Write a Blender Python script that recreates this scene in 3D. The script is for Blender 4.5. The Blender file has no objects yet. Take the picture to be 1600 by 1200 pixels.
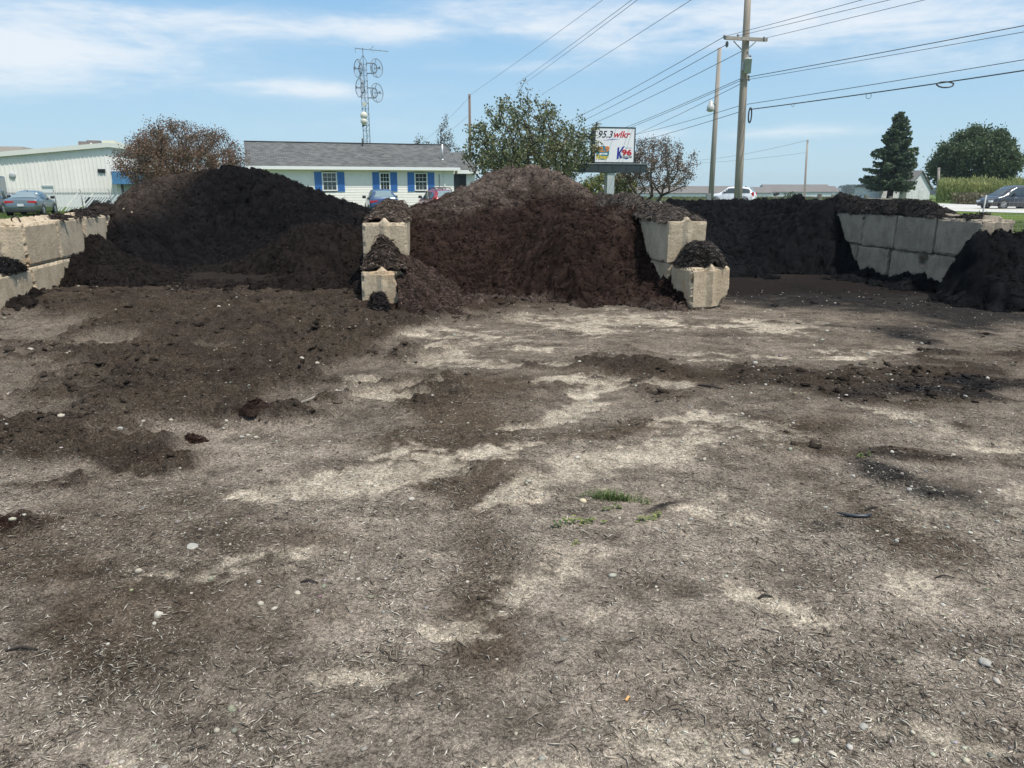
import bpy, bmesh, math, random
import numpy as np
from mathutils import Vector, Matrix

random.seed(7)
rng = np.random.default_rng(11)
SC = bpy.context.scene
COL = SC.collection

# ------------------------------------------------------------------ camera
CAM_H, FPX, HOR = 1.70, 1155.0, 292.0
PITCH = math.atan((600 - HOR) / FPX)
CP, SP = math.cos(PITCH), math.sin(PITCH)
cam_data = bpy.data.cameras.new("camera")
cam_data.sensor_width = 36.0
cam_data.lens = FPX / 1600 * 36.0
cam_data.clip_end = 8000
cam_data.clip_start = 0.05
cam = bpy.data.objects.new("camera", cam_data)
COL.objects.link(cam)
cam.location = (0, 0, CAM_H)
cam.rotation_euler = (math.pi / 2 - PITCH, 0, 0)
SC.camera = cam

# ------------------------------------------------------------------ light
SUN = Vector((0.52, -0.48, 1.45)).normalized()          # direction towards the sun
SUN_EL = math.asin(SUN.z)
SUN_AZ = math.atan2(SUN.x, SUN.y)
sd = bpy.data.lights.new("sun", 'SUN')
sd.energy = 3.9
sd.angle = math.radians(0.53)
sd.color = (1.0, 0.95, 0.87)
sun = bpy.data.objects.new("sun", sd)
COL.objects.link(sun)
sun.location = (30, -20, 50)
sun.rotation_euler = SUN.to_track_quat('Z', 'Y').to_euler()
SC.view_settings.view_transform = 'Standard'
SC.view_settings.look = 'None'
SC.view_settings.exposure = 0.25
SC.view_settings.gamma = 1.0


def ray(px, py):
    x = (px - 800) / FPX
    y = (600 - py) / FPX
    return Vector((x, CP + y * SP, -SP + y * CP))


def P(px, py, Y):
    d = ray(px, py)
    return Vector((d.x / d.y * Y, Y, CAM_H + d.z / d.y * Y))


def G(px, py, z=0.0):
    d = ray(px, py)
    t = (z - CAM_H) / d.z
    return Vector((d.x * t, d.y * t, z))


def KX(px, py=275):
    """x / y of the ray through a pixel"""
    d = ray(px, py)
    return d.x / d.y


def proj(X, Y, Z=0.0):
    zc = Y * CP - (Z - CAM_H) * SP
    yc = Y * SP + (Z - CAM_H) * CP
    zc = np.maximum(zc, 0.05)
    return 800 + FPX * X / zc, 600 - FPX * yc / zc


# ------------------------------------------------------------------ world: sky and thin clouds
def build_world():
    w = bpy.data.worlds.new("World")
    SC.world = w
    w.use_nodes = True
    nt = w.node_tree
    nt.nodes.clear()
    N = nt.nodes.new
    L = nt.links.new
    out = N('ShaderNodeOutputWorld')
    bg = N('ShaderNodeBackground')
    bg.inputs[1].default_value = 0.115
    sky = N('ShaderNodeTexSky')
    sky.sky_type = 'NISHITA'
    sky.sun_disc = False
    sky.sun_elevation = SUN_EL
    sky.sun_rotation = SUN_AZ
    sky.altitude = 200
    sky.air_density = 1.0
    sky.dust_density = 0.6
    sky.ozone_density = 1.6
    tc = N('ShaderNodeTexCoord')
    sep = N('ShaderNodeSeparateXYZ')
    L(tc.outputs['Generated'], sep.inputs[0])

    def math_(op, a, b=None, c=None):
        n = N('ShaderNodeMath')
        n.operation = op
        for i, v in enumerate((a, b, c)):
            if v is None:
                continue
            if isinstance(v, (int, float)):
                n.inputs[i].default_value = v
            else:
                L(v, n.inputs[i])
        return n.outputs[0]
    az = math_('ARCTAN2', sep.outputs[0], sep.outputs[1])
    el = math_('ARCSINE', sep.outputs[2])
    comb = N('ShaderNodeCombineXYZ')
    L(math_('MULTIPLY', az, 6.0), comb.inputs[0])
    L(math_('MULTIPLY', el, 26.0), comb.inputs[1])
    nz = N('ShaderNodeTexNoise')
    nz.inputs['Scale'].default_value = 1.3
    nz.inputs['Detail'].default_value = 9
    nz.inputs['Roughness'].default_value = 0.62
    nz.inputs['Distortion'].default_value = 0.35
    L(comb.outputs[0], nz.inputs['Vector'])
    nz2 = N('ShaderNodeTexNoise')
    nz2.inputs['Scale'].default_value = 5.5
    nz2.inputs['Detail'].default_value = 6
    nz2.inputs['Roughness'].default_value = 0.6
    L(comb.outputs[0], nz2.inputs['Vector'])
    blobs = [(90, 70, 150, 34, .50), (-60, 80, 120, 40, .4), (440, 42, 190, 20, .38), (610, 46, 60, 13, .5),
             (480, 139, 80, 10, .55), (720, 8, 120, 14, .22), (840, 45, 60, 10, .3), (960, 80, 90, 22, .30),
             (930, 30, 200, 22, .16), (1100, 12, 260, 32, .38), (1450, 14, 260, 30, .46), (1240, 208, 90, 9, .4),
             (1020, 212, 40, 9, .32), (820, 104, 120, 8, .25), (1560, 90, 140, 14, .25), (1230, 62, 110, 9, .22),
             (520, 200, 200, 14, .1), (300, 115, 300, 34, .15), (720, 185, 380, 34, .10), (1350, 150, 300, 34, .12), (1500, 60, 200, 26, .18), (150, 20, 200, 20, .2)]
    tot = None
    for (cx, cy, rx, ry, a) in blobs:
        d = ray(cx, cy).normalized()
        a0, e0 = math.atan2(d.x, d.y), math.asin(d.z)
        sa, se = rx / FPX, ry / FPX
        u = math_('MULTIPLY', math_('SUBTRACT', az, a0), 1 / sa)
        v = math_('MULTIPLY', math_('SUBTRACT', el, e0), 1 / se)
        q = math_('ADD', math_('MULTIPLY', u, u), math_('MULTIPLY', v, v))
        g = math_('MULTIPLY', math_('POWER', 2.718, math_('MULTIPLY', q, -0.75)), a)
        tot = g if tot is None else math_('ADD', tot, g)
    # high cloud cover out of view, thickened to whiten and soften the fill light
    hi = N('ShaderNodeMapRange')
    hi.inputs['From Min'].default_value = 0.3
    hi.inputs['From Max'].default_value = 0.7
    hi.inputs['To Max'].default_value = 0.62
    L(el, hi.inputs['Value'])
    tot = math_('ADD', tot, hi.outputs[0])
    nn = math_('ADD', math_('MULTIPLY', math_('SUBTRACT', nz.outputs[0], 0.5), 1.5), math_('MULTIPLY', math_('SUBTRACT', nz2.outputs[0], 0.5), 0.5))
    val = math_('ADD', tot, math_('MULTIPLY', nn, math_('MINIMUM', math_('ADD', math_('MULTIPLY', tot, 1.6), 0.06), 0.8)))
    mr = N('ShaderNodeMapRange')
    mr.interpolation_type = 'SMOOTHSTEP'
    mr.inputs['From Min'].default_value = 0.06
    mr.inputs['From Max'].default_value = 0.85
    mr.inputs['To Max'].default_value = 0.80
    L(val, mr.inputs['Value'])
    mix = N('ShaderNodeMixRGB')
    L(mr.outputs[0], mix.inputs[0])
    # colour balance of the sky itself (thin summer haze), then the clouds over it
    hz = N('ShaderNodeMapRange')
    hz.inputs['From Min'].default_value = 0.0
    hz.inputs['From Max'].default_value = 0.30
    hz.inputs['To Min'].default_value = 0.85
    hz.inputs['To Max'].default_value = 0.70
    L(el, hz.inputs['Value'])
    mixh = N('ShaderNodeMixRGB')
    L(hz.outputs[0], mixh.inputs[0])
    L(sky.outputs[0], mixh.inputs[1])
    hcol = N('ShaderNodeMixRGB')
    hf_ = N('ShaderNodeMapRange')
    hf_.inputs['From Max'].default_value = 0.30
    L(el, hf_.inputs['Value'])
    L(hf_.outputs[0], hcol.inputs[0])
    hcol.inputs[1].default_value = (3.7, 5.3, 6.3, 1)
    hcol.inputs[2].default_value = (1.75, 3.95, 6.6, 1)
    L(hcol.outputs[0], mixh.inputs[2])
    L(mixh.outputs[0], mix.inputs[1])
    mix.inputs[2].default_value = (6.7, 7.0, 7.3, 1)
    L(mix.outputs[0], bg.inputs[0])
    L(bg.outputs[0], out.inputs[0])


build_world()


# ------------------------------------------------------------------ numpy noise
def _hash(ix, iy, iz, seed):
    h = (ix.astype(np.int64) * 374761393 + iy.astype(np.int64) * 668265263 + iz.astype(np.int64) * 2147483647 + seed * 1274126177) & 0xffffffff
    h = ((h ^ (h >> 13)) * 1274126177) & 0xffffffff
    h = ((h ^ (h >> 16)) * 2246822519) & 0xffffffff
    h = h ^ (h >> 15)
    return (h & 0xffffff) / float(0xffffff)


def vn2(x, y, seed=0):
    ix, iy = np.floor(x), np.floor(y)
    fx, fy = x - ix, y - iy
    fx = fx * fx * fx * (fx * (fx * 6 - 15) + 10)
    fy = fy * fy * fy * (fy * (fy * 6 - 15) + 10)
    z = np.zeros_like(ix)
    a = _hash(ix, iy, z, seed); b = _hash(ix + 1, iy, z, seed)
    c = _hash(ix, iy + 1, z, seed); d = _hash(ix + 1, iy + 1, z, seed)
    return (a * (1 - fx) + b * fx) * (1 - fy) + (c * (1 - fx) + d * fx) * fy - 0.5


def vn3(x, y, z, seed=0):
    ix, iy, iz = np.floor(x), np.floor(y), np.floor(z)
    fx, fy, fz = x - ix, y - iy, z - iz
    fx = fx * fx * (3 - 2 * fx); fy = fy * fy * (3 - 2 * fy); fz = fz * fz * (3 - 2 * fz)
    r = 0
    for dx in (0, 1):
        for dy in (0, 1):
            for dz in (0, 1):
                w = (fx if dx else 1 - fx) * (fy if dy else 1 - fy) * (fz if dz else 1 - fz)
                r = r + w * _hash(ix + dx, iy + dy, iz + dz, seed)
    return r - 0.5


def fbm2(x, y, scale, octv=4, seed=0, gain=0.5):
    """scale: feature size in metres; result about -1..1"""
    r = np.zeros_like(x); a = 1.0; f = 1.0 / scale; t = 0
    for o in range(octv):
        c, s = math.cos(o * 1.1 + seed), math.sin(o * 1.1 + seed)
        r += a * 2 * vn2((x * c - y * s) * f + 17.3 * o, (x * s + y * c) * f - 9.1 * o, seed + o * 13)
        t += a; a *= gain; f *= 2.03
    return r / t * 1.4


def sstep(a, b, x):
    t = np.clip((x - a) / (b - a), 0, 1)
    return t * t * (3 - 2 * t)


# ------------------------------------------------------------------ materials
MATS = {}


def mat(name, col, rough=0.7, metal=0.0, var=0.0, scale=5.0, bump=0.0, bscale=40.0, col2=None, spec=0.5, stretch=None, alpha=None):
    if name in MATS:
        return MATS[name]
    m = bpy.data.materials.new(name)
    m.use_nodes = True
    nt = m.node_tree
    b = nt.nodes['Principled BSDF']
    b.inputs['Roughness'].default_value = rough
    b.inputs['Metallic'].default_value = metal
    b.inputs['Specular IOR Level'].default_value = spec
    b.inputs['Base Color'].default_value = (*col, 1)
    N, L = nt.nodes.new, nt.links.new
    if var or bump:
        tc = N('ShaderNodeTexCoord')
        mp = N('ShaderNodeMapping')
        if stretch:
            mp.inputs['Scale'].default_value = stretch
        L(tc.outputs['Object'], mp.inputs[0])
    if var:
        nz = N('ShaderNodeTexNoise')
        nz.inputs['Scale'].default_value = scale
        nz.inputs['Detail'].default_value = 6
        nz.inputs['Roughness'].default_value = 0.65
        L(mp.outputs[0], nz.inputs['Vector'])
        cr = N('ShaderNodeValToRGB')
        c2 = col2 if col2 else tuple(c * (1 - var) for c in col)
        cr.color_ramp.elements[0].position = 0.35
        cr.color_ramp.elements[1].position = 0.65
        cr.color_ramp.elements[0].color = (*c2, 1)
        cr.color_ramp.elements[1].color = (*tuple(min(1, c * (1 + var * .3)) for c in col), 1)
        L(nz.outputs[0], cr.inputs[0])
        L(cr.outputs[0], b.inputs['Base Color'])
    if bump:
        nb = N('ShaderNodeTexNoise')
        nb.inputs['Scale'].default_value = bscale
        nb.inputs['Detail'].default_value = 5
        L(mp.outputs[0], nb.inputs['Vector'])
        bp = N('ShaderNodeBump')
        bp.inputs['Strength'].default_value = bump
        bp.inputs['Distance'].default_value = 0.02
        L(nb.outputs[0], bp.inputs['Height'])
        L(bp.outputs[0], b.inputs['Normal'])
    MATS[name] = m
    return m


def mat_vcol(name, rough=0.9, var=0.35, vscale=60.0, bump=0.5, bscale=120.0, bdist=0.01, spec=0.25, translucent=0.0, var2=0.0, v2scale=400.):
    """colour comes from the mesh's own 'Col' attribute, broken up by fine noise"""
    if name in MATS:
        return MATS[name]
    m = bpy.data.materials.new(name)
    m.use_nodes = True
    nt = m.node_tree
    N, L = nt.nodes.new, nt.links.new
    b = nt.nodes['Principled BSDF']
    b.inputs['Roughness'].default_value = rough
    b.inputs['Specular IOR Level'].default_value = spec
    at = N('ShaderNodeAttribute')
    at.attribute_name = 'Col'
    src = at.outputs['Color']
    tc = N('ShaderNodeTexCoord')
    for (v, sc) in ((var, vscale), (var2, v2scale)):
        if not v:
            continue
        nz = N('ShaderNodeTexNoise')
        nz.inputs['Scale'].default_value = sc
        nz.inputs['Detail'].default_value = 4
        nz.inputs['Roughness'].default_value = 0.7
        L(tc.outputs['Object'], nz.inputs['Vector'])
        mr = N('ShaderNodeMapRange')
        mr.inputs['From Min'].default_value = 0.3
        mr.inputs['From Max'].default_value = 0.7
        mr.inputs['To Min'].default_value = 1 - v
        mr.inputs['To Max'].default_value = 1 + v
        L(nz.outputs[0], mr.inputs['Value'])
        mx = N('ShaderNodeVectorMath')
        mx.operation = 'SCALE'
        L(src, mx.inputs[0])
        L(mr.outputs[0], mx.inputs['Scale'])
        src = mx.outputs[0]
    L(src, b.inputs['Base Color'])
    if bump:
        nb = N('ShaderNodeTexNoise')
        nb.inputs['Scale'].default_value = bscale
        nb.inputs['Detail'].default_value = 5
        nb.inputs['Roughness'].default_value = 0.65
        L(tc.outputs['Object'], nb.inputs['Vector'])
        bp = N('ShaderNodeBump')
        bp.inputs['Strength'].default_value = bump
        bp.inputs['Distance'].default_value = bdist
        L(nb.outputs[0], bp.inputs['Height'])
        L(bp.outputs[0], b.inputs['Normal'])
    if translucent:
        tr = N('ShaderNodeBsdfTranslucent')
        L(src, tr.inputs[0])
        ms = N('ShaderNodeMixShader')
        ms.inputs[0].default_value = translucent
        L(b.outputs[0], ms.inputs[1])
        L(tr.outputs[0], ms.inputs[2])
        L(ms.outputs[0], nt.nodes['Material Output'].inputs[0])
    MATS[name] = m
    return m


# ------------------------------------------------------------------ mesh helpers
def tag(o, label=None, cat=None, group=None, kind=None):
    if label: o['label'] = label
    if cat: o['category'] = cat
    if group: o['group'] = group
    if kind: o['kind'] = kind
    return o


def thing(name, label, cat, loc=(0, 0, 0), rz=0.0, group=None):
    o = bpy.data.objects.new(name, None)
    o.empty_display_size = 0.2
    COL.objects.link(o)
    o.location = loc
    o.rotation_euler = (0, 0, rz)
    return tag(o, label, cat, group)


def link_mesh(name, me, m=None, parent=None):
    o = bpy.data.objects.new(name, me)
    COL.objects.link(o)
    if m is not None and not me.materials:
        me.materials.append(m)
    if parent is not None:
        o.parent = parent
    return o


def mesh_np(name, V, F, m=None, parent=None, cols=None, smooth=False):
    """V (N,3); F list of (M,k) int arrays"""
    if not isinstance(F, (list, tuple)):
        F = [F]
    F = [f for f in F if len(f)]
    me = bpy.data.meshes.new(name)
    V = np.asarray(V, dtype=np.float32)
    me.vertices.add(len(V))
    me.vertices.foreach_set('co', V.ravel())
    idx = np.concatenate([f.ravel() for f in F]).astype(np.int32)
    tot = np.concatenate([np.full(len(f), f.shape[1]) for f in F]).astype(np.int32)
    st = np.concatenate([[0], np.cumsum(tot)[:-1]]).astype(np.int32)
    me.loops.add(len(idx))
    me.loops.foreach_set('vertex_index', idx)
    me.polygons.add(len(tot))
    me.polygons.foreach_set('loop_start', st)
    me.polygons.foreach_set('loop_total', tot)
    if smooth:
        me.polygons.foreach_set('use_smooth', np.ones(len(tot), dtype=bool))
    if cols is not None:
        a = me.color_attributes.new('Col', 'FLOAT_COLOR', 'POINT')
        c4 = np.ones((len(V), 4), dtype=np.float32)
        c4[:, :3] = cols
        a.data.foreach_set('color', c4.ravel())
    me.update(calc_edges=True)
    me.validate()
    return link_mesh(name, me, m, parent)


class MB:
    def __init__(self):
        self.v = []; self.f = []; self.c = []; self.cur = (1, 1, 1)

    def quad(self, *pts):
        n = len(self.v)
        self.v += [tuple(p) for p in pts]
        self.c += [self.cur] * len(pts)
        self.f.append(tuple(range(n, n + len(pts))))

    def box(self, c, s, rz=0.0, M=None):
        x, y, z = s[0] / 2, s[1] / 2, s[2] / 2
        n = len(self.v)
        R = Matrix.Rotation(rz, 3, 'Z') if rz else None
        for dz in (-z, z):
            for dx, dy in ((-x, -y), (x, -y), (x, y), (-x, y)):
                p = Vector((dx, dy, dz))
                if R: p = R @ p
                p = p + Vector(c)
                if M: p = M @ p
                self.v.append(tuple(p)); self.c.append(self.cur)
        for f in ((0, 3, 2, 1), (4, 5, 6, 7), (0, 1, 5, 4), (1, 2, 6, 5), (2, 3, 7, 6), (3, 0, 4, 7)):
            self.f.append(tuple(n + i for i in f))

    def boxr(self, x0, x1, y0, y1, z0, z1):
        self.box(((x0 + x1) / 2, (y0 + y1) / 2, (z0 + z1) / 2), (abs(x1 - x0), abs(y1 - y0), abs(z1 - z0)))

    def tube(self, pts, r, n=6, cap=True):
        pts = [Vector(p) for p in pts]
        rs = r if isinstance(r, (list, tuple)) else [r] * len(pts)
        base = len(self.v)
        up = None
        for i, p in enumerate(pts):
            a = pts[max(i - 1, 0)]; b = pts[min(i + 1, len(pts) - 1)]
            d = (b - a)
            if d.length < 1e-9: d = Vector((0, 0, 1))
            d.normalize()
            if up is None:
                up = Vector((0, 0, 1)) if abs(d.z) < 0.9 else Vector((1, 0, 0))
            s = d.cross(up)
            if s.length < 1e-6:
                s = d.cross(Vector((0, 1, 0)))
            s.normalize()
            u = s.cross(d).normalized()
            up = u
            for k in range(n):
                t = 2 * math.pi * k / n
                self.v.append(tuple(p + s * (math.cos(t) * rs[i]) + u * (math.sin(t) * rs[i])))
                self.c.append(self.cur)
        for i in range(len(pts) - 1):
            for k in range(n):
                a = base + i * n + k; b = base + i * n + (k + 1) % n
                self.f.append((a, b, b + n, a + n))
        if cap:
            self.f.append(tuple(base + k for k in reversed(range(n))))
            e = base + (len(pts) - 1) * n
            self.f.append(tuple(e + k for k in range(n)))

    def ring(self, c, ax, R, r, n=24, m=5, sx=1.0):
        """torus round axis ax"""
        ax = Vector(ax).normalized()
        u = ax.cross(Vector((0, 0, 1)))
        if u.length < 1e-5: u = Vector((1, 0, 0))
        u.normalize(); w = ax.cross(u)
        pts = []
        for k in range(n + 1):
            t = 2 * math.pi * k / n
            pts.append(Vector(c) + u * (R * math.cos(t)) + w * (R * math.sin(t)))
        self.tube(pts, r, m, cap=False)

    def lathe(self, c, ax, prof, n=20):
        """prof: list of (radius, along axis)"""
        ax = Vector(ax).normalized()
        u = ax.cross(Vector((0, 0, 1)))
        if u.length < 1e-5: u = Vector((1, 0, 0))
        u.normalize(); w = ax.cross(u)
        b = len(self.v)
        for (r, h) in prof:
            for k in range(n):
                t = 2 * math.pi * k / n
                self.v.append(tuple(Vector(c) + ax * h + u * (r * math.cos(t)) + w * (r * math.sin(t))))
                self.c.append(self.cur)
        for i in range(len(prof) - 1):
            for k in range(n):
                a = b + i * n + k; q = b + i * n + (k + 1) % n
                self.f.append((a, q, q + n, a + n))
        self.f.append(tuple(b + k for k in reversed(range(n))))
        e = b + (len(prof) - 1) * n
        self.f.append(tuple(e + k for k in range(n)))

    def prism(self, poly, y0, y1, axis='y'):
        """extrude polygon given in (x,z) between y0 and y1"""
        n = len(self.v); k = len(poly)
        for y in (y0, y1):
            for (a, b) in poly:
                self.v.append((a, y, b) if axis == 'y' else (y, a, b))
                self.c.append(self.cur)
        for i in range(k):
            j = (i + 1) % k
            self.f.append((n + i, n + j, n + k + j, n + k + i))
        self.f.append(tuple(n + i for i in reversed(range(k))))
        self.f.append(tuple(n + k + i for i in range(k)))

    def build(self, name, m, parent=None, smooth=False, cols=False, bevel=0.0):
        me = bpy.data.meshes.new(name)
        me.from_pydata(self.v, [], self.f)
        if cols:
            a = me.color_attributes.new('Col', 'FLOAT_COLOR', 'POINT')
            c4 = np.ones((len(self.v), 4), dtype=np.float32)
            c4[:, :3] = np.array(self.c)
            a.data.foreach_set('color', c4.ravel())
        bm = bmesh.new()
        bm.from_mesh(me)
        bmesh.ops.recalc_face_normals(bm, faces=bm.faces)
        if bevel:
            bmesh.ops.remove_doubles(bm, verts=bm.verts, dist=1e-5)
            es = [e for e in bm.edges if len(e.link_faces) == 2 and e.calc_face_angle(0) > 0.5]
            bmesh.ops.bevel(bm, geom=es, offset=bevel, segments=2, affect='EDGES', profile=0.6)
        bm.to_mesh(me)
        bm.free()
        if smooth:
            me.polygons.foreach_set('use_smooth', np.ones(len(me.polygons), dtype=bool))
        me.update()
        return link_mesh(name, me, m, parent)


# ================================================================== walls (frame of the bays)
def nrm2(x, y):
    l = math.hypot(x, y)
    return (x / l, y / l)


class Wall:
    """s runs back along the wall, t across it (to the right) from the corner given"""
    def __init__(self, ox, oy, dx, dy):
        self.o = (ox, oy)
        self.d = nrm2(dx, dy)
        self.r = (self.d[1], -self.d[0])
        self.rz = math.atan2(self.d[1], self.d[0]) - math.pi / 2

    def pt(self, s, t, z=0.0):
        return Vector((self.o[0] + self.d[0] * s + self.r[0] * t, self.o[1] + self.d[1] * s + self.r[1] * t, z))

    def hit(self, px, py):
        """pixel ray against the plane t = 0"""
        q = ray(px, py)
        o = Vector((self.o[0], self.o[1]))
        n = self.r
        k = (o.x * n[0] + o.y * n[1]) / (q.x * n[0] + q.y * n[1])
        return Vector((q.x * k, q.y * k, CAM_H + q.z * k))

    def st(self, X, Y):
        ax, ay = X - self.o[0], Y - self.o[1]
        return ax * self.d[0] + ay * self.d[1], ax * self.r[0] + ay * self.r[1]


WA = Wall(-6.80, 10.50, -0.195, 0.98)        # t = 0 is its right face, wall lies at t < 0
WB1 = Wall(-2.15, 10.80, -0.12, 0.99)        # t = 0 is its left face
WB2 = Wall(2.31, 11.15, -0.14, 0.99)         # t = 0 is its left face
WD = Wall(7.28, 11.69, -0.165, 0.986)        # t = 0 is its left face


def concrete_mat(name, base, dark, stain, dirt=0.4):
    m = bpy.data.materials.new(name)
    m.use_nodes = True
    nt = m.node_tree
    N, L = nt.nodes.new, nt.links.new
    b = nt.nodes['Principled BSDF']
    b.inputs['Roughness'].default_value = 0.92
    b.inputs['Specular IOR Level'].default_value = 0.2
    tc = N('ShaderNodeTexCoord')
    oi = N('ShaderNodeObjectInfo')
    add = N('ShaderNodeVectorMath'); add.operation = 'MULTIPLY_ADD'
    L(oi.outputs['Random'], add.inputs[0]); add.inputs[1].default_value = (31, 17, 23)
    L(tc.outputs['Object'], add.inputs[2])

    def noise(scale, st=(1, 1, 1), det=6, ro=.6):
        mp = N('ShaderNodeMapping'); mp.inputs['Scale'].default_value = st
        L(add.outputs[0], mp.inputs[0])
        n = N('ShaderNodeTexNoise')
        n.inputs['Scale'].default_value = scale; n.inputs['Detail'].default_value = det; n.inputs['Roughness'].default_value = ro
        L(mp.outputs[0], n.inputs['Vector'])
        return n.outputs[0]

    def ramp(v, a, c):
        r = N('ShaderNodeMapRange'); r.interpolation_type = 'SMOOTHSTEP'
        r.inputs['From Min'].default_value = a; r.inputs['From Max'].default_value = c
        L(v, r.inputs['Value'])
        return r.outputs[0]

    def mix(f, a, c, k=1.0):
        x = N('ShaderNodeMixRGB')
        if k != 1.0:
            mm = N('ShaderNodeMath'); mm.operation = 'MULTIPLY'; L(f, mm.inputs[0]); mm.inputs[1].default_value = k; f = mm.outputs[0]
        L(f, x.inputs[0])
        for i, q in ((1, a), (2, c)):
            if isinstance(q, tuple): x.inputs[i].default_value = (*q, 1)
            else: L(q, x.inputs[i])
        return x.outputs[0]
    c = mix(ramp(noise(3.2, ro=.7), .38, .62), base, dark)
    c = mix(ramp(noise(3.0, (5, 5, .5)), .5, .75), c, tuple(q * .62 for q in dark), dirt)       # rain streaks
    c = mix(ramp(noise(1.6, det=4), .56, .74), c, stain, .7)                                      # soil and rust stain
    c = mix(ramp(noise(30, det=4, ro=.7), .57, .68), c, tuple(q * .38 for q in dark), .65)               # pits
    c = mix(ramp(noise(70, det=4), .4, .7), c, tuple(min(1, q * 1.12) for q in base), .35)
    L(c, b.inputs['Base Color'])
    bp = N('ShaderNodeBump'); bp.inputs['Strength'].default_value = .9; bp.inputs['Distance'].default_value = .02
    L(noise(30, det=8, ro=.7), bp.inputs['Height'])
    L(bp.outputs[0], b.inputs['Normal'])
    return m


CONC = {
    'pale': concrete_mat('concrete_pale', (.52, .43, .31), (.40, .325, .23), (.38, .25, .155), .30),
    'warm': concrete_mat('concrete_warm', (.53, .43, .305), (.40, .315, .215), (.47, .30, .17), .35),
    'grey': concrete_mat('concrete_grey', (.36, .30, .23), (.25, .21, .16), (.22, .175, .13), .6),
}
BLOCK_N = [0]


def block(wall, s, t0, z, length, label, conc='pale', width=0.6, height=0.6, yaw=0.0, roll=0.0, chip=0.012, key=True, group='concrete bay wall blocks', broken=None, pitch=0.0):
    """one precast concrete block with its V shaped keys on top and on both ends; edges chipped"""
    BLOCK_N[0] += 1
    seed = BLOCK_N[0] * 7
    st = 0.022
    nx, ny, nz = int(width / st), int(length / (st * 1.3)), int(height / st)
    bm = bmesh.new()
    vid = {}

    def vert(i, j, k):
        key_ = (i, j, k)
        if key_ not in vid:
            vid[key_] = bm.verts.new((i / nx * width - width / 2, j / ny * length, k / nz * height))
        return vid[key_]
    for j in range(ny):
        for k in range(nz):
            for i, fl in ((0, 0), (nx, 1)):
                q = [vert(i, j, k), vert(i, j + 1, k), vert(i, j + 1, k + 1), vert(i, j, k + 1)]
                bm.faces.new(q if fl else q[::-1])
    for i in range(nx):
        for k in range(nz):
            for j, fl in ((0, 1), (ny, 0)):
                q = [vert(i, j, k), vert(i + 1, j, k), vert(i + 1, j, k + 1), vert(i, j, k + 1)]
                bm.faces.new(q if fl else q[::-1])
    for i in range(nx):
        for j in range(ny):
            for k, fl in ((0, 0), (nz, 1)):
                q = [vert(i, j, k), vert(i + 1, j, k), vert(i + 1, j + 1, k), vert(i, j + 1, k)]
                bm.faces.new(q if fl else q[::-1])
    bm.verts.ensure_lookup_table()
    V = np.array([v.co[:] for v in bm.verts])
    x, y, zz = V[:, 0].copy(), V[:, 1].copy(), V[:, 2].copy()
    n1 = vn3(V[:, 0] * 14 + seed, V[:, 1] * 14, V[:, 2] * 14, seed) + .5
    n2 = vn3(V[:, 0] * 35 + seed, V[:, 1] * 35, V[:, 2] * 35, seed + 3) + .5
    # distance to each face, edges are where two distances are small
    dx = np.minimum(x + width / 2, width / 2 - x); dy = np.minimum(y, length - y); dz = np.minimum(zz, height - zz)
    D = np.sort(np.stack([dx, dy, dz], 1), axis=1)
    edge = np.clip(1 - D[:, 1] / 0.045, 0, 1)
    amt = edge * (chip * .3 + chip * 4.0 * np.clip(n1 - .45, 0, 1) + chip * n2 * 1.1)
    ctr = np.stack([np.zeros(len(x)), np.full(len(x), length / 2), np.full(len(x), height / 2)], 1)
    dirs = np.stack([-np.sign(x) * (dx < .05), (np.where(y < length / 2, 1, -1)) * (dy < .05), np.where(zz < height / 2, 1, -1) * (dz < .05)], 1).astype(float)
    V += dirs * amt[:, None]
    rough = (vn3(x * 9 + seed, y * 9, zz * 9, seed + 9)) * .004
    V += (V - ctr) * rough[:, None]
    if key:
        kw = 0.075
        kk = np.clip(1 - np.abs(x) / kw, 0, 1)
        topm = (zz > height - 1e-4) * sstep(0.0, .02, dy + .012)
        V[:, 2] += topm * kk * 0.072 * (.85 + .3 * n1)
        fr = (y < 1e-4) * kk * sstep(0, .05, zz + .02)
        V[:, 1] -= fr * 0.045 * (.85 + .3 * n1)
        bk = (y > length - 1e-4) * kk
        V[:, 1] -= bk * 0.06
    if broken:
        for (bx, by, bz, br) in broken:
            dd = np.sqrt((x - bx) ** 2 + (y - by) ** 2 + (zz - bz) ** 2)
            k = np.clip(1 - dd / br, 0, 1) * (.6 + .8 * n1)
            V += (ctr - V) * (k * .5)[:, None]
    for v, c in zip(bm.verts, V):
        v.co = c
    me = bpy.data.meshes.new('concrete_block')
    bm.to_mesh(me)
    bm.free()
    me.materials.append(CONC[conc])
    o = bpy.data.objects.new('concrete_block', me)
    COL.objects.link(o)
    o.location = wall.pt(s, t0 + width / 2, z)
    o.rotation_euler = (pitch, roll, wall.rz + yaw)
    tag(o, label, 'concrete block', group)
    return o


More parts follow.
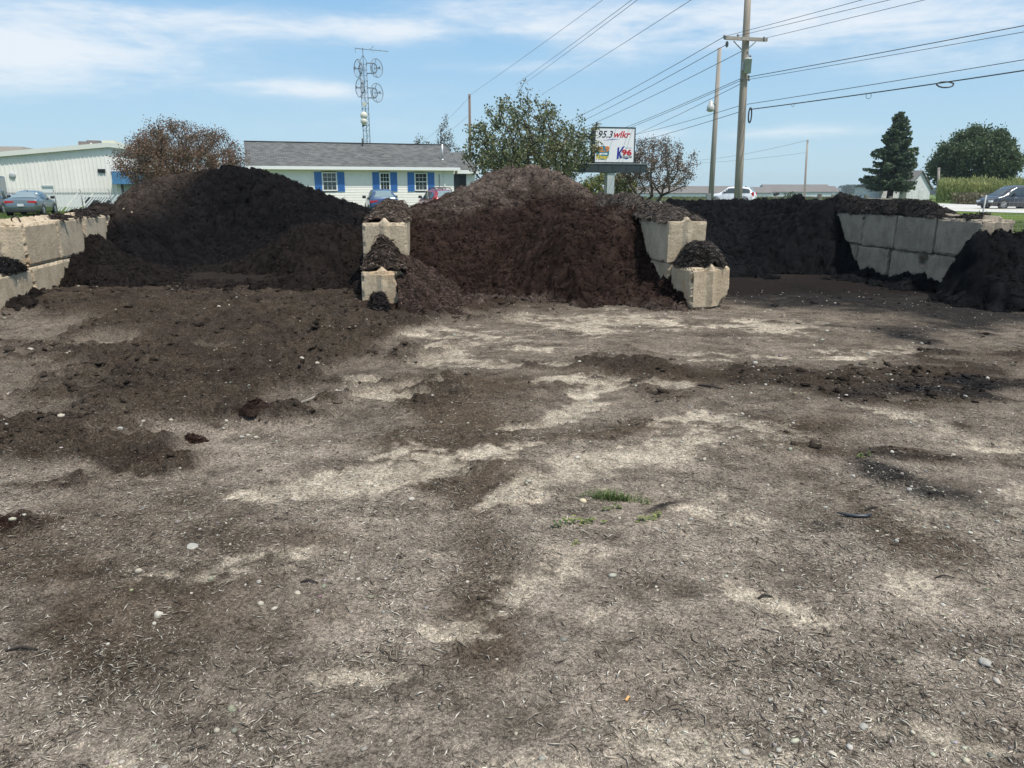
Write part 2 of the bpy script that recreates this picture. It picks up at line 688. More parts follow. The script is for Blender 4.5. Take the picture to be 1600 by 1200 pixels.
def build_walls():
    g = 0.6 + .004
    # left wall
    first = block(WA, 0.00, -.6, g, 1.19, 'pale chipped block, top of the left wall, its grey end facing the yard', 'warm', chip=.022)
    m = MB(); m.tube([(.05, .30, .60), (.045, .30, .66), (.09, .29, .70), (.15, .27, .67), (.17, .26, .61)], .011, 7)
    m.build('lifting_loop', mat('rusty_steel', (.055, .04, .032), .7, .3, var=.3), first, True)
    block(WA, 1.21, -.6, g, 1.12, 'stained square faced block, second from the front on the left wall top row', 'pale', chip=.010, yaw=.012)
    block(WA, 2.45, -.61, g, 1.15, 'pale block half buried by the black pile at the top of the left wall', 'pale', chip=.012)
    block(WA, 3.62, -.6, g, 1.15, 'block under mulch at the back of the left wall top row', 'pale')
    block(WA, 4.78, -.6, g, 1.15, 'rearmost top row block of the left wall deep under mulch', 'pale')
    block(WA, -1.19, -.58, 0, 1.19, 'orange stained bottom block standing foremost on the left wall, black mulch on it', 'warm', chip=.02)
    block(WA, 0.03, -.585, 0, 1.2, 'rough bottom block of the left wall under the grey ended block', 'warm', chip=.016)
    block(WA, 1.25, -.6, 0, 1.15, 'greyish bottom block of the left wall running into the black mulch', 'pale', chip=.008)
    block(WA, 2.42, -.6, 0, 1.15, 'bottom block of the left wall hidden behind the black mulch', 'pale')
    # left middle wall
    block(WB1, 0.0, 0, g, 1.2, 'tall standing end block with V ridge, top of the left middle wall', 'pale', chip=.012, width=.64)
    block(WB1, 1.21, 0, g, 1.2, 'mulch covered block behind the V ridged end block', 'pale', width=.64)
    block(WB1, 2.42, 0, g, 1.2, 'rear block of the left middle wall beneath the ridge of mulch', 'pale', width=.64)
    block(WB1, -.86, 0.02, 0, 1.2, 'low broken block with a rusty stain in front of the left middle wall', 'warm', chip=.014, width=.56,
          broken=[(.28, 0, .52, .12), (.28, 0, .36, .1)])
    block(WB1, .36, 0.02, 0, 1.2, 'bottom block of the left middle wall under the V ridged block', 'pale', width=.58)
    block(WB1, 1.58, 0.02, 0, 1.2, 'rear bottom block of the left middle wall between two piles', 'pale', width=.58)
    # right middle wall
    block(WB2, 0.0, 0, g, .69, 'clean pale end block with a diamond notch, top of the right middle wall', 'pale', chip=.006, yaw=.03)
    block(WB2, .70, 0.01, g, 1.2, 'streaked block behind the notched end block on the right middle wall', 'pale', chip=.008)
    block(WB2, 1.92, 0.01, g, 1.2, 'rear top block of the right middle wall under brown mulch', 'pale')
    block(WB2, -.68, .13, 0, .68, 'low chipped block with a ragged V ridge, capped by a dome of dark mulch', 'warm', chip=.03, width=.63, yaw=.10, roll=-.03, broken=[(.315, 0, 0, .2), (.315, .02, .2, .07)])
    block(WB2, .02, .03, 0, 1.2, 'pinkish bottom block under the notched end block', 'warm', chip=.012)
    block(WB2, 1.24, .03, 0, 1.2, 'rear bottom block of the right middle wall against the brown pile', 'pale')
    # right wall
    block(WD, 0.0, 0, g, 1.0, 'weathered grey block at the near end of the right wall top row', 'grey', chip=.016)
    block(WD, 1.01, 0, g, .99, 'smooth grey block second from the near end of the right wall top row', 'grey', chip=.006)
    block(WD, 2.02, 0, g, .93, 'streaky grey block third from the near end of the right wall top row', 'grey', chip=.006)
    block(WD, 2.97, 0.0, g, .95, 'rounded grey block at the far end of the right wall beside the black pile', 'grey', chip=.02)
    block(WD, 3.94, 0.0, g, .95, 'grey block behind the black pile at the rear of the right wall', 'grey')
    block(WD, .08, .02, 0, 1.04, 'grey bottom block of the right wall nearest the yard', 'grey', chip=.014)
    block(WD, 1.14, .02, 0, .97, 'battered bottom block of the right wall with a dark broken corner', 'grey', chip=.03, broken=[(-.3, .05, .5, .14)])
    block(WD, 2.15, .02, 0, .92, 'bottom block of the right wall third from the near end', 'grey', chip=.01)
    block(WD, 3.09, .02, 0, .95, 'bottom block of the right wall half hidden by the black pile', 'grey')


build_walls()


# ================================================================== ground
PALE = [(650, 520, 130, 13, 0, .75), (670, 555, 70, 10, 8, .9), (625, 605, 80, 13, 4, 1.25), (860, 500, 110, 14, 10, .55), (800, 540, 90, 8, 0, .35),
        (1000, 500, 70, 12, 6, .65), (1195, 515, 100, 12, 0, .7), (870, 640, 120, 13, -16, 1.1), (820, 566, 80, 7, 0, .8), (900, 600, 80, 10, 0, .6),
        (1130, 556, 120, 6, 0, .6), (1080, 607, 45, 9, 0, .7), (1075, 652, 50, 6, 0, .6), (1180, 668, 120, 20, 6, .55), (1350, 552, 120, 8, 0, .55),
        (1410, 648, 90, 10, 12, .7), (1560, 690, 80, 10, 6, .6), (460, 755, 90, 14, -12, .95), (590, 735, 110, 24, -8, .8), (930, 728, 120, 18, -18, 1.1), (820, 765, 60, 8, -14, .5),
        (760, 715, 60, 16, -10, .5), (1180, 790, 170, 60, 0, .38), (1560, 780, 90, 50, 0, .35), (330, 890, 170, 30, -4, .40), (570, 1020, 110, 16, 0, .7), (700, 955, 70, 12, 0, .5), (640, 860, 60, 10, 0, .3),
        (180, 532, 80, 7, -8, .7), (160, 505, 50, 6, 0, .3), (210, 1150, 70, 50, 0, .45), (850, 895, 120, 20, -10, .45), (1230, 950, 130, 16, 12, .6), (1480, 1160, 130, 18, 10, .6), (1100, 1150, 140, 26, 6, .65),
        (850, 1180, 90, 22, 0, .4), (420, 1080, 120, 22, 0, .35), (1400, 900, 110, 24, 20, .35), (900, 960, 70, 14, -10, .3), (60, 620, 60, 6, 0, .25), (270, 690, 70, 12, 0, .35), (1450, 800, 60, 22, 0, .2)]
DARK = [(1080, 605, 430, 50, 0, .20), (1350, 690, 200, 24, 8, .22), (250, 462, 380, 14, 0, 1.0), (520, 466, 90, 14, 0, .8), (90, 715, 220, 34, 0, .5), (120, 545, 200, 16, 0, .25), (330, 515, 260, 30, 0, .35), (200, 600, 230, 40, 0, .8), (400, 570, 150, 30, 0, .7), (330, 640, 140, 20, 0, .5), (60, 665, 120, 32, 0, .6), (60, 770, 90, 14, 0, .7), (20, 842, 70, 18, -12, 1.1),
        (235, 733, 60, 10, 0, .7), (300, 488, 330, 26, 0, .65), (480, 520, 90, 24, 0, .6), (640, 490, 90, 14, 0, .5), (800, 478, 220, 14, 0, .6), (1040, 640, 50, 10, 0, .25),
        (100, 700, 150, 20, 10, .4), (1440, 600, 120, 18, 6, .7), (1480, 640, 150, 26, 10, .55), (1520, 560, 110, 24, 0, .6), (1260, 600, 120, 14, 8, .35), (1090, 625, 60, 8, 0, .3), (1450, 705, 120, 14, 4, .6),
        (930, 575, 200, 12, 0, .3), (1180, 590, 150, 14, 4, .4), (1520, 800, 60, 20, 20, .3), (400, 1180, 140, 30, 0, .28), (960, 1050, 130, 50, 0, .18), (1330, 1080, 140, 40, 0, .12), (520, 640, 120, 14, 0, .35), (800, 655, 70, 14, -16, .3), (140, 900, 120, 26, 0, .2), (300, 1100, 130, 40, 0, .22), (680, 560, 200, 8, 0, .2)]
BLACK = [(1300, 455, 260, 24, 0, 1.2), (1520, 500, 170, 34, 0, .8), (1400, 530, 110, 14, 8, .5), (1430, 750, 110, 28, 14, .85), (1500, 705, 90, 8, 0, .6), (1550, 610, 90, 30, 0, .45), (1430, 610, 90, 18, 0, .4), (1040, 806, 46, 9, -12, .75), (1330, 620, 40, 10, 0, .5)]
BROWN = [(150, 800, 260, 60, 0, .55), (200, 960, 300, 90, 0, .4), (1000, 598, 320, 24, 0, .55), (330, 760, 120, 20, 0, .3), (1350, 640, 200, 30, 0, .4), (740, 820, 60, 190, -6, .55), (680, 690, 90, 50, 0, .6), (780, 620, 100, 20, 0, .4), (1000, 670, 160, 22, 0, .5), (900, 680, 110, 12, -16, .6), (1280, 740, 110, 40, 14, .55), (1430, 845, 110, 40, 20, .75), (60, 900, 130, 50, 0, .45), (150, 1000, 150, 40, 0, .3), (480, 690, 130, 16, 0, .35), (450, 840, 130, 30, 0, .25), (1330, 700, 120, 22, 10, .5), (1080, 700, 120, 12, 0, .3), (800, 985, 90, 40, 0, .3), (1180, 660, 200, 10, 0, .2)]
REDD = [(60, 770, 80, 12, 0, .8), (20, 842, 80, 16, -12, 1.0), (305, 690, 36, 7, 12, .8), (395, 648, 34, 14, 0, .9), (720, 480, 120, 16, 0, .6), (860, 470, 200, 8, 0, .5), (235, 733, 50, 9, 0, .6), (650, 480, 60, 14, 0, .6)]


def ell(px, py, lst):
    r = np.zeros_like(px)
    for (cx, cy, rx, ry, an, a) in lst:
        t = math.radians(an)
        u = (px - cx) * math.cos(t) + (py - cy) * math.sin(t)
        v = -(px - cx) * math.sin(t) + (py - cy) * math.cos(t)
        q = (u / rx) ** 2 + (v / ry) ** 2
        r += a * np.exp(-q * .8)
    return r


def rise(X, Y):
    """trodden mulch raises the yard in front of the left bays"""
    return .19 * sstep(-.5, -2.4, X) * sstep(7.6, 10.4, Y)


def ground_eval(X, Y):
    """height and albedo of the yard at world points"""
    X = np.asarray(X, float); Y = np.asarray(Y, float)
    Yc = np.clip(Y, 1.0, None)
    wx = X + .22 * fbm2(X, Y, .9, 4, 3) * np.clip(Yc / 6, .5, 1.5)
    wy = Yc + .30 * fbm2(X, Y, .9, 4, 5) * np.clip(Yc / 6, .5, 1.5)
    px, py = proj(wx, np.clip(wy, 1, None), rise(X, Y))
    inyard = sstep(21.5, 19.5, Y + .15 * X) * sstep(-18, -14, X) * sstep(13.5, 11.5, X - .25 * np.maximum(0, 13 - Y) - 1.6 * sstep(13, 8, Y))
    nA = fbm2(X, Y, .55, 5, 21); nB = fbm2(X * .7, Y * 1.3, .22, 4, 22); nC = fbm2(X, Y, .07, 3, 23); nD = fbm2(X, Y, 1.7, 4, 24)
    fine = fbm2(X, Y, .03, 2, 27)
    pale = sstep(.30, .66, (1 + .25 * sstep(4.2, 3.2, Y)) * ell(px, py, PALE) + .28 * nA + .18 * nB + .15 * nC + .10 * fine)
    dark = sstep(.25, .70, ell(px, py, DARK) + .32 * nA + .26 * nB + .10 * nD + .12 * nC)
    blk = sstep(.30, .85, ell(px, py, BLACK) + .25 * nA + .18 * nB)
    brn = sstep(.15, .75, ell(px, py, BROWN) + .28 * nD + .2 * nA)
    red = sstep(.3, .9, ell(px, py, REDD) + .2 * nA)
    pale = pale * (1 - .85 * dark) * (1 - .9 * blk)
    # colour
    gray = np.stack([.262 + .08 * nA + .064 * nB, .217 + .067 * nA + .054 * nB, .174 + .054 * nA + .044 * nB], -1)
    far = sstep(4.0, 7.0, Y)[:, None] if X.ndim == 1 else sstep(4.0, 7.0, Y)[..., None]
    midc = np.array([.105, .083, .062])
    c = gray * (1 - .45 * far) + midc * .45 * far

    def over(c, m, col, k=1.0):
        m = (m * k)[..., None]
        return c * (1 - m) + np.array(col) * m
    c = over(c, brn, (.082, .060, .042), .85)
    pc = np.stack([.43 + .08 * nB, .365 + .07 * nB, .285 + .055 * nB], -1)
    m = (pale * .92)[..., None]
    c = c * (1 - m) + pc * m
    c = over(c, dark, (.042, .032, .026), .95)
    c = over(c, sstep(.1, .7, dark * (.5 + .9 * fbm2(X, Y, .3, 3, 31))), (.080, .062, .044), .38)
    c = over(c, blk, (.017, .0175, .019), .92)
    c = over(c, red * np.clip(dark + blk, 0, 1), (.033, .019, .0155), .8)
    c = c * (1 + .30 * nC + .16 * nB)[..., None]
    # height
    h = .018 * fbm2(X, Y, 1.1, 4, 41) + .010 * nA + .006 * nB + .003 * nC
    bay = sstep(11.6, 12.4, Y + .35 * nA + .45 * np.exp(-((X - .5) / 2.0) ** 2)) * inyard
    c = over(c, bay, (.022, .0185, .0175), .95)
    loose = np.clip(dark * .9 + blk * .35 + brn * .18, 0, 1) * (1 - .78 * sstep(-.3, 2.2, X))
    lump = np.abs(fbm2(X, Y, .42, 4, 51)); lump2 = fbm2(X, Y, .15, 4, 52)
    nearpile = sstep(9.0, 11.0, Y)
    rid = 1 - np.abs(fbm2(X, Y, .22, 3, 54)) * 2
    h += loose * (1 - .35 * nearpile) * (.03 + .07 * np.clip(lump - .12, 0, 1) + .035 * lump2 + .03 * rid + .022 * fbm2(X, Y, .05, 2, 53))
    h -= pale * .012
    # wheel ruts running from the middle towards the camera
    for (x0, y0, x1, y1, wdt, dep) in ((-.62, 6.0, -.05, 2.2, .16, .022), (.0, 5.2, 1.5, 7.4, .2, .02), (2.3, 4.4, 1.6, 8.0, .22, .02), (-3.6, 5.0, -1.0, 8.4, .2, .02)):
        vx, vy = nrm2(x1 - x0, y1 - y0); ll = math.hypot(x1 - x0, y1 - y0)
        s = (X - x0) * vx + (Y - y0) * vy; t = (X - x0) * -vy + (Y - y0) * vx + .06 * nD
        q = np.exp(-(t / wdt) ** 2); q2 = np.exp(-((np.abs(t) - wdt * 1.7) / (wdt * .5)) ** 2)
        h += (-dep * q + dep * .8 * q2) * sstep(-.3, .4, s) * sstep(ll + .3, ll - .4, s)
    h = (h + rise(X, Y)) * inyard
    h = h - 4.2 * sstep(90, 400, Y) - 3.0 * sstep(380, 900, Y)
    # grass outside the yard
    gn = fbm2(X, Y, 2.2, 4, 61); gf = fbm2(X, Y, 14, 4, 62)
    grass = np.stack([.095 + .030 * gn + .02 * gf, .135 + .032 * gn + .02 * gf, .042 + .012 * gn], -1)
    wid = sstep(50, 130, Y)[..., None]
    field = np.stack([.105 + .03 * gf, .150 + .03 * gf, .055 + .01 * gf], -1)
    grass = grass * (1 - wid) + field * wid
    iy = inyard[..., None]
    c = c * iy + grass * (1 - iy)
    return h, np.clip(c, .006, .8), dict(pale=pale, dark=dark, blk=blk, brn=brn, yard=inyard)


def soil_material():
    """albedo from the mesh, plus grit and bits of wood fibre pressed into the soil at every angle"""
    m = mat_vcol('soil', rough=1.0, var=.34, vscale=48, bump=0, spec=.0, var2=.38, v2scale=190)
    nt = m.node_tree; N, L = nt.nodes.new, nt.links.new
    b = nt.nodes['Principled BSDF']
    src = b.inputs['Base Color'].links[0].from_socket
    tc = N('ShaderNodeTexCoord')
    hsum = None

    def mth(op, a, c):
        n = N('ShaderNodeMath'); n.operation = op
        for i, v in enumerate((a, c)):
            if isinstance(v, (int, float)): n.inputs[i].default_value = v
            else: L(v, n.inputs[i])
        return n.outputs[0]
    for k, (ang, sx, sy, lo, hi, mul, amt) in enumerate(((.2, 26, 210, .60, .68, 1.9, .8), (1.05, 24, 190, .60, .68, 1.75, .8), (1.9, 30, 230, .61, .69, 1.9, .8), (2.6, 26, 200, .60, .68, 1.6, .8),
                                                         (.6, 28, 200, .60, .70, .42, .75), (1.5, 24, 190, .60, .70, .45, .75), (2.3, 30, 220, .60, .70, .42, .75))):
        mp = N('ShaderNodeMapping'); mp.inputs['Rotation'].default_value = (0, 0, ang); mp.inputs['Location'].default_value = (k * 7.3, k * 3.1, 0)
        L(tc.outputs['Object'], mp.inputs[0])
        mp2 = N('ShaderNodeMapping'); mp2.inputs['Scale'].default_value = (sx, sy, 40)
        L(mp.outputs[0], mp2.inputs[0])
        nz = N('ShaderNodeTexNoise'); nz.inputs['Scale'].default_value = 1.0; nz.inputs['Detail'].default_value = 2.5; nz.inputs['Roughness'].default_value = .6; nz.inputs['Distortion'].default_value = .4
        L(mp2.outputs[0], nz.inputs['Vector'])
        mr = N('ShaderNodeMapRange'); mr.interpolation_type = 'SMOOTHSTEP'; mr.inputs['From Min'].default_value = lo; mr.inputs['From Max'].default_value = hi; mr.inputs['To Max'].default_value = amt
        L(nz.outputs[0], mr.inputs['Value'])
        sc = N('ShaderNodeVectorMath'); sc.operation = 'SCALE'; sc.inputs['Scale'].default_value = mul
        L(src, sc.inputs[0])
        mx = N('ShaderNodeMixRGB'); L(mr.outputs[0], mx.inputs[0]); L(src, mx.inputs[1]); L(sc.outputs[0], mx.inputs[2])
        src = mx.outputs[0]
        q = mth('MULTIPLY', mr.outputs[0], 1.0 if mul > 1 else -1.0)
        hsum = q if hsum is None else mth('ADD', hsum, q)
    # grit
    vo = N('ShaderNodeTexVoronoi'); vo.inputs['Scale'].default_value = 110; vo.inputs['Randomness'].default_value = 1
    L(tc.outputs['Object'], vo.inputs['Vector'])
    mr = N('ShaderNodeMapRange'); mr.inputs['From Min'].default_value = .0; mr.inputs['From Max'].default_value = 1.0; mr.inputs['To Min'].default_value = .62; mr.inputs['To Max'].default_value = 1.45
    sp = N('ShaderNodeSeparateXYZ'); L(vo.outputs['Color'], sp.inputs[0]); L(sp.outputs[0], mr.inputs['Value'])
    sc = N('ShaderNodeVectorMath'); sc.operation = 'SCALE'; L(src, sc.inputs[0]); L(mr.outputs[0], sc.inputs['Scale']); src = sc.outputs[0]
    L(src, b.inputs['Base Color'])
    nb = N('ShaderNodeTexNoise'); nb.inputs['Scale'].default_value = 75; nb.inputs['Detail'].default_value = 7; nb.inputs['Roughness'].default_value = .72
    L(tc.outputs['Object'], nb.inputs['Vector'])
    h = mth('ADD', mth('MULTIPLY', nb.outputs[0], 2.2), mth('MULTIPLY', hsum, .35))
    h = mth('ADD', h, mth('MULTIPLY', vo.outputs['Distance'], -.8))
    bp = N('ShaderNodeBump'); bp.inputs['Strength'].default_value = 1.0; bp.inputs['Distance'].default_value = .009
    L(h, bp.inputs['Height']); L(bp.outputs[0], b.inputs['Normal'])
    return m


def build_ground():
    ys = [-400., -120, -40, -12, -4, -1, .2, .8]
    y = 1.15
    while y < 17:
        ys.append(y); y *= 1.0031
    while y < 1400:
        ys.append(y); y *= 1.05
    ys = np.array(ys)
    u = np.linspace(-1, 1, 880)
    outer = np.concatenate([np.linspace(1.004, 1.7, 130), np.array([1.9, 2.4, 4, 9, 25, 80, 300])])
    u = np.concatenate([-outer[::-1], u, outer])
    a = np.clip(ys, 1.0, None) * .74 + .75
    X = np.clip(u[None, :] * a[:, None], -1440, 1440)
    Y = np.repeat(ys[:, None], len(u), 1)
    h, c, _ = ground_eval(X.ravel(), Y.ravel())
    V = np.stack([X.ravel(), Y.ravel(), h], 1)
    R, Cn = len(ys), len(u)
    i = np.arange((R - 1) * Cn).reshape(R - 1, Cn)[:, :-1].ravel()
    F = np.stack([i, i + 1, i + Cn + 1, i + Cn], 1)
    m = soil_material()
    o = mesh_np('ground', V, F, m, cols=c, smooth=True)
    tag(o, 'bare trampled yard of gravel and spread mulch', None, None, 'structure')


build_ground()


# ------------------------------------------------------------------ slivers (wood shreds) as raw arrays
def slivers(Pts, Nrm, length, width, thick, cols, tilt=.25, seed=1):
    """bent five-point splinters lying on a surface"""
    r = np.random.default_rng(seed)
    n = len(Pts)
    a = r.uniform(0, 2 * np.pi, n)
    ref = np.where(np.abs(Nrm[:, 2:3]) > .99, np.array([[1., 0, 0]]), np.array([[0, 0, 1.]]))
    t1 = np.cross(ref, Nrm); t1 /= np.linalg.norm(t1, axis=1, keepdims=True) + 1e-9
    t2 = np.cross(Nrm, t1)
    d = t1 * np.cos(a)[:, None] + t2 * np.sin(a)[:, None]
    d = d + Nrm * r.normal(0, tilt, n)[:, None]
    d /= np.linalg.norm(d, axis=1, keepdims=True)
    s = np.cross(d, Nrm); s /= np.linalg.norm(s, axis=1, keepdims=True) + 1e-9
    up = np.cross(s, d)
    L, Wd, T = length[:, None], width[:, None], thick[:, None]
    bend = s * r.normal(0, .10, n)[:, None] * L + up * np.abs(r.normal(0, .07, n))[:, None] * L
    c0 = Pts + Nrm * T * .5
    v = np.stack([c0 - d * L * .5, c0 + bend - s * Wd * .5, c0 + bend + s * Wd * .5, c0 + bend + up * T, c0 + d * L * .5], 1)
    base = (np.arange(n) * 5)[:, None]
    tri = np.array([[0, 1, 3], [0, 3, 2], [0, 2, 1], [4, 3, 1], [4, 2, 3], [4, 1, 2]])
    F = (base[:, :, None] + tri[None]).reshape(-1, 3)
    C = np.repeat(cols[:, None, :], 5, 1).reshape(-1, 3)
    return v.reshape(-1, 3), F, C


# ================================================================== mulch piles
def tps_fit(ctrl, reg=2e-3):
    ctrl = np.array(ctrl, float)
    n = len(ctrl)
    d = np.linalg.norm(ctrl[:, None, :2] - ctrl[None, :, :2], axis=2)
    K = -np.sqrt(d * d + .12) - reg * np.eye(n)
    Pm = np.concatenate([np.ones((n, 1)), ctrl[:, :2]], 1)
    A = np.block([[K, Pm], [Pm.T, np.zeros((3, 3))]])
    sol = np.linalg.solve(A, np.concatenate([ctrl[:, 2], np.zeros(3)]))

    def f(X, Y):
        out = sol[n] + sol[n + 1] * X + sol[n + 2] * Y
        for i in range(n):
            out = out - sol[i] * np.sqrt((X - ctrl[i, 0]) ** 2 + (Y - ctrl[i, 1]) ** 2 + .12)
        return out
    return f


MULCH = mat_vcol('shredded_mulch', rough=.95, var=.45, vscale=38, bump=1.0, bscale=70, bdist=.02, spec=.03, var2=.4, v2scale=150)


def mulch(name, label, cat, hf, bounds, res, colf, nsh, keep, group='mulch piles', amp=1.0, seed=1, shl=(.03, .11), floor=-.06, pale=.25, frame=None, onground=False, slope=None):
    """heap from a height function hf(X,Y); colf(X,Y,Z) -> albedo; keep(X,Y,Z) -> bool"""
    x0, x1, y0, y1 = bounds
    xs = np.arange(x0, x1, res); ys = np.arange(y0, y1, res)
    A, B = np.meshgrid(xs, ys)
    if frame is not None:
        X = frame.o[0] + frame.d[0] * B + frame.r[0] * A
        Y = frame.o[1] + frame.d[1] * B + frame.r[1] * A
    else:
        X, Y = A, B
    shp = X.shape
    X = X.ravel(); Y = Y.ravel()
    Z = hf(X, Y) if frame is None else hf(A.ravel(), B.ravel())
    # angle of repose: no slope steeper than the loose material holds
    H = np.maximum(Z, floor - .12).reshape(shp)
    k = (slope or (1.15 if frame is None else 2.0)) * res
    for _ in range(2):
        for i in range(1, shp[0]): H[i] = np.minimum(H[i], H[i - 1] + k)
        for i in range(shp[0] - 2, -1, -1): H[i] = np.minimum(H[i], H[i + 1] + k)
        for j in range(1, shp[1]): H[:, j] = np.minimum(H[:, j], H[:, j - 1] + k)
        for j in range(shp[1] - 2, -1, -1): H[:, j] = np.minimum(H[:, j], H[:, j + 1] + k)
    Z = np.where(Z > floor - .12, H.ravel(), Z)
    Zs = Z.copy()
    n1 = fbm2(X, Y, .55, 4, seed); n2 = fbm2(X, Y, .16, 4, seed + 5); n3 = fbm2(X, Y, .05, 3, seed + 9)
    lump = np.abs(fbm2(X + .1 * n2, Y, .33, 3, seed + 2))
    Z = Z + amp * (.055 * n1 + .070 * n2 + .034 * n3 - .05 * np.clip(.18 - lump, 0, 1) * 3)
    Xd = X + amp * .03 * fbm2(X, Y, .14, 3, seed + 15); Yd = Y + amp * .03 * fbm2(X, Y, .14, 3, seed + 16)
    V = np.stack([Xd, Yd, Z], 1)
    C = colf(X, Y, Zs)
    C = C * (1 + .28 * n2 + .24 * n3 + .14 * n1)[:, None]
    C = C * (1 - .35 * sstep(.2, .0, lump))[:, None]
    if onground:
        floor = ground_eval(X, Y)[0] - .025
    ok = (keep(X, Y, Z) & (Z > floor)).reshape(shp)
    okc = ok[:-1, :-1] & ok[1:, :-1] & ok[:-1, 1:] & ok[1:, 1:]
    if okc.sum() == 0:
        raise RuntimeError(label)
    R, Cn = shp
    i = np.arange(R * Cn).reshape(R, Cn)[:-1, :-1][okc]
    F = np.stack([i, i + 1, i + Cn + 1, i + Cn], 1)
    # drop unused vertices
    used = np.zeros(len(V), bool); used[F.ravel()] = True
    mp = np.cumsum(used) - 1
    F = mp[F]; V = V[used]; C = C[used]
    # shreds strewn over it
    r = np.random.default_rng(seed)
    fi = r.integers(0, len(F), nsh)
    w = r.random((nsh, 2))
    a, b, c, d = (V[F[fi, k]] for k in range(4))
    pts = a + (b - a) * w[:, :1] + (d - a) * w[:, 1:]
    nr = np.cross(b - a, d - a); nr /= np.linalg.norm(nr, axis=1, keepdims=True) + 1e-9
    nr[nr[:, 2] < 0] *= -1
    nr = nr + np.array([0, 0, .6]); nr /= np.linalg.norm(nr, axis=1, keepdims=True)
    ln = r.uniform(shl[0], shl[1], nsh) * r.choice([.5, 1, 1.9], nsh, p=[.5, .4, .1])
    cc = C[F[fi, 0]] * r.uniform(.6, 1.5, (nsh, 1))
    lm = r.random(nsh)
    k = lm < pale
    cc[k] = cc[k] * r.uniform(1.5, 3.0, (k.sum(), 1))
    v2, f2, c2 = slivers(pts, nr, ln, ln * r.uniform(.06, .16, nsh), ln * .06, cc, .28, seed + 1)
    V2 = np.concatenate([V, v2]); C2 = np.concatenate([C, c2])
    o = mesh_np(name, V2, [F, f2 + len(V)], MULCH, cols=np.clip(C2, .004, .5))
    return tag(o, label, cat, group)


def ctrl(*lists):
    return [tuple(p) for l in lists for p in l]


def flat(col):
    c = np.array(col)
    return lambda X, Y, Z: np.repeat(c[None], len(X), 0)


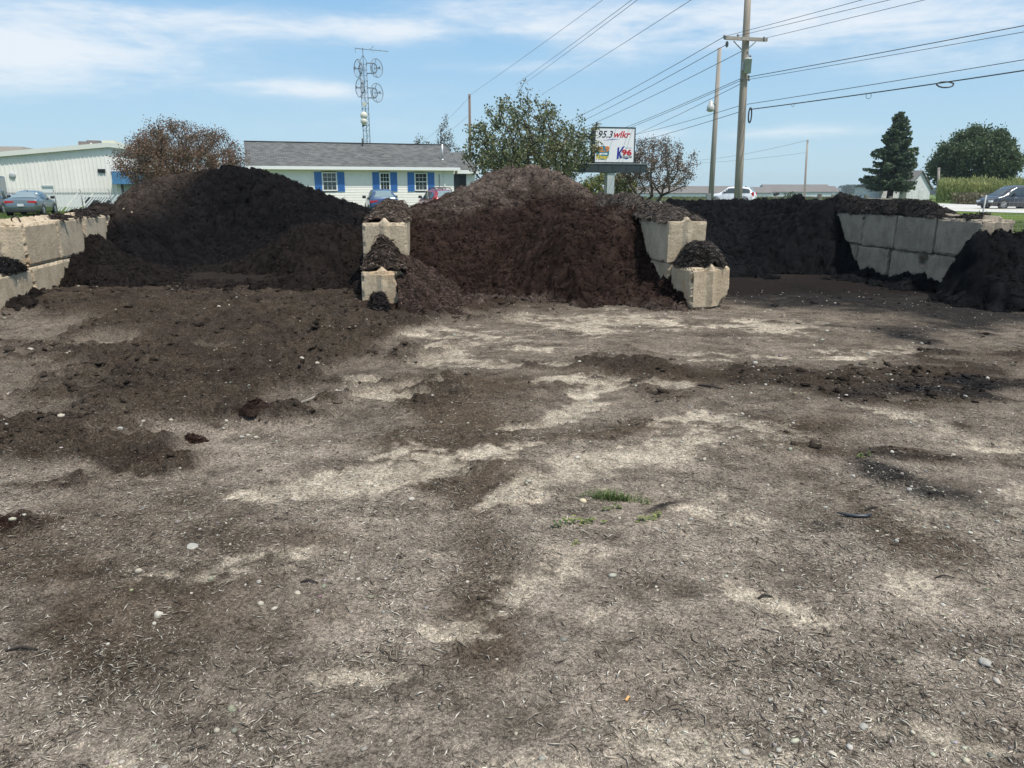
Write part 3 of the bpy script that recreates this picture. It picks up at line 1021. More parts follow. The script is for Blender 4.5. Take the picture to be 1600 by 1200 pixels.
def build_piles():
    # ---- left black pile
    left = ctrl(
        [WA.hit(*q) for q in ((45, 450), (95, 436), (102, 420), (120, 396), (135, 378), (142, 364), (164, 347))],
        [G(*q, .17) for q in ((20, 466), (110, 461), (200, 459), (300, 457), (400, 458), (480, 460), (556, 466))],
        [P(*q) for q in ((165, 400, 13.6), (250, 420, 13.5), (250, 370, 14.6), (240, 330, 15.9), (330, 396, 15.6), (390, 388, 15.3), (300, 410, 14.6), (480, 350, 14.9), (545, 350, 14.8), (450, 368, 13.9), (340, 350, 16.3), (340, 308, 16.8), (350, 269, 17.4),
                         (400, 276, 17.3), (318, 268, 17.8), (262, 279, 18.4), (222, 287, 18.6), (196, 305, 17.9), (172, 330, 16.4), (430, 405, 13.2), (480, 359, 13.8),
                         (420, 385, 13.9), (535, 362, 13.8), (555, 420, 13.0), (500, 430, 12.9), (480, 332, 16.2), (440, 290, 17.1), (500, 313, 17.0), (545, 331, 16.8), (574, 341, 15.8), (400, 440, 13.0), (300, 432, 13.2), (560, 385, 13.7))],
        [tuple(WA.pt(-.2, .1, .30)), tuple(WA.pt(-.8, .1, .27)), (-5.5, 9.4, -.3), (-5.0, 10.4, -.3), (-3.8, 10.4, -.3), (-2.6, 10.4, -.2), (-8, 22, .2), (-5, 22, .3), (-3, 21, .2), (-11, 19, -.1), (-9.6, 15.5, -.2), (-9, 13.5, -.4), (-8.5, 11.5, -.4)])
    fl = tps_fit(left)

    def keepL(X, Y, Z):
        s, t = WB1.st(X, Y)
        s2, t2 = WA.st(X, Y)
        return (t < .15) & ((t2 > -.3) | (Z > 1.25) | (s2 > 6.2)) & (s2 > -1.6)

    def colL(X, Y, Z):
        base = np.array([.0092, .0086, .0091])
        dry = np.array([.052, .040, .033])
        n = fbm2(X, Y, .9, 3, 71)
        k = sstep(.30, .05, Z + .1 * n) * .25
        k = np.maximum(k, sstep(-6.4, -8.2, X + .4 * n) * sstep(.9, 1.3, Z) * .9)
        k = np.maximum(k, sstep(-3.9, -3.0, X) * sstep(1.1, 1.45, Z + .15 * n) * .9)
        br = sstep(15.0, 14.0, Y + .5 * n) * sstep(-6.2, -4.6, X + .3 * n)
        br = np.maximum(br, sstep(13.6, 12.9, Y + .4 * n) * .8)
        base = base * (1 - br[:, None]) + np.array([.0165, .0132, .0118]) * br[:, None]
        return base * (1 - k[:, None]) + dry * k[:, None]
    mulch('mulch_pile', 'tall black mulch pile with a scooped hollow in the left bay', 'mulch pile', fl, (-12, -1.9, 9.0, 22), .025, colL, 80000, keepL, seed=101, pale=.16, onground=True)

    # ---- middle brown pile
    cen = ctrl(
        [G(*q) for q in ((640, 476), (700, 480), (760, 478), (820, 474), (900, 474), (980, 480), (1030, 488), (1066, 486))],
        [WB2.hit(*q) for q in ((1003, 362), (1011, 395))],
        [P(*q) for q in ((800, 264, 17.6), (850, 267, 17.6), (772, 268, 17.5), (735, 291, 17.2), (703, 312, 16.6), (662, 336, 15.4), (642, 348, 14.4), (882, 277, 17.5), (906, 290, 17.3), (932, 303, 17), (966, 312, 16.4), (996, 322, 15.8),
                         (740, 318, 15.4), (850, 314, 15.8), (940, 320, 15.5), (668, 362, 14.0), (980, 334, 14.9), (700, 402, 13.2), (800, 402, 13.4), (900, 402, 13.4), (965, 412, 13.0), (800, 360, 14.5), (900, 360, 14.5), (705, 362, 14.4),
                         (750, 442, 12.25), (880, 442, 12.35), (645, 400, 12.6), (650, 440, 11.9), (1052, 466, 10.9), (985, 440, 12.3), (1000, 462, 11.6))],
        [(-.9, 10.0, -.5), (.4, 10.2, -.5), (1.6, 10.1, -.5), (2.6, 9.8, -.5), (-2, 22, .2), (0, 22.5, .3), (3, 21, .2), (-3, 18.5, .9), (2.6, 18.5, .8)])
    fc0 = tps_fit(cen)

    def fc(X, Y):
        s, t = WB2.st(X, Y)
        s = s + .35 * np.clip(-t, 0, 2)
        hw = np.interp(s, [-.6, -.2, .2, .66, 1.0, 1.36, 1.8, 2.6, 6], [-.3, .05, .28, .44, .72, 1.12, 1.34, 1.38, 1.2])
        return np.maximum(fc0(X, Y), hw - .04 - .16 * np.clip(-t, 0, None) - .9 * np.clip(-t - 1.3, 0, None))

    def keepC(X, Y, Z):
        s, t = WB1.st(X, Y); s2, t2 = WB2.st(X, Y)
        return (t > .35) & (t2 < np.where(s2 < 0, .30, .3)) & (s > -1.6)

    def colC(X, Y, Z):
        fresh = np.array([.0285, .0182, .0148]); old = np.array([.102, .078, .065])
        n = fbm2(X, Y, .8, 4, 75)
        n4 = fbm2(X, Y, .25, 3, 76)
        k = sstep(1.12, 1.68, Z + .30 * n + .14 * n4 - .10 * sstep(-1.0, 1.0, X))
        k = np.maximum(k, sstep(.12, .0, Z + .06 * n) * .6)
        n4 = fbm2(X, Y, .25, 3, 76)
        return (fresh * (1 - k[:, None]) + old * k[:, None]) * (1 + .2 * n4)[:, None]
    mulch('mulch_pile', 'big brown bark mulch pile with a weathered crest in the middle bay', 'mulch pile', fc, (-3.2, 3.4, 9.8, 22), .025, colC, 85000, keepC, seed=131, pale=.30, onground=True)

    # ---- right black pile
    rt = ctrl(
        [G(*q) for q in ((1120, 436), (1200, 434), (1270, 434), (1340, 432))],
        [WD.hit(*q) for q in ((1345, 428), (1385, 428), (1420, 427), (1450, 434))],
        [P(*q) for q in ((1050, 314, 19.2), (1100, 315, 19), (1150, 318, 18.7), (1200, 321, 18.5), (1226, 317, 18.5), (1260, 322, 18.3), (1292, 324, 18), (1200, 372, 16.7), (1110, 372, 16.6), (1270, 372, 16.8), (1200, 345, 17.6), (1110, 345, 17.6), (1290, 350, 17.3), (1250, 410, 15.7), (1150, 410, 15.6), (1325, 420, 15.1), (1390, 440, 13.2), (1440, 448, 12.4))],
        [(4.0, 13.2, -.4), (5.4, 13.4, -.4), (6.2, 11.5, -.5), (3.4, 21.5, .3), (6, 22, .3), (8.5, 20, .2), (9.8, 16, .3), (9.6, 13, -.2), tuple(WD.pt(3.75, .35, 1.3)), tuple(WD.pt(4.4, 0, 1.35)), tuple(WD.pt(4.4, .35, 1.35)), tuple(WD.pt(5.4, .2, 1.28))])
    fr0 = tps_fit(rt)

    def fr(X, Y):
        s, t = WD.st(X, Y)
        hw = np.interp(s, [2.7, 2.95, 3.2, 3.45, 3.65, 4.2, 6], [-.1, .12, .46, .85, 1.26, 1.38, 1.3])
        return np.maximum(fr0(X, Y), hw - .75 * np.clip(-t - .12, 0, None))

    def keepR(X, Y, Z):
        s, t = WB2.st(X, Y); s2, t2 = WD.st(X, Y)
        return (t > .3) & ((t2 < .3) | (s2 > 6)) & (s2 > .3)
    mulch('mulch_pile', 'low jet black mulch pile in the right bay beside the grey wall', 'mulch pile', fr, (2.0, 10, 11.4, 22), .030, flat((.0092, .0096, .0108)), 50000, keepR, seed=151, pale=.08, onground=True)

    # ---- far right black pile
    def fr2(X, Y):
        ex = np.clip(7.14 - X, 0, None) + np.clip(X - 11.5, 0, None) * .5
        ey = np.clip(11.5 - Y, 0, None) / 1.25 + np.clip(Y - 11.7, 0, None) / 2.2
        d = np.sqrt((ex / .52) ** 2 + ey ** 2)
        low = np.sqrt((np.clip(6.95 - X, 0, None) / .5) ** 2 + ((Y - 11.2) / .9) ** 2)
        return np.maximum(1.0 * (1 - d ** 1.15), .30 * (1 - low ** 1.3) * (X < 8)) + .04 * np.sin(X * 1.7)

    def keepF(X, Y, Z):
        s, t = WD.st(X, Y)
        return (s < .06) | (t > .3)
    mulch('mulch_pile', 'black mulch pile spilling in front of the near end of the grey right wall', 'mulch pile', fr2, (5.8, 13.5, 8.8, 14.6), .026, flat((.0090, .0094, .0104)), 30000, keepF, seed=171, pale=.12, onground=True, slope=2.2)

    # ---- heaps lying on the wall tops: hf(t, s) in the wall's own frame
    def ridge(c, w, prof, pw=2.0):
        ss = np.array([p[0] for p in prof]); hh = np.array([p[1] for p in prof])

        def f(t, s):
            h = np.interp(s, ss, hh)
            return 1.17 + h * np.clip(1 - np.abs((t - c) / w) ** pw, -1, 1)
        return f
    brown = flat((.075, .058, .047)); dkb = flat((.038, .033, .031))
    every = lambda X, Y, Z: np.ones(len(X), bool)
    mulch('mulch_heap', 'brown mulch ridge heaped along the top of the left middle wall', 'mulch heap', ridge(.34, .345, [(0.05, .05), (.35, .13), (1.2, .22), (1.9, .27), (2.8, .26), (4.2, .2)], 2.6), (-.1, .74, .05, 4.2), .020, brown, 9000, every,
          'mulch heaps on the block walls', .6, 201, floor=1.19, frame=WB1, pale=.4)
    mulch('mulch_heap', 'brown mulch ridge heaped along the top of the right middle wall', 'mulch heap', ridge(.30, .36, [(0.02, .02), (.15, .09), (.8, .20), (2.0, .30), (3.2, .38), (5, .35)], 2.0), (-.05, .64, .05, 5), .022, flat((.072, .060, .052)), 9000, every,
          'mulch heaps on the block walls', .7, 211, floor=1.16, frame=WB2, pale=.45)

    def dhump(t, s):
        a = .36 * np.exp(-((s - 4.1) / .62) ** 2) + .20 * np.exp(-((s - 3.1) / .5) ** 2) + .26 * np.exp(-((s - 1.75) / .55) ** 2) + .18 * np.exp(-((s - 2.4) / .4) ** 2) + .07 * np.exp(-((s - .55) / .3) ** 2) + .1 * np.exp(-((s - 5.2) / .8) ** 2)
        return 1.16 + (a + .02) * np.clip(1 - np.abs((t - .30) / .34) ** 2.5, -1, 1)
    mulch('mulch_heap', 'dark lumpy mulch strip lying along the top of the grey right wall', 'mulch heap', dhump, (-.06, .7, .2, 5.6), .022, flat((.030, .027, .026)), 9000, every, 'mulch heaps on the block walls', .6, 221, floor=1.18, frame=WD, pale=.25)

    def ahump(t, s):
        a = .05 * np.exp(-((s - 1.95) / .42) ** 2) + .10 * np.exp(-((s - 3.1) / .5) ** 2) + .20 * np.exp(-((s - 4.4) / .8) ** 2)
        return 1.165 + (a + .02) * np.clip(1 - np.abs((t + .30) / .33) ** 2.5, -1, 1)
    mulch('mulch_heap', 'thin dark mulch crust along the top of the left wall', 'mulch heap', ahump, (-.68, .06, 1.0, 6), .022, flat((.034, .028, .025)), 6000, every, 'mulch heaps on the block walls', .6, 231, floor=1.18, frame=WA, pale=.25)

    # ---- small heaps on the low front blocks
    def dome(cx, cy, rx, ry, z0, h, pw=2.0):
        def f(t, s):
            q = ((t - cx) / rx) ** 2 + ((s - cy) / ry) ** 2
            return z0 + h * np.clip(1 - q ** (pw / 2), -1, 1)
        return f
    mulch('mulch_heap', 'rounded dark mulch dome capping the low chipped block of the right middle wall', 'mulch heap', dome(.42, -.22, .36, .50, .58, .33, 2.6), (.02, .84, -.66, -.01), .016, flat((.048, .042, .038)), 7000, every,
          'mulch heaps on the block walls', .55, 241, floor=.56, frame=WB2, pale=.40, shl=(.03, .10))

    def cone1(t, s):
        top = .60 + .40 * np.clip((s + .80) / .75, 0, 1)
        return .58 + (top - .58) * np.clip(1 - np.abs((t - .30) / .31) ** 1.5, -1.5, 1) + .03
    mulch('mulch_heap', 'pointed brown mulch heap on the low broken block of the left middle wall', 'mulch heap', cone1, (.03, .61, -.82, -.06), .016, flat((.060, .046, .038)), 6000, every,
          'mulch heaps on the block walls', .55, 251, floor=.59, frame=WB1, pale=.35)
    mulch('mulch_heap', 'small black mulch heap on the foremost bottom block of the left wall', 'mulch heap', dome(-.22, -.45, .30, .48, .58, .22, 2.2), (-.56, .06, -.95, -.02), .016, flat((.022, .020, .020)), 4000, every,
          'mulch heaps on the block walls', .55, 261, floor=.57, frame=WA, pale=.25)
    def leanb2(t, s):
        hw = np.interp(s, [-.75, -.62, -.35, 0, .66, 1.0, 1.36, 1.8, 2.4], [-.05, .08, .26, .38, .46, .74, 1.22, 1.36, 1.36])
        return hw - 1.25 * np.clip(.10 - t, 0, None) + .02 * np.sin(s * 9)
    mulch('mulch_heap', 'brown mulch slope leaning along the left face of the right middle wall', 'mulch heap', leanb2, (-1.1, .16, -.95, 2.4), .020, flat((.0285, .0182, .0148)), 16000, every, 'mulch heaps on the block walls', .9, 291, floor=-.05, frame=WB2, pale=.25, onground=True, shl=(.03, .12))
    # spill beside the broken block
    sp = tps_fit([(.50, -.62, .62), (.60, -.25, .72), (.66, .12, .66), (.55, -.9, .40), (.78, -.60, .42), (.95, -.2, .40), (1.05, .2, .38), (1.0, -1.0, .12), (.70, -1.3, .10), (1.25, -.5, .10), (1.45, -.1, .08), (1.5, .5, .1), (.45, -1.55, -.02),
                  (1.0, -1.55, -.04), (1.4, -1.1, -.04), (1.7, -.5, -.05), (.42, -1.1, .14), (.3, -1.7, -.05), (.9, .7, .5), (.45, .3, .6)])
    mulch('mulch_heap', 'pinkish brown shredded mulch spilling beside the low broken block', 'mulch heap', sp, (.50, 1.75, -1.75, .6), .018, flat((.062, .043, .036)), 12000, every, 'mulch heaps on the block walls', .7, 271, floor=-.05, frame=WB1, pale=.3, shl=(.025, .085), onground=True)
    mulch('mulch_heap', 'small round dark mulch clod against the face of the low broken block', 'mulch heap', dome(.26, -1.06, .24, .30, -.02, .32, 2.0), (-.02, .56, -1.45, -.74), .015, flat((.026, .022, .021)), 2500, every,
          'mulch heaps on the block walls', .5, 281, floor=-.04, frame=WB1, pale=.15)


build_piles()


# ================================================================== loose ground material
def build_ground_litter():
    r = np.random.default_rng(5)
    # splinters of bark over the near yard
    n = 350000
    Y = np.exp(r.uniform(math.log(1.55), math.log(11.0), n))
    X = r.uniform(-1, 1, n) * (Y * .86 + .8)
    h, c, mk = ground_eval(X, Y)
    cl = fbm2(X, Y, .45, 4, 301)
    keepp = r.random(n) < np.clip(.50 + .85 * cl - .50 * mk['pale'] - .25 * mk['dark'] - .15 * mk['blk'], .06, 1)
    X, Y, h, c = X[keepp], Y[keepp], h[keepp], c[keepp]
    n = len(X)
    L = np.exp(r.normal(math.log(.015), .62, n)); L = np.clip(L, .005, .10) * np.clip(.75 + .1 * Y, .9, 1.5)
    pts = np.stack([X, Y, h - .0002], 1)
    nr = np.repeat(np.array([[0, 0, 1.]]), n, 0)
    tone = r.random(n)
    pal = np.array([.46, .41, .34]); drk = np.array([.085, .067, .052]); md = np.array([.30, .255, .20])
    cc = np.where((tone < .26)[:, None], pal, np.where((tone < .72)[:, None], md, drk)) * r.uniform(.7, 1.3, (n, 1))
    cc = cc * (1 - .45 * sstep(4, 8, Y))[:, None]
    cc = cc * .55 + cc * .45 * (c.mean(1) / .19)[:, None]
    v, f, C = slivers(pts, nr, L, np.clip(L * r.uniform(.08, .26, n), .0013, .0065), np.clip(L * .05, .0008, .0025), cc, .09, 8)
    o = mesh_np('wood_chips', v, f, mat_vcol('chip_wood', rough=.9, var=.2, vscale=90, bump=0, spec=.15), cols=np.clip(C, .01, .7))
    tag(o, 'loose wood chips strewn over the yard', None, None, 'stuff')
    # gravel
    ico = bmesh.new(); bmesh.ops.create_icosphere(ico, subdivisions=1, radius=1)
    iv = np.array([q.co[:] for q in ico.verts]); jf = np.array([[q.index for q in fc.verts] for fc in ico.faces]); ico.free()
    n = 18000
    Y = np.exp(r.uniform(math.log(1.6), math.log(12.5), n))
    X = r.uniform(-1, 1, n) * (Y * .86 + .8)
    h, c, mk = ground_eval(X, Y)
    keepp = r.random(n) < np.clip(.12 + .55 * mk['pale'] + .9 * fbm2(X, Y, .6, 3, 311) + .22 * sstep(0, 3, X) - .15 * mk['brn'], .05, 1)
    X, Y, h = X[keepp], Y[keepp], h[keepp]
    n = len(X)
    S = np.clip(np.exp(r.normal(math.log(.0046), .5, n)), .002, .016) * np.clip(.8 + .07 * Y, 1, 1.5)
    sc = S[:, None] * r.uniform(.6, 1.35, (n, 3)); sc[:, 2] *= .65
    an = r.uniform(0, 6.28, n)
    q = iv[None] * sc[:, None, :] * r.uniform(.8, 1.2, (n, 12, 1))
    qx = q[..., 0] * np.cos(an)[:, None] - q[..., 1] * np.sin(an)[:, None]
    qy = q[..., 0] * np.sin(an)[:, None] + q[..., 1] * np.cos(an)[:, None]
    V = np.stack([qx + X[:, None], qy + Y[:, None], q[..., 2] + (h + S * .25)[:, None]], -1).reshape(-1, 3)
    F = ((np.arange(n) * 12)[:, None, None] + jf[None]).reshape(-1, 3)
    cc = np.array([.40, .365, .305]) * r.uniform(.4, 1.2, (n, 1)) * np.array([1, 1, 1.]) + r.normal(0, .015, (n, 3))
    C = np.repeat(cc, 12, 0)
    o = mesh_np('gravel', V, F, mat_vcol('gravel_stone', rough=.85, var=.15, vscale=60, bump=0, spec=.25), cols=np.clip(C, .03, .75), smooth=True)
    tag(o, 'small pale gravel scattered on the yard', None, None, 'stuff')
    # crumbs of dark mulch on the rough patches
    n = 30000
    Y = np.exp(r.uniform(math.log(2.0), math.log(12.5), n)); X = r.uniform(-1, 1, n) * (Y * .86 + .8)
    h, c, mk = ground_eval(X, Y)
    keepp = r.random(n) < np.clip((mk['dark'] * .8 + mk['blk'] * .3) * sstep(3.0, 5.0, Y) * np.clip(.5 + 1.2 * fbm2(X, Y, .5, 3, 322), 0, 1) + .012, 0, 1)
    X, Y, h, c = X[keepp], Y[keepp], h[keepp], c[keepp]
    n = len(X)
    S = np.clip(np.exp(r.normal(math.log(.0115), .5, n)), .004, .035) * np.clip(Y / 6, .5, 1.1)
    sc = S[:, None] * r.uniform(.4, 1.8, (n, 3)); sc[:, 2] *= .6
    q = iv[None] * sc[:, None, :] * r.uniform(.35, 1.6, (n, 12, 1))
    V = np.stack([q[..., 0] + X[:, None], q[..., 1] + Y[:, None], q[..., 2] + (h + S * .2)[:, None]], -1).reshape(-1, 3)
    F = ((np.arange(n) * 12)[:, None, None] + jf[None]).reshape(-1, 3)
    C = np.repeat(c * r.uniform(.55, 1.2, (n, 1)) * .8, 12, 0)
    o = mesh_np('mulch_crumbs', V, F, MULCH, cols=np.clip(C, .01, .5))
    tag(o, 'dark crumbs of mulch scattered on the rough patches', None, None, 'stuff')


build_ground_litter()


def gz(x, y):
    h, _, _ = ground_eval(np.array([x]), np.array([y]))
    return float(h[0])


def gpix(px, py):
    p = G(px, py)
    p.z = gz(p.x, p.y)
    return p


def stone_mesh(seed, col, rough=.75, sm=True, jag=.18, name='stone'):
    bm = bmesh.new()
    bmesh.ops.create_icosphere(bm, subdivisions=3, radius=1)
    for v in bm.verts:
        d = v.co.normalized()
        a = np.array([d.x]); b = np.array([d.y]); c = np.array([d.z])
        k = 1 + jag * 2 * float(vn3(a * 1.6 + seed, b * 1.6, c * 1.6, seed)[0]) + jag * .6 * float(vn3(a * 4 + seed, b * 4, c * 4, seed + 1)[0])
        v.co = d * k
    me = bpy.data.meshes.new('stone')
    bm.to_mesh(me); bm.free()
    if sm: me.polygons.foreach_set('use_smooth', np.ones(len(me.polygons), dtype=bool))
    me.materials.append(mat('stone_%s' % name, col, rough, var=.25, scale=2.5, bump=.25, bscale=8))
    return me


def build_stones():
    ms = [stone_mesh(3, (.44, .39, .31), name='cream', jag=.28), stone_mesh(9, (.36, .34, .30), name='ash', jag=.34), stone_mesh(14, (.48, .44, .37), name='chalk', jag=.30)]

    def put(me, px, py, wpx, label, group=None, flat_=.6, asp=1.0, rz=None):
        p = gpix(px, py)
        dist = math.sqrt(p.x ** 2 + p.y ** 2 + CAM_H ** 2)
        rad = wpx / FPX * dist / 2 * .82
        o = bpy.data.objects.new('stone', me)
        COL.objects.link(o)
        o.scale = (rad, rad * asp, rad * flat_)
        o.rotation_euler = (random.uniform(-.2, .2), random.uniform(-.2, .2), random.uniform(0, 6.28) if rz is None else rz)
        o.location = (p.x, p.y, p.z + rad * flat_ * .38)
        return tag(o, label, 'stone', group)
    egg = stone_mesh(21, (.60, .50, .34), .55, jag=.05, name='egg')
    put(egg, 911, 783, 14, 'smooth egg shaped tan stone beside the green grass tuft', flat_=.72, asp=.8, rz=2.8)
    put(ms[1], 1538, 1036, 17, 'large light grey angular stone at the right foreground', flat_=.7)
    put(ms[2], 249, 968, 14, 'pale angular stone lying alone on the lower left yard', flat_=.75)
    put(ms[0], 408, 948, 11, 'tall cream stone right of the pale angular stone on the lower left yard', flat_=.9)
    put(ms[0], 465, 930, 11, 'cream stone at the end of a small row of pebbles, lower left', flat_=.7)
    put(ms[1], 301, 858, 18, 'flat whitish stone at the left middle of the yard', flat_=.35)
    put(ms[0], 218, 899, 11, 'small cream stone next to a darker pebble, far left of the yard', flat_=.7)
    put(ms[2], 643, 782, 11, 'white stone on the brown wheel track in the middle', flat_=.6)
    put(ms[2], 902, 716, 10, 'round cream stone resting on the long pale gravel strip', flat_=.7)
    put(ms[0], 98, 667, 11, 'cream stone on the dark lumpy mulch at the left', flat_=.7)
    put(ms[2], 472, 566, 8, 'bright stone standing on the dark mulch lumps, upper left of the yard', flat_=.9)
    put(ms[0], 496, 572, 8, 'rounded stone just right of the bright stone on the dark lumps', flat_=.9)
    put(ms[1], 1349, 1136 - 0, 0.1 + 12, 'grey pebble low on the right foreground', flat_=.6)
    # the many look-alike pebbles
    spots = [(10, 657), (12, 672), (49, 553), (110, 559), (224, 661), (262, 665), (268, 660), (221, 672), (350, 676), (355, 673), (378, 683), (388, 681), (400, 684), (190, 681), (315, 812), (283, 743), (340, 838), (515, 691),
             (518, 640), (432, 690), (620, 812), (384, 902), (405, 914), (384, 919), (300, 935), (498, 968), (242, 980), (700, 975), (820, 990), (170, 1015), (1101, 717), (1145, 684), (1200, 757), (1170, 794), (1176, 794), (1370, 833), (1386, 840), (1400, 851),
             (1402, 847), (1460, 829), (1480, 830), (1515, 839), (1530, 772), (1545, 765), (1560, 770), (1335, 882), (1350, 887), (1328, 906), (1305, 900), (1250, 923), (1222, 892), (1102, 872), (1065, 885), (1025, 917), (1027, 923), (1195, 977), (1379, 1078), (1252, 1001),
             (1280, 1050), (1315, 1047), (1420, 936), (1475, 981), (1590, 977), (1570, 1140), (1560, 1103), (1535, 1100), (1460, 1102), (1203, 1096), (1238, 1111), (945, 1180), (1045, 1155), (885, 818), (1075, 820), (1080, 813), (1060, 822), (968, 812), (1333, 744), (1393, 712), (1490, 712), (1508, 625),
             (1346, 602), (1144, 618), (1180, 567), (905, 672), (1110, 656), (760, 880), (560, 905), (360, 1158), (410, 1110), (95, 1090), (610, 1160), (520, 1120), (1230, 1150), (1440, 1010), (1130, 1010), (1150, 1062), (990, 960), (870, 1060), (730, 905), (1240, 830), (1290, 790), (1110, 800), (1035, 760), (1420, 770), (1580, 845), (1550, 900)]
    for i, (x, y) in enumerate(spots):
        o = put(ms[i % 3], x, y, random.uniform(4.0, 8.5), 'small pale pebble lying loose on the gravel yard', 'small pale pebbles on the yard', random.uniform(.5, .8), random.uniform(.65, 1))


build_stones()


def build_small_ground_things():
    # grass tuft
    p = gpix(955, 780)
    b = np.random.default_rng(4)
    V, F, C = [], [], []

    def blade(x, y, z, hgt, w, lean, az, col):
        k = len(V)
        dx, dy = math.cos(az), math.sin(az)
        sx, sy = -dy * w, dx * w
        for q, (f, wd) in enumerate(((0, 1), (.55, .8), (1, .1))):
            ox, oy = dx * lean * f * f, dy * lean * f * f
            zz = z + hgt * (f - .25 * f * f * min(1, lean / hgt))
            V.append((x + ox - sx * wd, y + oy - sy * wd, zz)); V.append((x + ox + sx * wd, y + oy + sy * wd, zz)); C.append(col); C.append(col)
        F.append((k, k + 1, k + 3, k + 2)); F.append((k + 2, k + 3, k + 5, k + 4))
    for i in range(330):
        t = b.random()
        u = b.normal(0, .075) if t < .75 else b.uniform(-.1, .22)
        x = u; y = -u * .25 + b.normal(0, .022)
        hg = b.uniform(.015, .055) * math.exp(-(u / .2) ** 2) + .012
        g = b.uniform(.7, 1.3)
        blade(x, y, 0, hg, .0022, hg * b.uniform(.3, 1.4), b.uniform(0, 6.28), (.075 * g, .135 * g, .032 * g) if b.random() < .75 else (.24, .23, .11))
    lm = mat_vcol('blade', rough=.6, var=.1, vscale=30, bump=0, translucent=.35)
    o = mesh_np('grass_tuft', np.array(V), np.array(F), lm, cols=np.array(C))
    o.location = p
    tag(o, 'bright green grass tuft growing out of the grey yard', 'grass tuft')
    # low weeds with rounded yellow green leaves
    for (px, py, n, spread, lab, yl) in ((908, 820, 34, .055, 'yellow green leafy weed sprawling left of a dark mulch crumb', .5), (1010, 815, 24, .05, 'thin yellow green weed sprig trailing beside dark mulch', .7),
                                         (872, 826, 10, .025, 'tiny dark green weed at the left end of the weed patch', 0.0), (901, 855, 5, .014, 'tiny two leaved yellow seedling below the weeds', .8), (958, 797, 14, .03, 'dull olive moss tuft just below the grass tuft', .1), (1345, 714, 10, .028, 'tiny green weed on black mulch to the right', .2)):
        V, F, C = [], [], []
        pp = gpix(px, py)
        ang = b.uniform(-.3, .5)
        for i in range(n):
            u = b.normal(0, 1) * spread; w = b.normal(0, .25) * spread
            x = u * math.cos(ang) - w * math.sin(ang); y = u * math.sin(ang) + w * math.cos(ang) + u * .2
            z = b.uniform(.004, .03); s = b.uniform(.008, .016); az = b.uniform(0, 6.28); ti = b.uniform(-.4, .4)
            k = len(V)
            for q in range(6):
                t = q / 6 * 6.283
                lx, ly = math.cos(t) * s, math.sin(t) * s * .6
                V.append((x + lx * math.cos(az) - ly * math.sin(az), y + lx * math.sin(az) + ly * math.cos(az), z + lx * ti))
                g = b.uniform(.85, 1.15)
                C.append(((.30, .32, .10) if (b.random() < yl) else (.085, .13, .04)))
            F.append(tuple(range(k, k + 6)))
        o = mesh_np('weed', np.array(V), np.array(F), lm, cols=np.array(C))
        o.location = pp
        m = MB()
        for i in range(4):
            a = b.uniform(0, 6.28)
            m.tube([(0, 0, .001), (math.cos(a) * spread * .6, math.sin(a) * spread * .3, .012), (math.cos(a) * spread * 1.2, math.sin(a) * spread * .5, .006)], .0015, 4)
        m.build('stem', mat('weed_stem', (.22, .24, .08), .7), o)
        tag(o, lab, 'weed')
    # cigarette butt
    p = gpix(980, 1094)
    t = thing('cigarette_butt', 'orange cigarette butt lying in the foreground', 'cigarette butt', (p.x, p.y, p.z + .006), 1.0)
    m = MB(); m.lathe((-.012, 0, 0), (1, 0, 0), [(.0038, 0), (.0042, .001), (.0042, .023), (.0038, .024)], 12)
    m.build('filter', mat('butt_paper', (.72, .36, .13), .7, var=.2, scale=200), t, True)
    m = MB(); m.lathe((.0125, 0, 0), (1, 0, 0), [(.0041, 0), (.0040, .004), (.0025, .0055)], 12)
    m.build('burnt_end', mat('ash', (.12, .11, .10), .9), t, True)
    # rubber strip
    p = gpix(1336, 806)
    m = MB()
    pts = [(-.085, .03, .014), (-.045, .008, .012), (0, -.008, .011), (.05, -.014, .013), (.085, -.002, .018)]
    m.tube(pts, [.003, .009, .012, .012, .006], 8)
    o = m.build('rubber_strip', mat('black_rubber', (.022, .027, .033), .4), None, True)
    o.location = p
    tag(o, 'black curved rubber strip lying on the right of the yard', 'rubber strip')
    # dark sticks and bark pieces
    bark = mat('dark_bark', (.035, .026, .02), .9, var=.4, scale=30, bump=.5, bscale=60)
    for (x0, y0, x1, y1, rr, lab) in ((1352, 797, 1372, 793, .007, 'short black twig just above the rubber strip'), (10, 1023, 62, 1025, .006, 'long dark twig at the lower left edge'), (1185, 935, 1207, 933, .007, 'curled dark bark piece on the right foreground'),
                                      (1460, 908, 1492, 909, .004, 'thin dark stick far right of the foreground'), (470, 914, 498, 915, .006, 'dark bark splinter beside the lower left pebbles'), (1090, 604, 1130, 606, .012, 'forked dark twig on the pale patch, right of the middle'), (470, 634, 545, 612, .016, 'weathered grey stick on the dark lumps near the pale gravel')):
        a, c = gpix(x0, y0), gpix(x1, y1)
        mid = (a + c) / 2 + Vector((0, .01, .012))
        m = MB(); m.tube([a + Vector((0, 0, .004)), a * .65 + c * .35 + Vector((0, .008, .012)), mid, c + Vector((0, 0, .006))], [rr * .6, rr, rr * .9, rr * .4], 6)
        if 'forked' in lab:
            m.tube([mid, mid + Vector((.10, .12, .03))], [rr * .8, rr * .3], 5)
        o = m.build('twig', bark if 'grey stick' not in lab else mat('grey_wood', (.30, .27, .23), .9, var=.3, scale=20), None, True)
        tag(o, lab, 'twig')
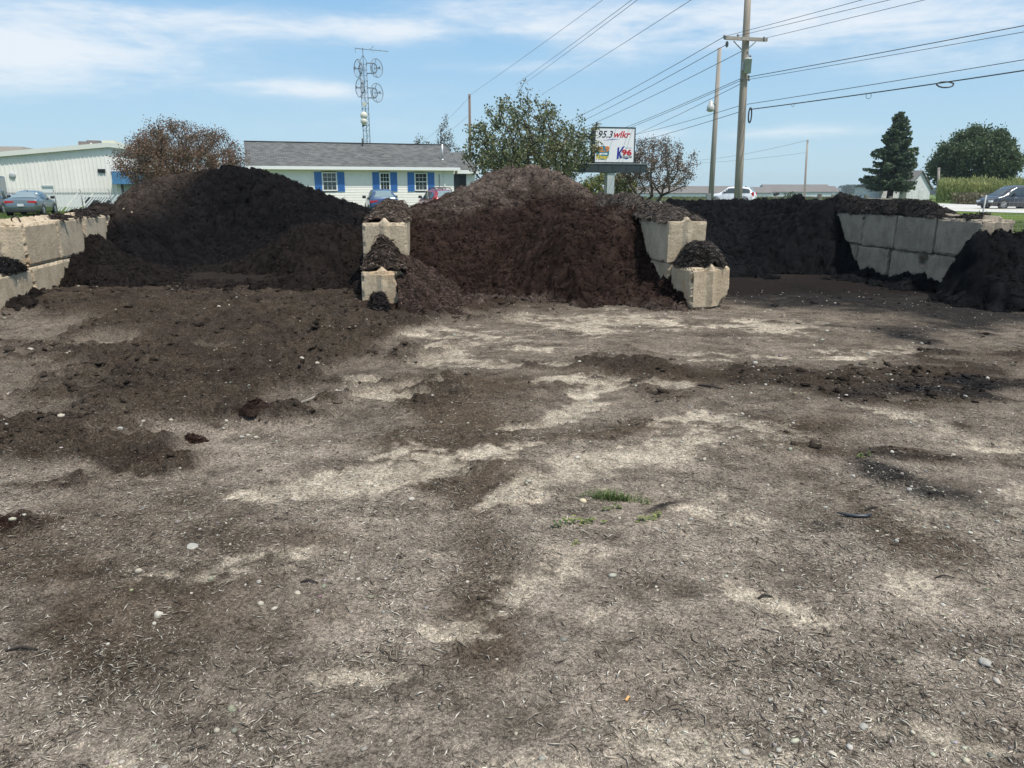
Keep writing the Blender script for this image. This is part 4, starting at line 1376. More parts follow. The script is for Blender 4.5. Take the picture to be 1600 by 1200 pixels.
    # distinct clods of mulch
    for (px, py, w, hh, lab, col) in ((400, 655, 52, 18, 'reddish dark mulch clod rising from the left yard', (.034, .022, .018)), (300, 690, 44, 9, 'low red brown mulch clod on the left yard', (.038, .024, .019)), 
                                      ):
        p = gpix(px, py); dist = math.sqrt(p.x ** 2 + p.y ** 2 + CAM_H ** 2)
        rx = w / FPX * dist / 2; rz_ = hh / FPX * dist

        def hf(X, Y, p=p, rx=rx, rz_=rz_):
            q = ((X - p.x) / rx) ** 2 + ((Y - p.y) / (rx * .8)) ** 2
            return p.z - .02 + (rz_ + .02) * np.clip(1.15 * np.exp(-q * 1.5) - .15, -1, 1)
        mulch('mulch_clod', lab, 'mulch clod', hf, (p.x - rx * 1.4, p.x + rx * 1.4, p.y - rx * 1.2, p.y + rx * 1.2), .010, flat(col), 350, lambda X, Y, Z: np.ones(len(X), bool), 'mulch clods on the yard', .45, int(px), (.015, .05), p.z - .012, .2, slope=4.0)


build_small_ground_things()


# ================================================================== leaves and trees
def leaf_quads(C, size, cols, r, flat_=0.0, droop=0.0):
    """C (N,3) centres; pointed four-cornered leaves"""
    n = len(C)
    d = r.normal(0, 1, (n, 3)); d[:, 2] = d[:, 2] * (1 - flat_) - droop; d /= np.linalg.norm(d, axis=1, keepdims=True)
    q = r.normal(0, 1, (n, 3)); s = np.cross(d, q); s /= np.linalg.norm(s, axis=1, keepdims=True) + 1e-9
    nn = np.cross(d, s)
    L = size[:, None]
    k = r.uniform(.38, .6, (n, 1)) * L
    v = np.stack([C - d * L * .55, C + s * k + nn * L * .08, C + d * L * .6, C - s * k + nn * L * .08], 1).reshape(-1, 3)
    f = (np.arange(n) * 4)[:, None] + np.array([[0, 1, 2, 3]])
    return v, f, np.repeat(cols, 4, 0)


LEAF = mat_vcol('leaf', rough=.55, var=.0, bump=0, translucent=.30, spec=.35)
BARK = mat('tree_bark', (.085, .070, .056), .95, var=.45, scale=6, bump=.8, bscale=30, stretch=(4, 4, .6))
BARKD = mat('dark_tree_bark', (.05, .042, .036), .95, var=.4, scale=6, bump=.8, bscale=30)


def grow(attr, base, seed, stems=4, stem_h=.5, jit=.12, r0=.16):
    """grow branches from the base to every attractor; returns list of (points, radii)"""
    r = np.random.default_rng(seed)
    nodes = [np.array([0, 0, 0.])]; par = [-1]
    for k in range(stems):
        a = 2 * math.pi * (k + r.uniform(-.3, .3)) / max(stems, 1)
        p0 = np.array([.08 * math.cos(a), .08 * math.sin(a), stem_h * .35]); nodes.append(p0); par.append(0)
        sp = r.uniform(.35, .7)
        p1 = np.array([sp * stem_h * math.cos(a), sp * stem_h * math.sin(a), stem_h * r.uniform(.8, 1.1)]); nodes.append(p1); par.append(len(nodes) - 2)
    attr = attr[np.argsort(np.linalg.norm(attr - np.array([0, 0, stem_h * .5]), axis=1))]
    plen = [0.0]
    for i in range(1, len(nodes)): plen.append(plen[par[i]] + np.linalg.norm(nodes[i] - nodes[par[i]]))
    tips = []
    for t in attr:
        A = np.array(nodes); d = np.linalg.norm(A - t, axis=1)
        cost = d + .32 * np.array(plen) + np.where(A[:, 2] > t[2] + .3, .5, 0)
        cost[0] += 1.2
        j = int(np.argmin(cost))
        a = nodes[j]; nseg = max(1, int(d[j] / .45))
        prev = j
        for s in range(1, nseg + 1):
            f = s / nseg
            q = a + (t - a) * f
            if s < nseg: q = q + r.normal(0, jit * min(.5, d[j] / nseg), 3)
            q = q + np.array([0, 0, .10 * d[j] * math.sin(math.pi * f)]) * .4
            nodes.append(q); par.append(prev); plen.append(plen[prev] + np.linalg.norm(q - nodes[prev])); prev = len(nodes) - 1
        tips.append(prev)
    n = len(nodes)
    area = np.zeros(n)
    for t in tips: area[t] += 1
    for i in range(n - 1, 0, -1): area[par[i]] += area[i]
    rad = r0 * (np.maximum(area, 1) / area[0]) ** .46
    return np.array(nodes), np.array(par), rad, tips


def branch_mesh(nodes, par, rad, rmin=.008):
    """each segment a tapered prism (4 to 6 sides)"""
    V, F = [], []
    for i in range(1, len(nodes)):
        j = par[i]
        a, b = nodes[j], nodes[i]
        d = b - a; l = np.linalg.norm(d)
        if l < 1e-6: continue
        d = d / l
        u = np.cross(d, [0, 0, 1.]) if abs(d[2]) < .95 else np.cross(d, [1., 0, 0])
        u /= np.linalg.norm(u); w = np.cross(d, u)
        ra, rb = max(min(rad[j], rad[i] * 1.35), rmin), max(rad[i], rmin)
        n = 7 if ra > .06 else (5 if ra > .025 else 3)
        k = len(V)
        for (c, rr) in ((a - d * ra * .2, ra), (b + d * rb * .2, rb)):
            for q in range(n):
                t = 2 * math.pi * q / n
                V.append(c + u * (rr * math.cos(t)) + w * (rr * math.sin(t)))
        for q in range(n):
            F.append((k + q, k + (q + 1) % n, k + n + (q + 1) % n, k + n + q))
    return np.array(V), np.array(F)


def tree(name, label, cat, base, attr, seed, nleaf, lsize, lcols, spread, stems=4, stem_h=.8, r0=.16, bark=BARK, group=None, rmin=.008, flat_=0.0, droop=0.0, bunch=.5):
    r = np.random.default_rng(seed + 50)
    t = thing(name, label, cat, base, 0, group)
    nodes, par, rad, tips = grow(attr, base, seed, stems, stem_h, r0=r0)
    v, f = branch_mesh(nodes, par, rad, rmin)
    mesh_np('trunk', v, f, bark, t, smooth=True)
    # leaves: on the tips and along the outer twigs
    thin = np.where(rad < r0 * .22)[0]
    pick = r.choice(thin, nleaf)
    a = nodes[pick]; b = nodes[par[pick]]
    c = a + (b - a) * r.random((nleaf, 1)) + r.normal(0, 1, (nleaf, 3)) * spread
    # cluster tone
    tone = (vn3(c[:, 0] * 1.2, c[:, 1] * 1.2, c[:, 2] * 1.2, seed) + .5) * bunch + r.random(nleaf) * (1 - bunch)
    lc = np.array(lcols)
    ix = np.clip((tone * len(lc)).astype(int), 0, len(lc) - 1)
    cols = lc[ix] * r.uniform(.75, 1.25, (nleaf, 1))
    v, f, cc = leaf_quads(c, lsize * r.uniform(.6, 1.4, nleaf), cols, r, flat_, droop)
    mesh_np('crown', v, f, LEAF, t, cols=cc)
    return t


def env_points(n, seed, fn, lo, hi, mind=.0):
    r = np.random.default_rng(seed)
    out = []
    tries = 0
    while len(out) < n and tries < n * 400:
        tries += 1
        p = r.uniform(lo, hi)
        if fn(p) and (mind == 0 or all(np.linalg.norm(p - q) > mind for q in out[-200:])):
            out.append(p)
    return np.array(out)


def nz1(*a):
    return float(vn3(np.array([a[0]]), np.array([a[1]]), np.array([a[2]]), 77)[0])


def dome_env(rx, rz, z0, zc, inner=.35, seed=0, ragged=.35, ry=None):
    ry = ry or rx

    def f(p):
        d = np.array([p[0] / rx, p[1] / ry, (p[2] - zc) / (rz if p[2] > zc else (zc - z0))])
        l = np.linalg.norm(d)
        n = nz1(p[0] * .9 + seed, p[1] * .9, p[2] * .9)
        return inner < l < 1 + ragged * n * 2
    return f


def build_trees():
    # --- rusty crab apple, left
    Y = 40
    b = P(285, 292, Y); b.z = 0
    f = dome_env(3.25, 2.35, 1.2, 2.5, .25, 1, .22)
    at = env_points(900, 31, f, (-4.3, -4.0, 1.1), (4.3, 4.0, 6.2), .18)
    tree('crabapple_tree', 'wide bushy crab apple with sparse rusty brown leaves in front of the blue awning', 'tree', b, at, 31, 42000, .060, [(.19, .10, .066), (.21, .115, .076), (.15, .11, .065), (.17, .098, .07), (.11, .10, .062)], .15, 6, 1.2, .20, BARK, 'crab apple trees by the road', droop=.2)
    # --- big green crab apple, middle
    Y = 39
    b = P(826, 292, Y); b.z = 0

    def f2(p):
        g = dome_env(3.2, 3.1, 1.7, 2.9, .15, 5, .42)(p)
        return g and not (p[0] > 1.5 and p[2] > 5.2 - .0 * p[0])
    at = env_points(900, 33, f2, (-3.8, -3.4, 1.7), (4.1, 3.4, 6.9), .18)
    tree('crabapple_tree', 'large spreading green crab apple behind the middle pile, overlapping the sign', 'tree', b, at, 34, 17000, .095, [(.13, .15, .07), (.16, .18, .085), (.11, .13, .06), (.17, .165, .075), (.19, .145, .07)], .12, 5, 1.5, .24, BARKD, 'crab apple trees by the road', droop=.15)
    # --- small brown crab apple, right of the sign
    Y = 43
    b = P(1018, 292, Y); b.z = 0
    f3 = dome_env(2.15, 1.75, 1.3, 2.4, .25, 9, .35)
    at = env_points(380, 35, f3, (-2.4, -2.2, 1.2), (2.7, 2.2, 4.4), .22)
    tree('crabapple_tree', 'small crab apple with thin brownish leaves right of the sign', 'tree', b, at, 35, 12000, .065, [(.19, .14, .11), (.16, .13, .09), (.22, .16, .13), (.13, .115, .085)], .11, 4, 1.15, .13, BARK, 'crab apple trees by the road', droop=.2)
    # --- thin half bare tree behind the house
    Y = 74
    b = P(688, 292, Y); b.z = 0
    f4 = lambda p: (p[0] / 3.0) ** 2 + (p[1] / 2.5) ** 2 < 1 and 3.0 < p[2] < 6.0 + 2.4 * math.exp(-((p[0] - 0.6) / .5) ** 2) + 1.6 * math.exp(-((p[0] + 2.2) / .4) ** 2) - .18 * p[0] ** 2
    at = env_points(260, 37, f4, (-2.9, -2, 3), (2.9, 2, 8.6), .25)
    tree('bare_tree', 'thin nearly bare tree rising behind the roof of the white house', 'tree', b, at, 37, 2600, .12, [(.13, .135, .10), (.11, .11, .085), (.15, .14, .11)], .15, 3, 2.5, .16, BARKD, droop=.1)
    # --- yellow green bush behind the sign post
    Y = 46
    b = P(947, 292, Y); b.z = 0
    f5 = dome_env(1.65, 1.1, .2, 1.5, .45, 12, .25)
    at = env_points(260, 39, f5, (-1.9, -1.6, .2), (1.9, 1.6, 2.8), .18)
    tree('bush', 'rounded yellow green bush behind the sign post', 'bush', b, at, 39, 9000, .085, [(.50, .43, .11), (.40, .37, .10), (.17, .20, .07), (.14, .17, .065), (.44, .39, .11)], .11, 6, .5, .08, BARK, bunch=.75)
    # --- big round maple
    Y = 112
    b = P(1519, 292, Y); b.z = 0
    f6 = dome_env(5.7, 5.9, 1.3, 4.0, .66, 15, .13)
    at = env_points(620, 41, f6, (-7.6, -7.2, 1.2), (7.6, 7.2, 11.6), .4)
    tree('maple_tree', 'huge round dense dark green maple behind the corn patch', 'tree', b, at, 41, 44000, .27, [(.050, .080, .034), (.064, .098, .040), (.080, .115, .045), (.042, .070, .030)], .42, 5, 1.6, .5, BARKD, rmin=.03, bunch=.7)
    # --- far left shrubs behind the awning are part of the crab apple's view; a far hedgerow on the horizon
    r = np.random.default_rng(77)
    n = 26000
    X = r.uniform(392, 800, n); Yy = 900 + r.uniform(-22, 22, n)
    hh = 6.0 + 4.0 * (vn2(X / 30., Yy * 0, 5) + .5) + 4.5 * np.exp(-((X - 409) / 9.) ** 2) + 3 * (vn2(X / 8., Yy * 0, 6) + .3)
    Z = -7.2 + hh * r.random(n) ** .7
    tone = vn3(X / 8, Yy / 8, Z / 4, 3) + .5
    cols = np.array([.055, .085, .055]) * (0.7 + .7 * tone)[:, None]
    v, f, c = leaf_quads(np.stack([X, Yy, Z], 1), r.uniform(1.0, 2.4, n), cols, r)
    o = mesh_np('distant_woods', v, f, LEAF, cols=c)
    tag(o, 'far dark line of woods on the horizon', None, None, 'stuff')


def build_spruce():
    Y = 96
    b = P(1392, 292, Y); b.z = 0
    t = thing('spruce_tree', 'tall pointed dark green spruce in front of the white shed', 'tree', b)
    r = np.random.default_rng(51)
    H = 10.8
    m = MB(); m.tube([(0, 0, -.1), (0, 0, 1.5), (.05, 0, 6), (0, 0, H - .3)], [.42, .33, .18, .03], 9)
    m.build('trunk', BARKD, t, True)
    C, cols, D = [], [], []
    V, F = [], []
    bm_ = MB()
    z = 1.75
    while z < H - .15:
        f = (z - 1.5) / (H - 1.5)
        R = (3.7 * (1 - f) ** .72 + .1) * (1.0 if f > .05 else .92)
        nb = max(4, int(9 - 4 * f))
        a0 = r.uniform(0, 6.28)
        for k in range(nb):
            a = a0 + 2 * math.pi * k / nb + r.normal(0, .18)
            L = R * r.uniform(.55, 1.18)
            dz = -.28 * L * (1 - f * .6) * r.uniform(.3, 1.1)
            tip = .20 * L
            pts = []
            for q in range(7):
                u = q / 6
                pts.append(Vector((math.cos(a) * L * u, math.sin(a) * L * u, z + dz * u + tip * u ** 3 + .1 * math.sin(u * 3))))
            bm_.tube([pts[0], pts[3], pts[6]], [.05 * (1 - f) + .015, .03, .01], 4, cap=False)
            nl = int(26 + 46 * L)
            for q in range(nl):
                u = r.random() ** .65
                i = min(5, int(u * 6)); fr = u * 6 - i
                c = pts[i].lerp(pts[i + 1], fr)
                sw = .30 * (1 - .6 * u) * min(1, L / 1.4) + .06
                lat = r.normal(0, sw)
                c = c + Vector((-math.sin(a) * lat, math.cos(a) * lat, -abs(r.normal(0, .17)) - abs(lat) * .25 + .04))
                C.append(c); D.append((math.cos(a), math.sin(a)))
        z += .40 * (1 - .35 * f) * r.uniform(.85, 1.15)
    C = np.array(C)
    n = len(C)
    tone = (vn3(C[:, 0] * 1.1, C[:, 1] * 1.1, C[:, 2] * 1.3, 5) + .5)
    lc = np.array([.045, .075, .042]) + tone[:, None] * np.array([.050, .060, .028])
    v, f, cc = leaf_quads(C, r.uniform(.14, .30, n), lc * r.uniform(.75, 1.25, (n, 1)), r, .2, .35)
    mesh_np('crown', v, f, LEAF, t, cols=cc)
    bm_.build('branches', BARKD, t)


build_trees()
build_spruce()


# ================================================================== buildings
WHITE_SIDING = mat('white_siding', (.89, .84, .78), .55, var=.06, scale=3)
WHITE_TRIM = mat('white_trim', (.80, .80, .78), .5)
BLUE_SHUT = mat('blue_shutter_paint', (.055, .19, .50), .5, var=.12, scale=8)
GLASS = mat('window_glass', (.03, .04, .045), .06, spec=.8)
ROT = math.atan2(.325, .946)


def shingle_mat(name, a, b, mort, sx=.34, sy=.15):
    m = bpy.data.materials.new(name); m.use_nodes = True
    nt = m.node_tree; N, L = nt.nodes.new, nt.links.new
    bs = nt.nodes['Principled BSDF']; bs.inputs['Roughness'].default_value = .95; bs.inputs['Specular IOR Level'].default_value = .15
    tc = N('ShaderNodeTexCoord')
    br = N('ShaderNodeTexBrick')
    br.inputs['Scale'].default_value = 1.0
    br.inputs['Brick Width'].default_value = sx; br.inputs['Row Height'].default_value = sy; br.inputs['Mortar Size'].default_value = .012
    br.inputs['Color1'].default_value = (*a, 1); br.inputs['Color2'].default_value = (*b, 1); br.inputs['Mortar'].default_value = (*mort, 1)
    L(tc.outputs['UV'], br.inputs['Vector'])
    nz = N('ShaderNodeTexNoise'); nz.inputs['Scale'].default_value = 1.1; nz.inputs['Detail'].default_value = 5
    L(tc.outputs['Object'], nz.inputs['Vector'])
    mr = N('ShaderNodeMapRange'); mr.inputs['To Min'].default_value = .72; mr.inputs['To Max'].default_value = 1.25
    L(nz.outputs[0], mr.inputs['Value'])
    sc = N('ShaderNodeVectorMath'); sc.operation = 'SCALE'
    L(br.outputs[0], sc.inputs[0]); L(mr.outputs[0], sc.inputs['Scale'])
    L(sc.outputs[0], bs.inputs['Base Color'])
    return m


SHINGLE = shingle_mat('grey_shingles', (.088, .090, .090), (.165, .165, .16), (.055, .057, .06))


def roof_slab(mb_name, pts, thick, m, parent):
    """one roof slope: pts = eave-left, eave-right, ridge-right, ridge-left; UV in metres"""
    e0, e1, r1, r0 = [Vector(p) for p in pts]
    n = (e1 - e0).cross(r0 - e0).normalized()
    if n.z < 0: n = -n
    me = bpy.data.meshes.new(mb_name)
    v = [e0, e1, r1, r0] + [p - n * thick for p in (e0, e1, r1, r0)]
    f = [(0, 1, 2, 3), (7, 6, 5, 4), (0, 4, 5, 1), (1, 5, 6, 2), (2, 6, 7, 3), (3, 7, 4, 0)]
    me.from_pydata([tuple(p) for p in v], [], f)
    uv = me.uv_layers.new(name='UVMap')
    ux = (e1 - e0).normalized(); vy = n.cross(ux)
    for lp in me.loops:
        p = Vector(me.vertices[lp.vertex_index].co) - e0
        uv.data[lp.index].uv = (p.dot(ux), p.dot(vy))
    me.update()
    return link_mesh(mb_name, me, m, parent)


def clapboard(x0, x1, z0, z1, y, holes, bh=.13, lap=.014):
    """lapped boards facing -y with rectangular holes (x0,x1,z0,z1)"""
    m = MB()
    z = z0
    while z < z1 - 1e-4:
        zt = min(z + bh, z1)
        cuts = [(x0, x1)]
        for (a, b, c, d) in holes:
            if zt > c + .01 and z < d - .01:
                nc = []
                for (p, q) in cuts:
                    if b <= p or a >= q: nc.append((p, q)); continue
                    if a > p: nc.append((p, a))
                    if b < q: nc.append((b, q))
                cuts = nc
        for (p, q) in cuts:
            m.quad((p, y - lap, z), (q, y - lap, z), (q, y, zt), (p, y, zt))
            m.quad((p, y, z), (q, y, z), (q, y - lap, z), (p, y - lap, z))
        z = zt
    return m


def sash_window(parent, x0, x1, z0, z1, y, rows=2, cols=3):
    w = MB(); fr = .085
    w.boxr(x0 - fr, x0, y - .05, y + .05, z0 - fr, z1 + fr); w.boxr(x1, x1 + fr, y - .05, y + .05, z0 - fr, z1 + fr)
    w.boxr(x0, x1, y - .052, y + .05, z1, z1 + fr); w.boxr(x0, x1, y - .07, y + .05, z0 - fr, z0)
    fo = w.build('window', WHITE_TRIM, parent)
    zm = (z0 + z1) / 2
    s = MB(); s.boxr(x0 + .001, x1 - .001, y - .03, y + .03, zm - .03, zm + .03)
    for (a, b) in ((z0, zm - .03), (zm + .03, z1)):
        for i in range(1, cols): xx = x0 + (x1 - x0) * i / cols; s.boxr(xx - .011, xx + .011, y - .004, y + .008, a, b)
        zz = (a + b) / 2; s.boxr(x0, x1, y - .006, y + .006, zz - .011, zz + .011)
    s.build('muntins', WHITE_TRIM, fo)
    g = MB(); g.quad((x0, y + .012, z0), (x1, y + .012, z0), (x1, y + .012, z1), (x0, y + .012, z1)); g.build('pane', GLASS, fo)
    return fo


def build_house():
    O = P(387, 292, 52); O.z = 0
    t = thing('house', 'white sided house with grey shingle roof and blue shutters', 'house', O, ROT)
    ux, uy = math.cos(ROT), math.sin(ROT)

    def sx(px, yl=0.0):
        """house x of a pixel column on the front plane shifted back by yl"""
        k = KX(px)
        ox, oy = O.x - uy * yl, O.y + ux * yl
        # account for pitch of the camera: columns near the horizon are unaffected
        return (k * oy - ox) / (ux - k * uy)

    def zz(px, py, yl=0.0):
        s = sx(px, yl)
        return P(px, py, O.y + s * uy + ux * yl).z
    Lh, Dp = sx(714), 8.0
    ez, rzz = 3.14, 4.78
    wins = [(sx(504.5), sx(524.5), 1.50, 2.62), (sx(594.5), sx(607.5), 1.50, 2.62), (sx(649), sx(666), 1.50, 2.62)]
    holes = [(a - .08, b + .08, c - .08, d + .08) for (a, b, c, d) in wins]
    w = clapboard(.25, Lh - .25, .25, ez, 0, holes, .18, .018)
    # gable ends and back as plain sided walls
    for xx in (.25, Lh - .25):
        w.quad((xx, 0, .2), (xx, Dp, .2), (xx, Dp, ez), (xx, Dp / 2, rzz - .12), (xx, 0, ez))
    w.quad((.25, Dp, .2), (Lh - .25, Dp, .2), (Lh - .25, Dp, ez), (.25, Dp, ez))
    w.build('wall', WHITE_SIDING, t)
    fd = MB(); fd.boxr(.28, Lh - .28, .02, Dp - .02, -.1, .25); fd.build('foundation', mat('foundation', (.36, .35, .33), .9, var=.2), t)
    for i, (a, b, c, d) in enumerate(wins):
        sash_window(t, a, b, c, d, 0, cols=3)
        bw = .50
        for (p, q) in ((a - .09 - bw, a - .095), (b + .095, b + .09 + bw)):
            m = MB(); m.boxr(p, q, -.05, -.016, c - .12, d + .10)
            for (z0, z1) in ((c - .04, (c + d) / 2 - .04), ((c + d) / 2 + .02, d + .03)):
                k = z0
                while k < z1 - .04:
                    m.box(((p + q) / 2, -.055, k + .02), (q - p - .12, .012, .028)); k += .05
            m.build('shutter', BLUE_SHUT, t)
    ov = .45
    es = (rzz - ez) / (Dp / 2)
    ze = ez - ov * es + .10
    rf = roof_slab('roof', [(0, -ov, ze), (Lh + .12, -ov, ze), (Lh + .12, Dp / 2, rzz + .10), (0, Dp / 2, rzz + .10)], .10, SHINGLE, t)
    roof_slab('roof', [(Lh + .12, Dp + ov, ze), (0, Dp + ov, ze), (0, Dp / 2, rzz + .096), (Lh + .12, Dp / 2, rzz + .096)], .10, SHINGLE, t)
    m = MB(); m.boxr(-.02, Lh + .14, -ov - .04, -ov + .0, ze - .20, ze + .01); m.boxr(-.02, Lh + .14, -ov + .004, .0, ze - .20, ze - .16); m.build('fascia', WHITE_TRIM, t)
    for xx in (-.025, Lh + .145):
        for sgn in (0, 1):
            m = MB()
            y0, y1 = (-ov, Dp / 2) if sgn == 0 else (Dp + ov, Dp / 2)
            a = Vector((xx, y0, ze - .1)); b = Vector((xx, y1, rzz))
            m.quad(a, b, b + Vector((0, 0, .12)), a + Vector((0, 0, .12)))
            m.build('rake_trim', WHITE_TRIM, t)
    m = MB(); m.boxr(.0, Lh + .12, Dp / 2 - .16, Dp / 2 + .16, rzz + .085, rzz + .125); m.build('ridge_cap', mat('ridge_cap', (.07, .073, .075), .9), rf)
    # roof vents
    xv = sx(569, Dp / 2 - .5)
    m = MB(); m.tube([(xv, Dp / 2 - .5, rzz - .3), (xv, Dp / 2 - .5, rzz + .42)], .055, 8); m.build('vent_pipe', mat('dark_pipe', (.03, .03, .032), .6), t, True)
    m = MB(); m.boxr(xv - .25, xv + .25, Dp / 2 - .85, Dp / 2 - .72, rzz - .38, rzz - .28); m.build('vent_flashing', mat('pale_metal', (.55, .56, .56), .4, .5), t)
    xv = sx(692, 1.0)
    zr0 = ez + 1.0 * es
    m = MB(); m.tube([(xv, 1.0, zr0), (xv, 1.0, zr0 + 1.2)], .07, 8); m.tube([(xv, 1.0, zr0), (xv, 1.0, zr0 + .15)], .10, 8); m.build('flue_pipe', mat('pale_metal', (.55, .56, .56), .4, .5), t, True)
    # downspouts near the right corner
    m = MB(); m.boxr(Lh - 1.0, Lh - .92, -.09, -.02, .3, ze - .2); m.build('downspout', WHITE_TRIM, t)
    m = MB(); m.tube([(Lh - 1.35, -.05, .4), (Lh - 1.35, -.05, 2.6)], .03, 6); m.boxr(Lh - 1.5, Lh - 1.2, -.14, -.02, 1.1, 1.6); m.build('meter_conduit', mat('grey_meter', (.28, .29, .29), .5, .3), t)
    # entry wing with its lower roof
    x1 = sx(746, .9); y0 = .9; D2 = 5.2
    ez2, rz2 = 3.0, 4.2
    w = MB(); w.boxr(Lh - .2, x1 - .2, y0, y0 + D2, 0, ez2); w.prism([(y0, ez2), (y0 + D2, ez2), (y0 + D2 / 2, rz2 - .05)], x1 - .6, x1 - .22, 'x')
    w.build('wing_wall', WHITE_SIDING, t)
    s2 = (rz2 - ez2) / (D2 / 2)
    roof_slab('wing_roof', [(Lh + .14, y0 - .4, ez2 - .4 * s2 + .1), (x1, y0 - .4, ez2 - .4 * s2 + .1), (x1 - .1, y0 + D2 / 2, rz2 + .1), (Lh + .14, y0 + D2 / 2, rz2 + .1)], .10, SHINGLE, t)
    roof_slab('wing_roof', [(x1, y0 + D2 + .4, ez2 - .4 * s2 + .1), (Lh + .14, y0 + D2 + .4, ez2 - .4 * s2 + .1), (Lh + .14, y0 + D2 / 2, rz2 + .096), (x1 - .1, y0 + D2 / 2, rz2 + .096)], .10, SHINGLE, t)
    m = MB(); m.boxr(Lh + .16, x1 + .02, y0 - .46, y0 - .405, ez2 - .4 * s2 - .16, ez2 - .4 * s2 + .1); m.build('wing_fascia', WHITE_TRIM, t)
    dx0, dx1 = sx(709, y0), sx(728, y0)
    dr = MB(); fw = .09
    dr.boxr(dx0, dx0 + fw, y0 - .06, y0 - .002, 0.1, 2.62); dr.boxr(dx1 - fw, dx1, y0 - .06, y0 - .002, .1, 2.62); dr.boxr(dx0 + fw, dx1 - fw, y0 - .06, y0 - .002, 2.52, 2.62); dr.boxr(dx0 + fw, dx1 - fw, y0 - .06, y0 - .002, .1, .3)
    do = dr.build('entry_door', mat('black_frame', (.02, .021, .022), .4), t)
    m = MB(); m.quad((dx0 + fw, y0 - .03, .3), (dx1 - fw, y0 - .03, .3), (dx1 - fw, y0 - .03, 2.52), (dx0 + fw, y0 - .03, 2.52)); m.build('pane', GLASS, do)
    m = MB(); m.box(((dx0 + dx1) / 2 + .1, y0 - .04, 1.25), (.22, .006, .16)); m.build('notice', WHITE_TRIM, do)


build_house()


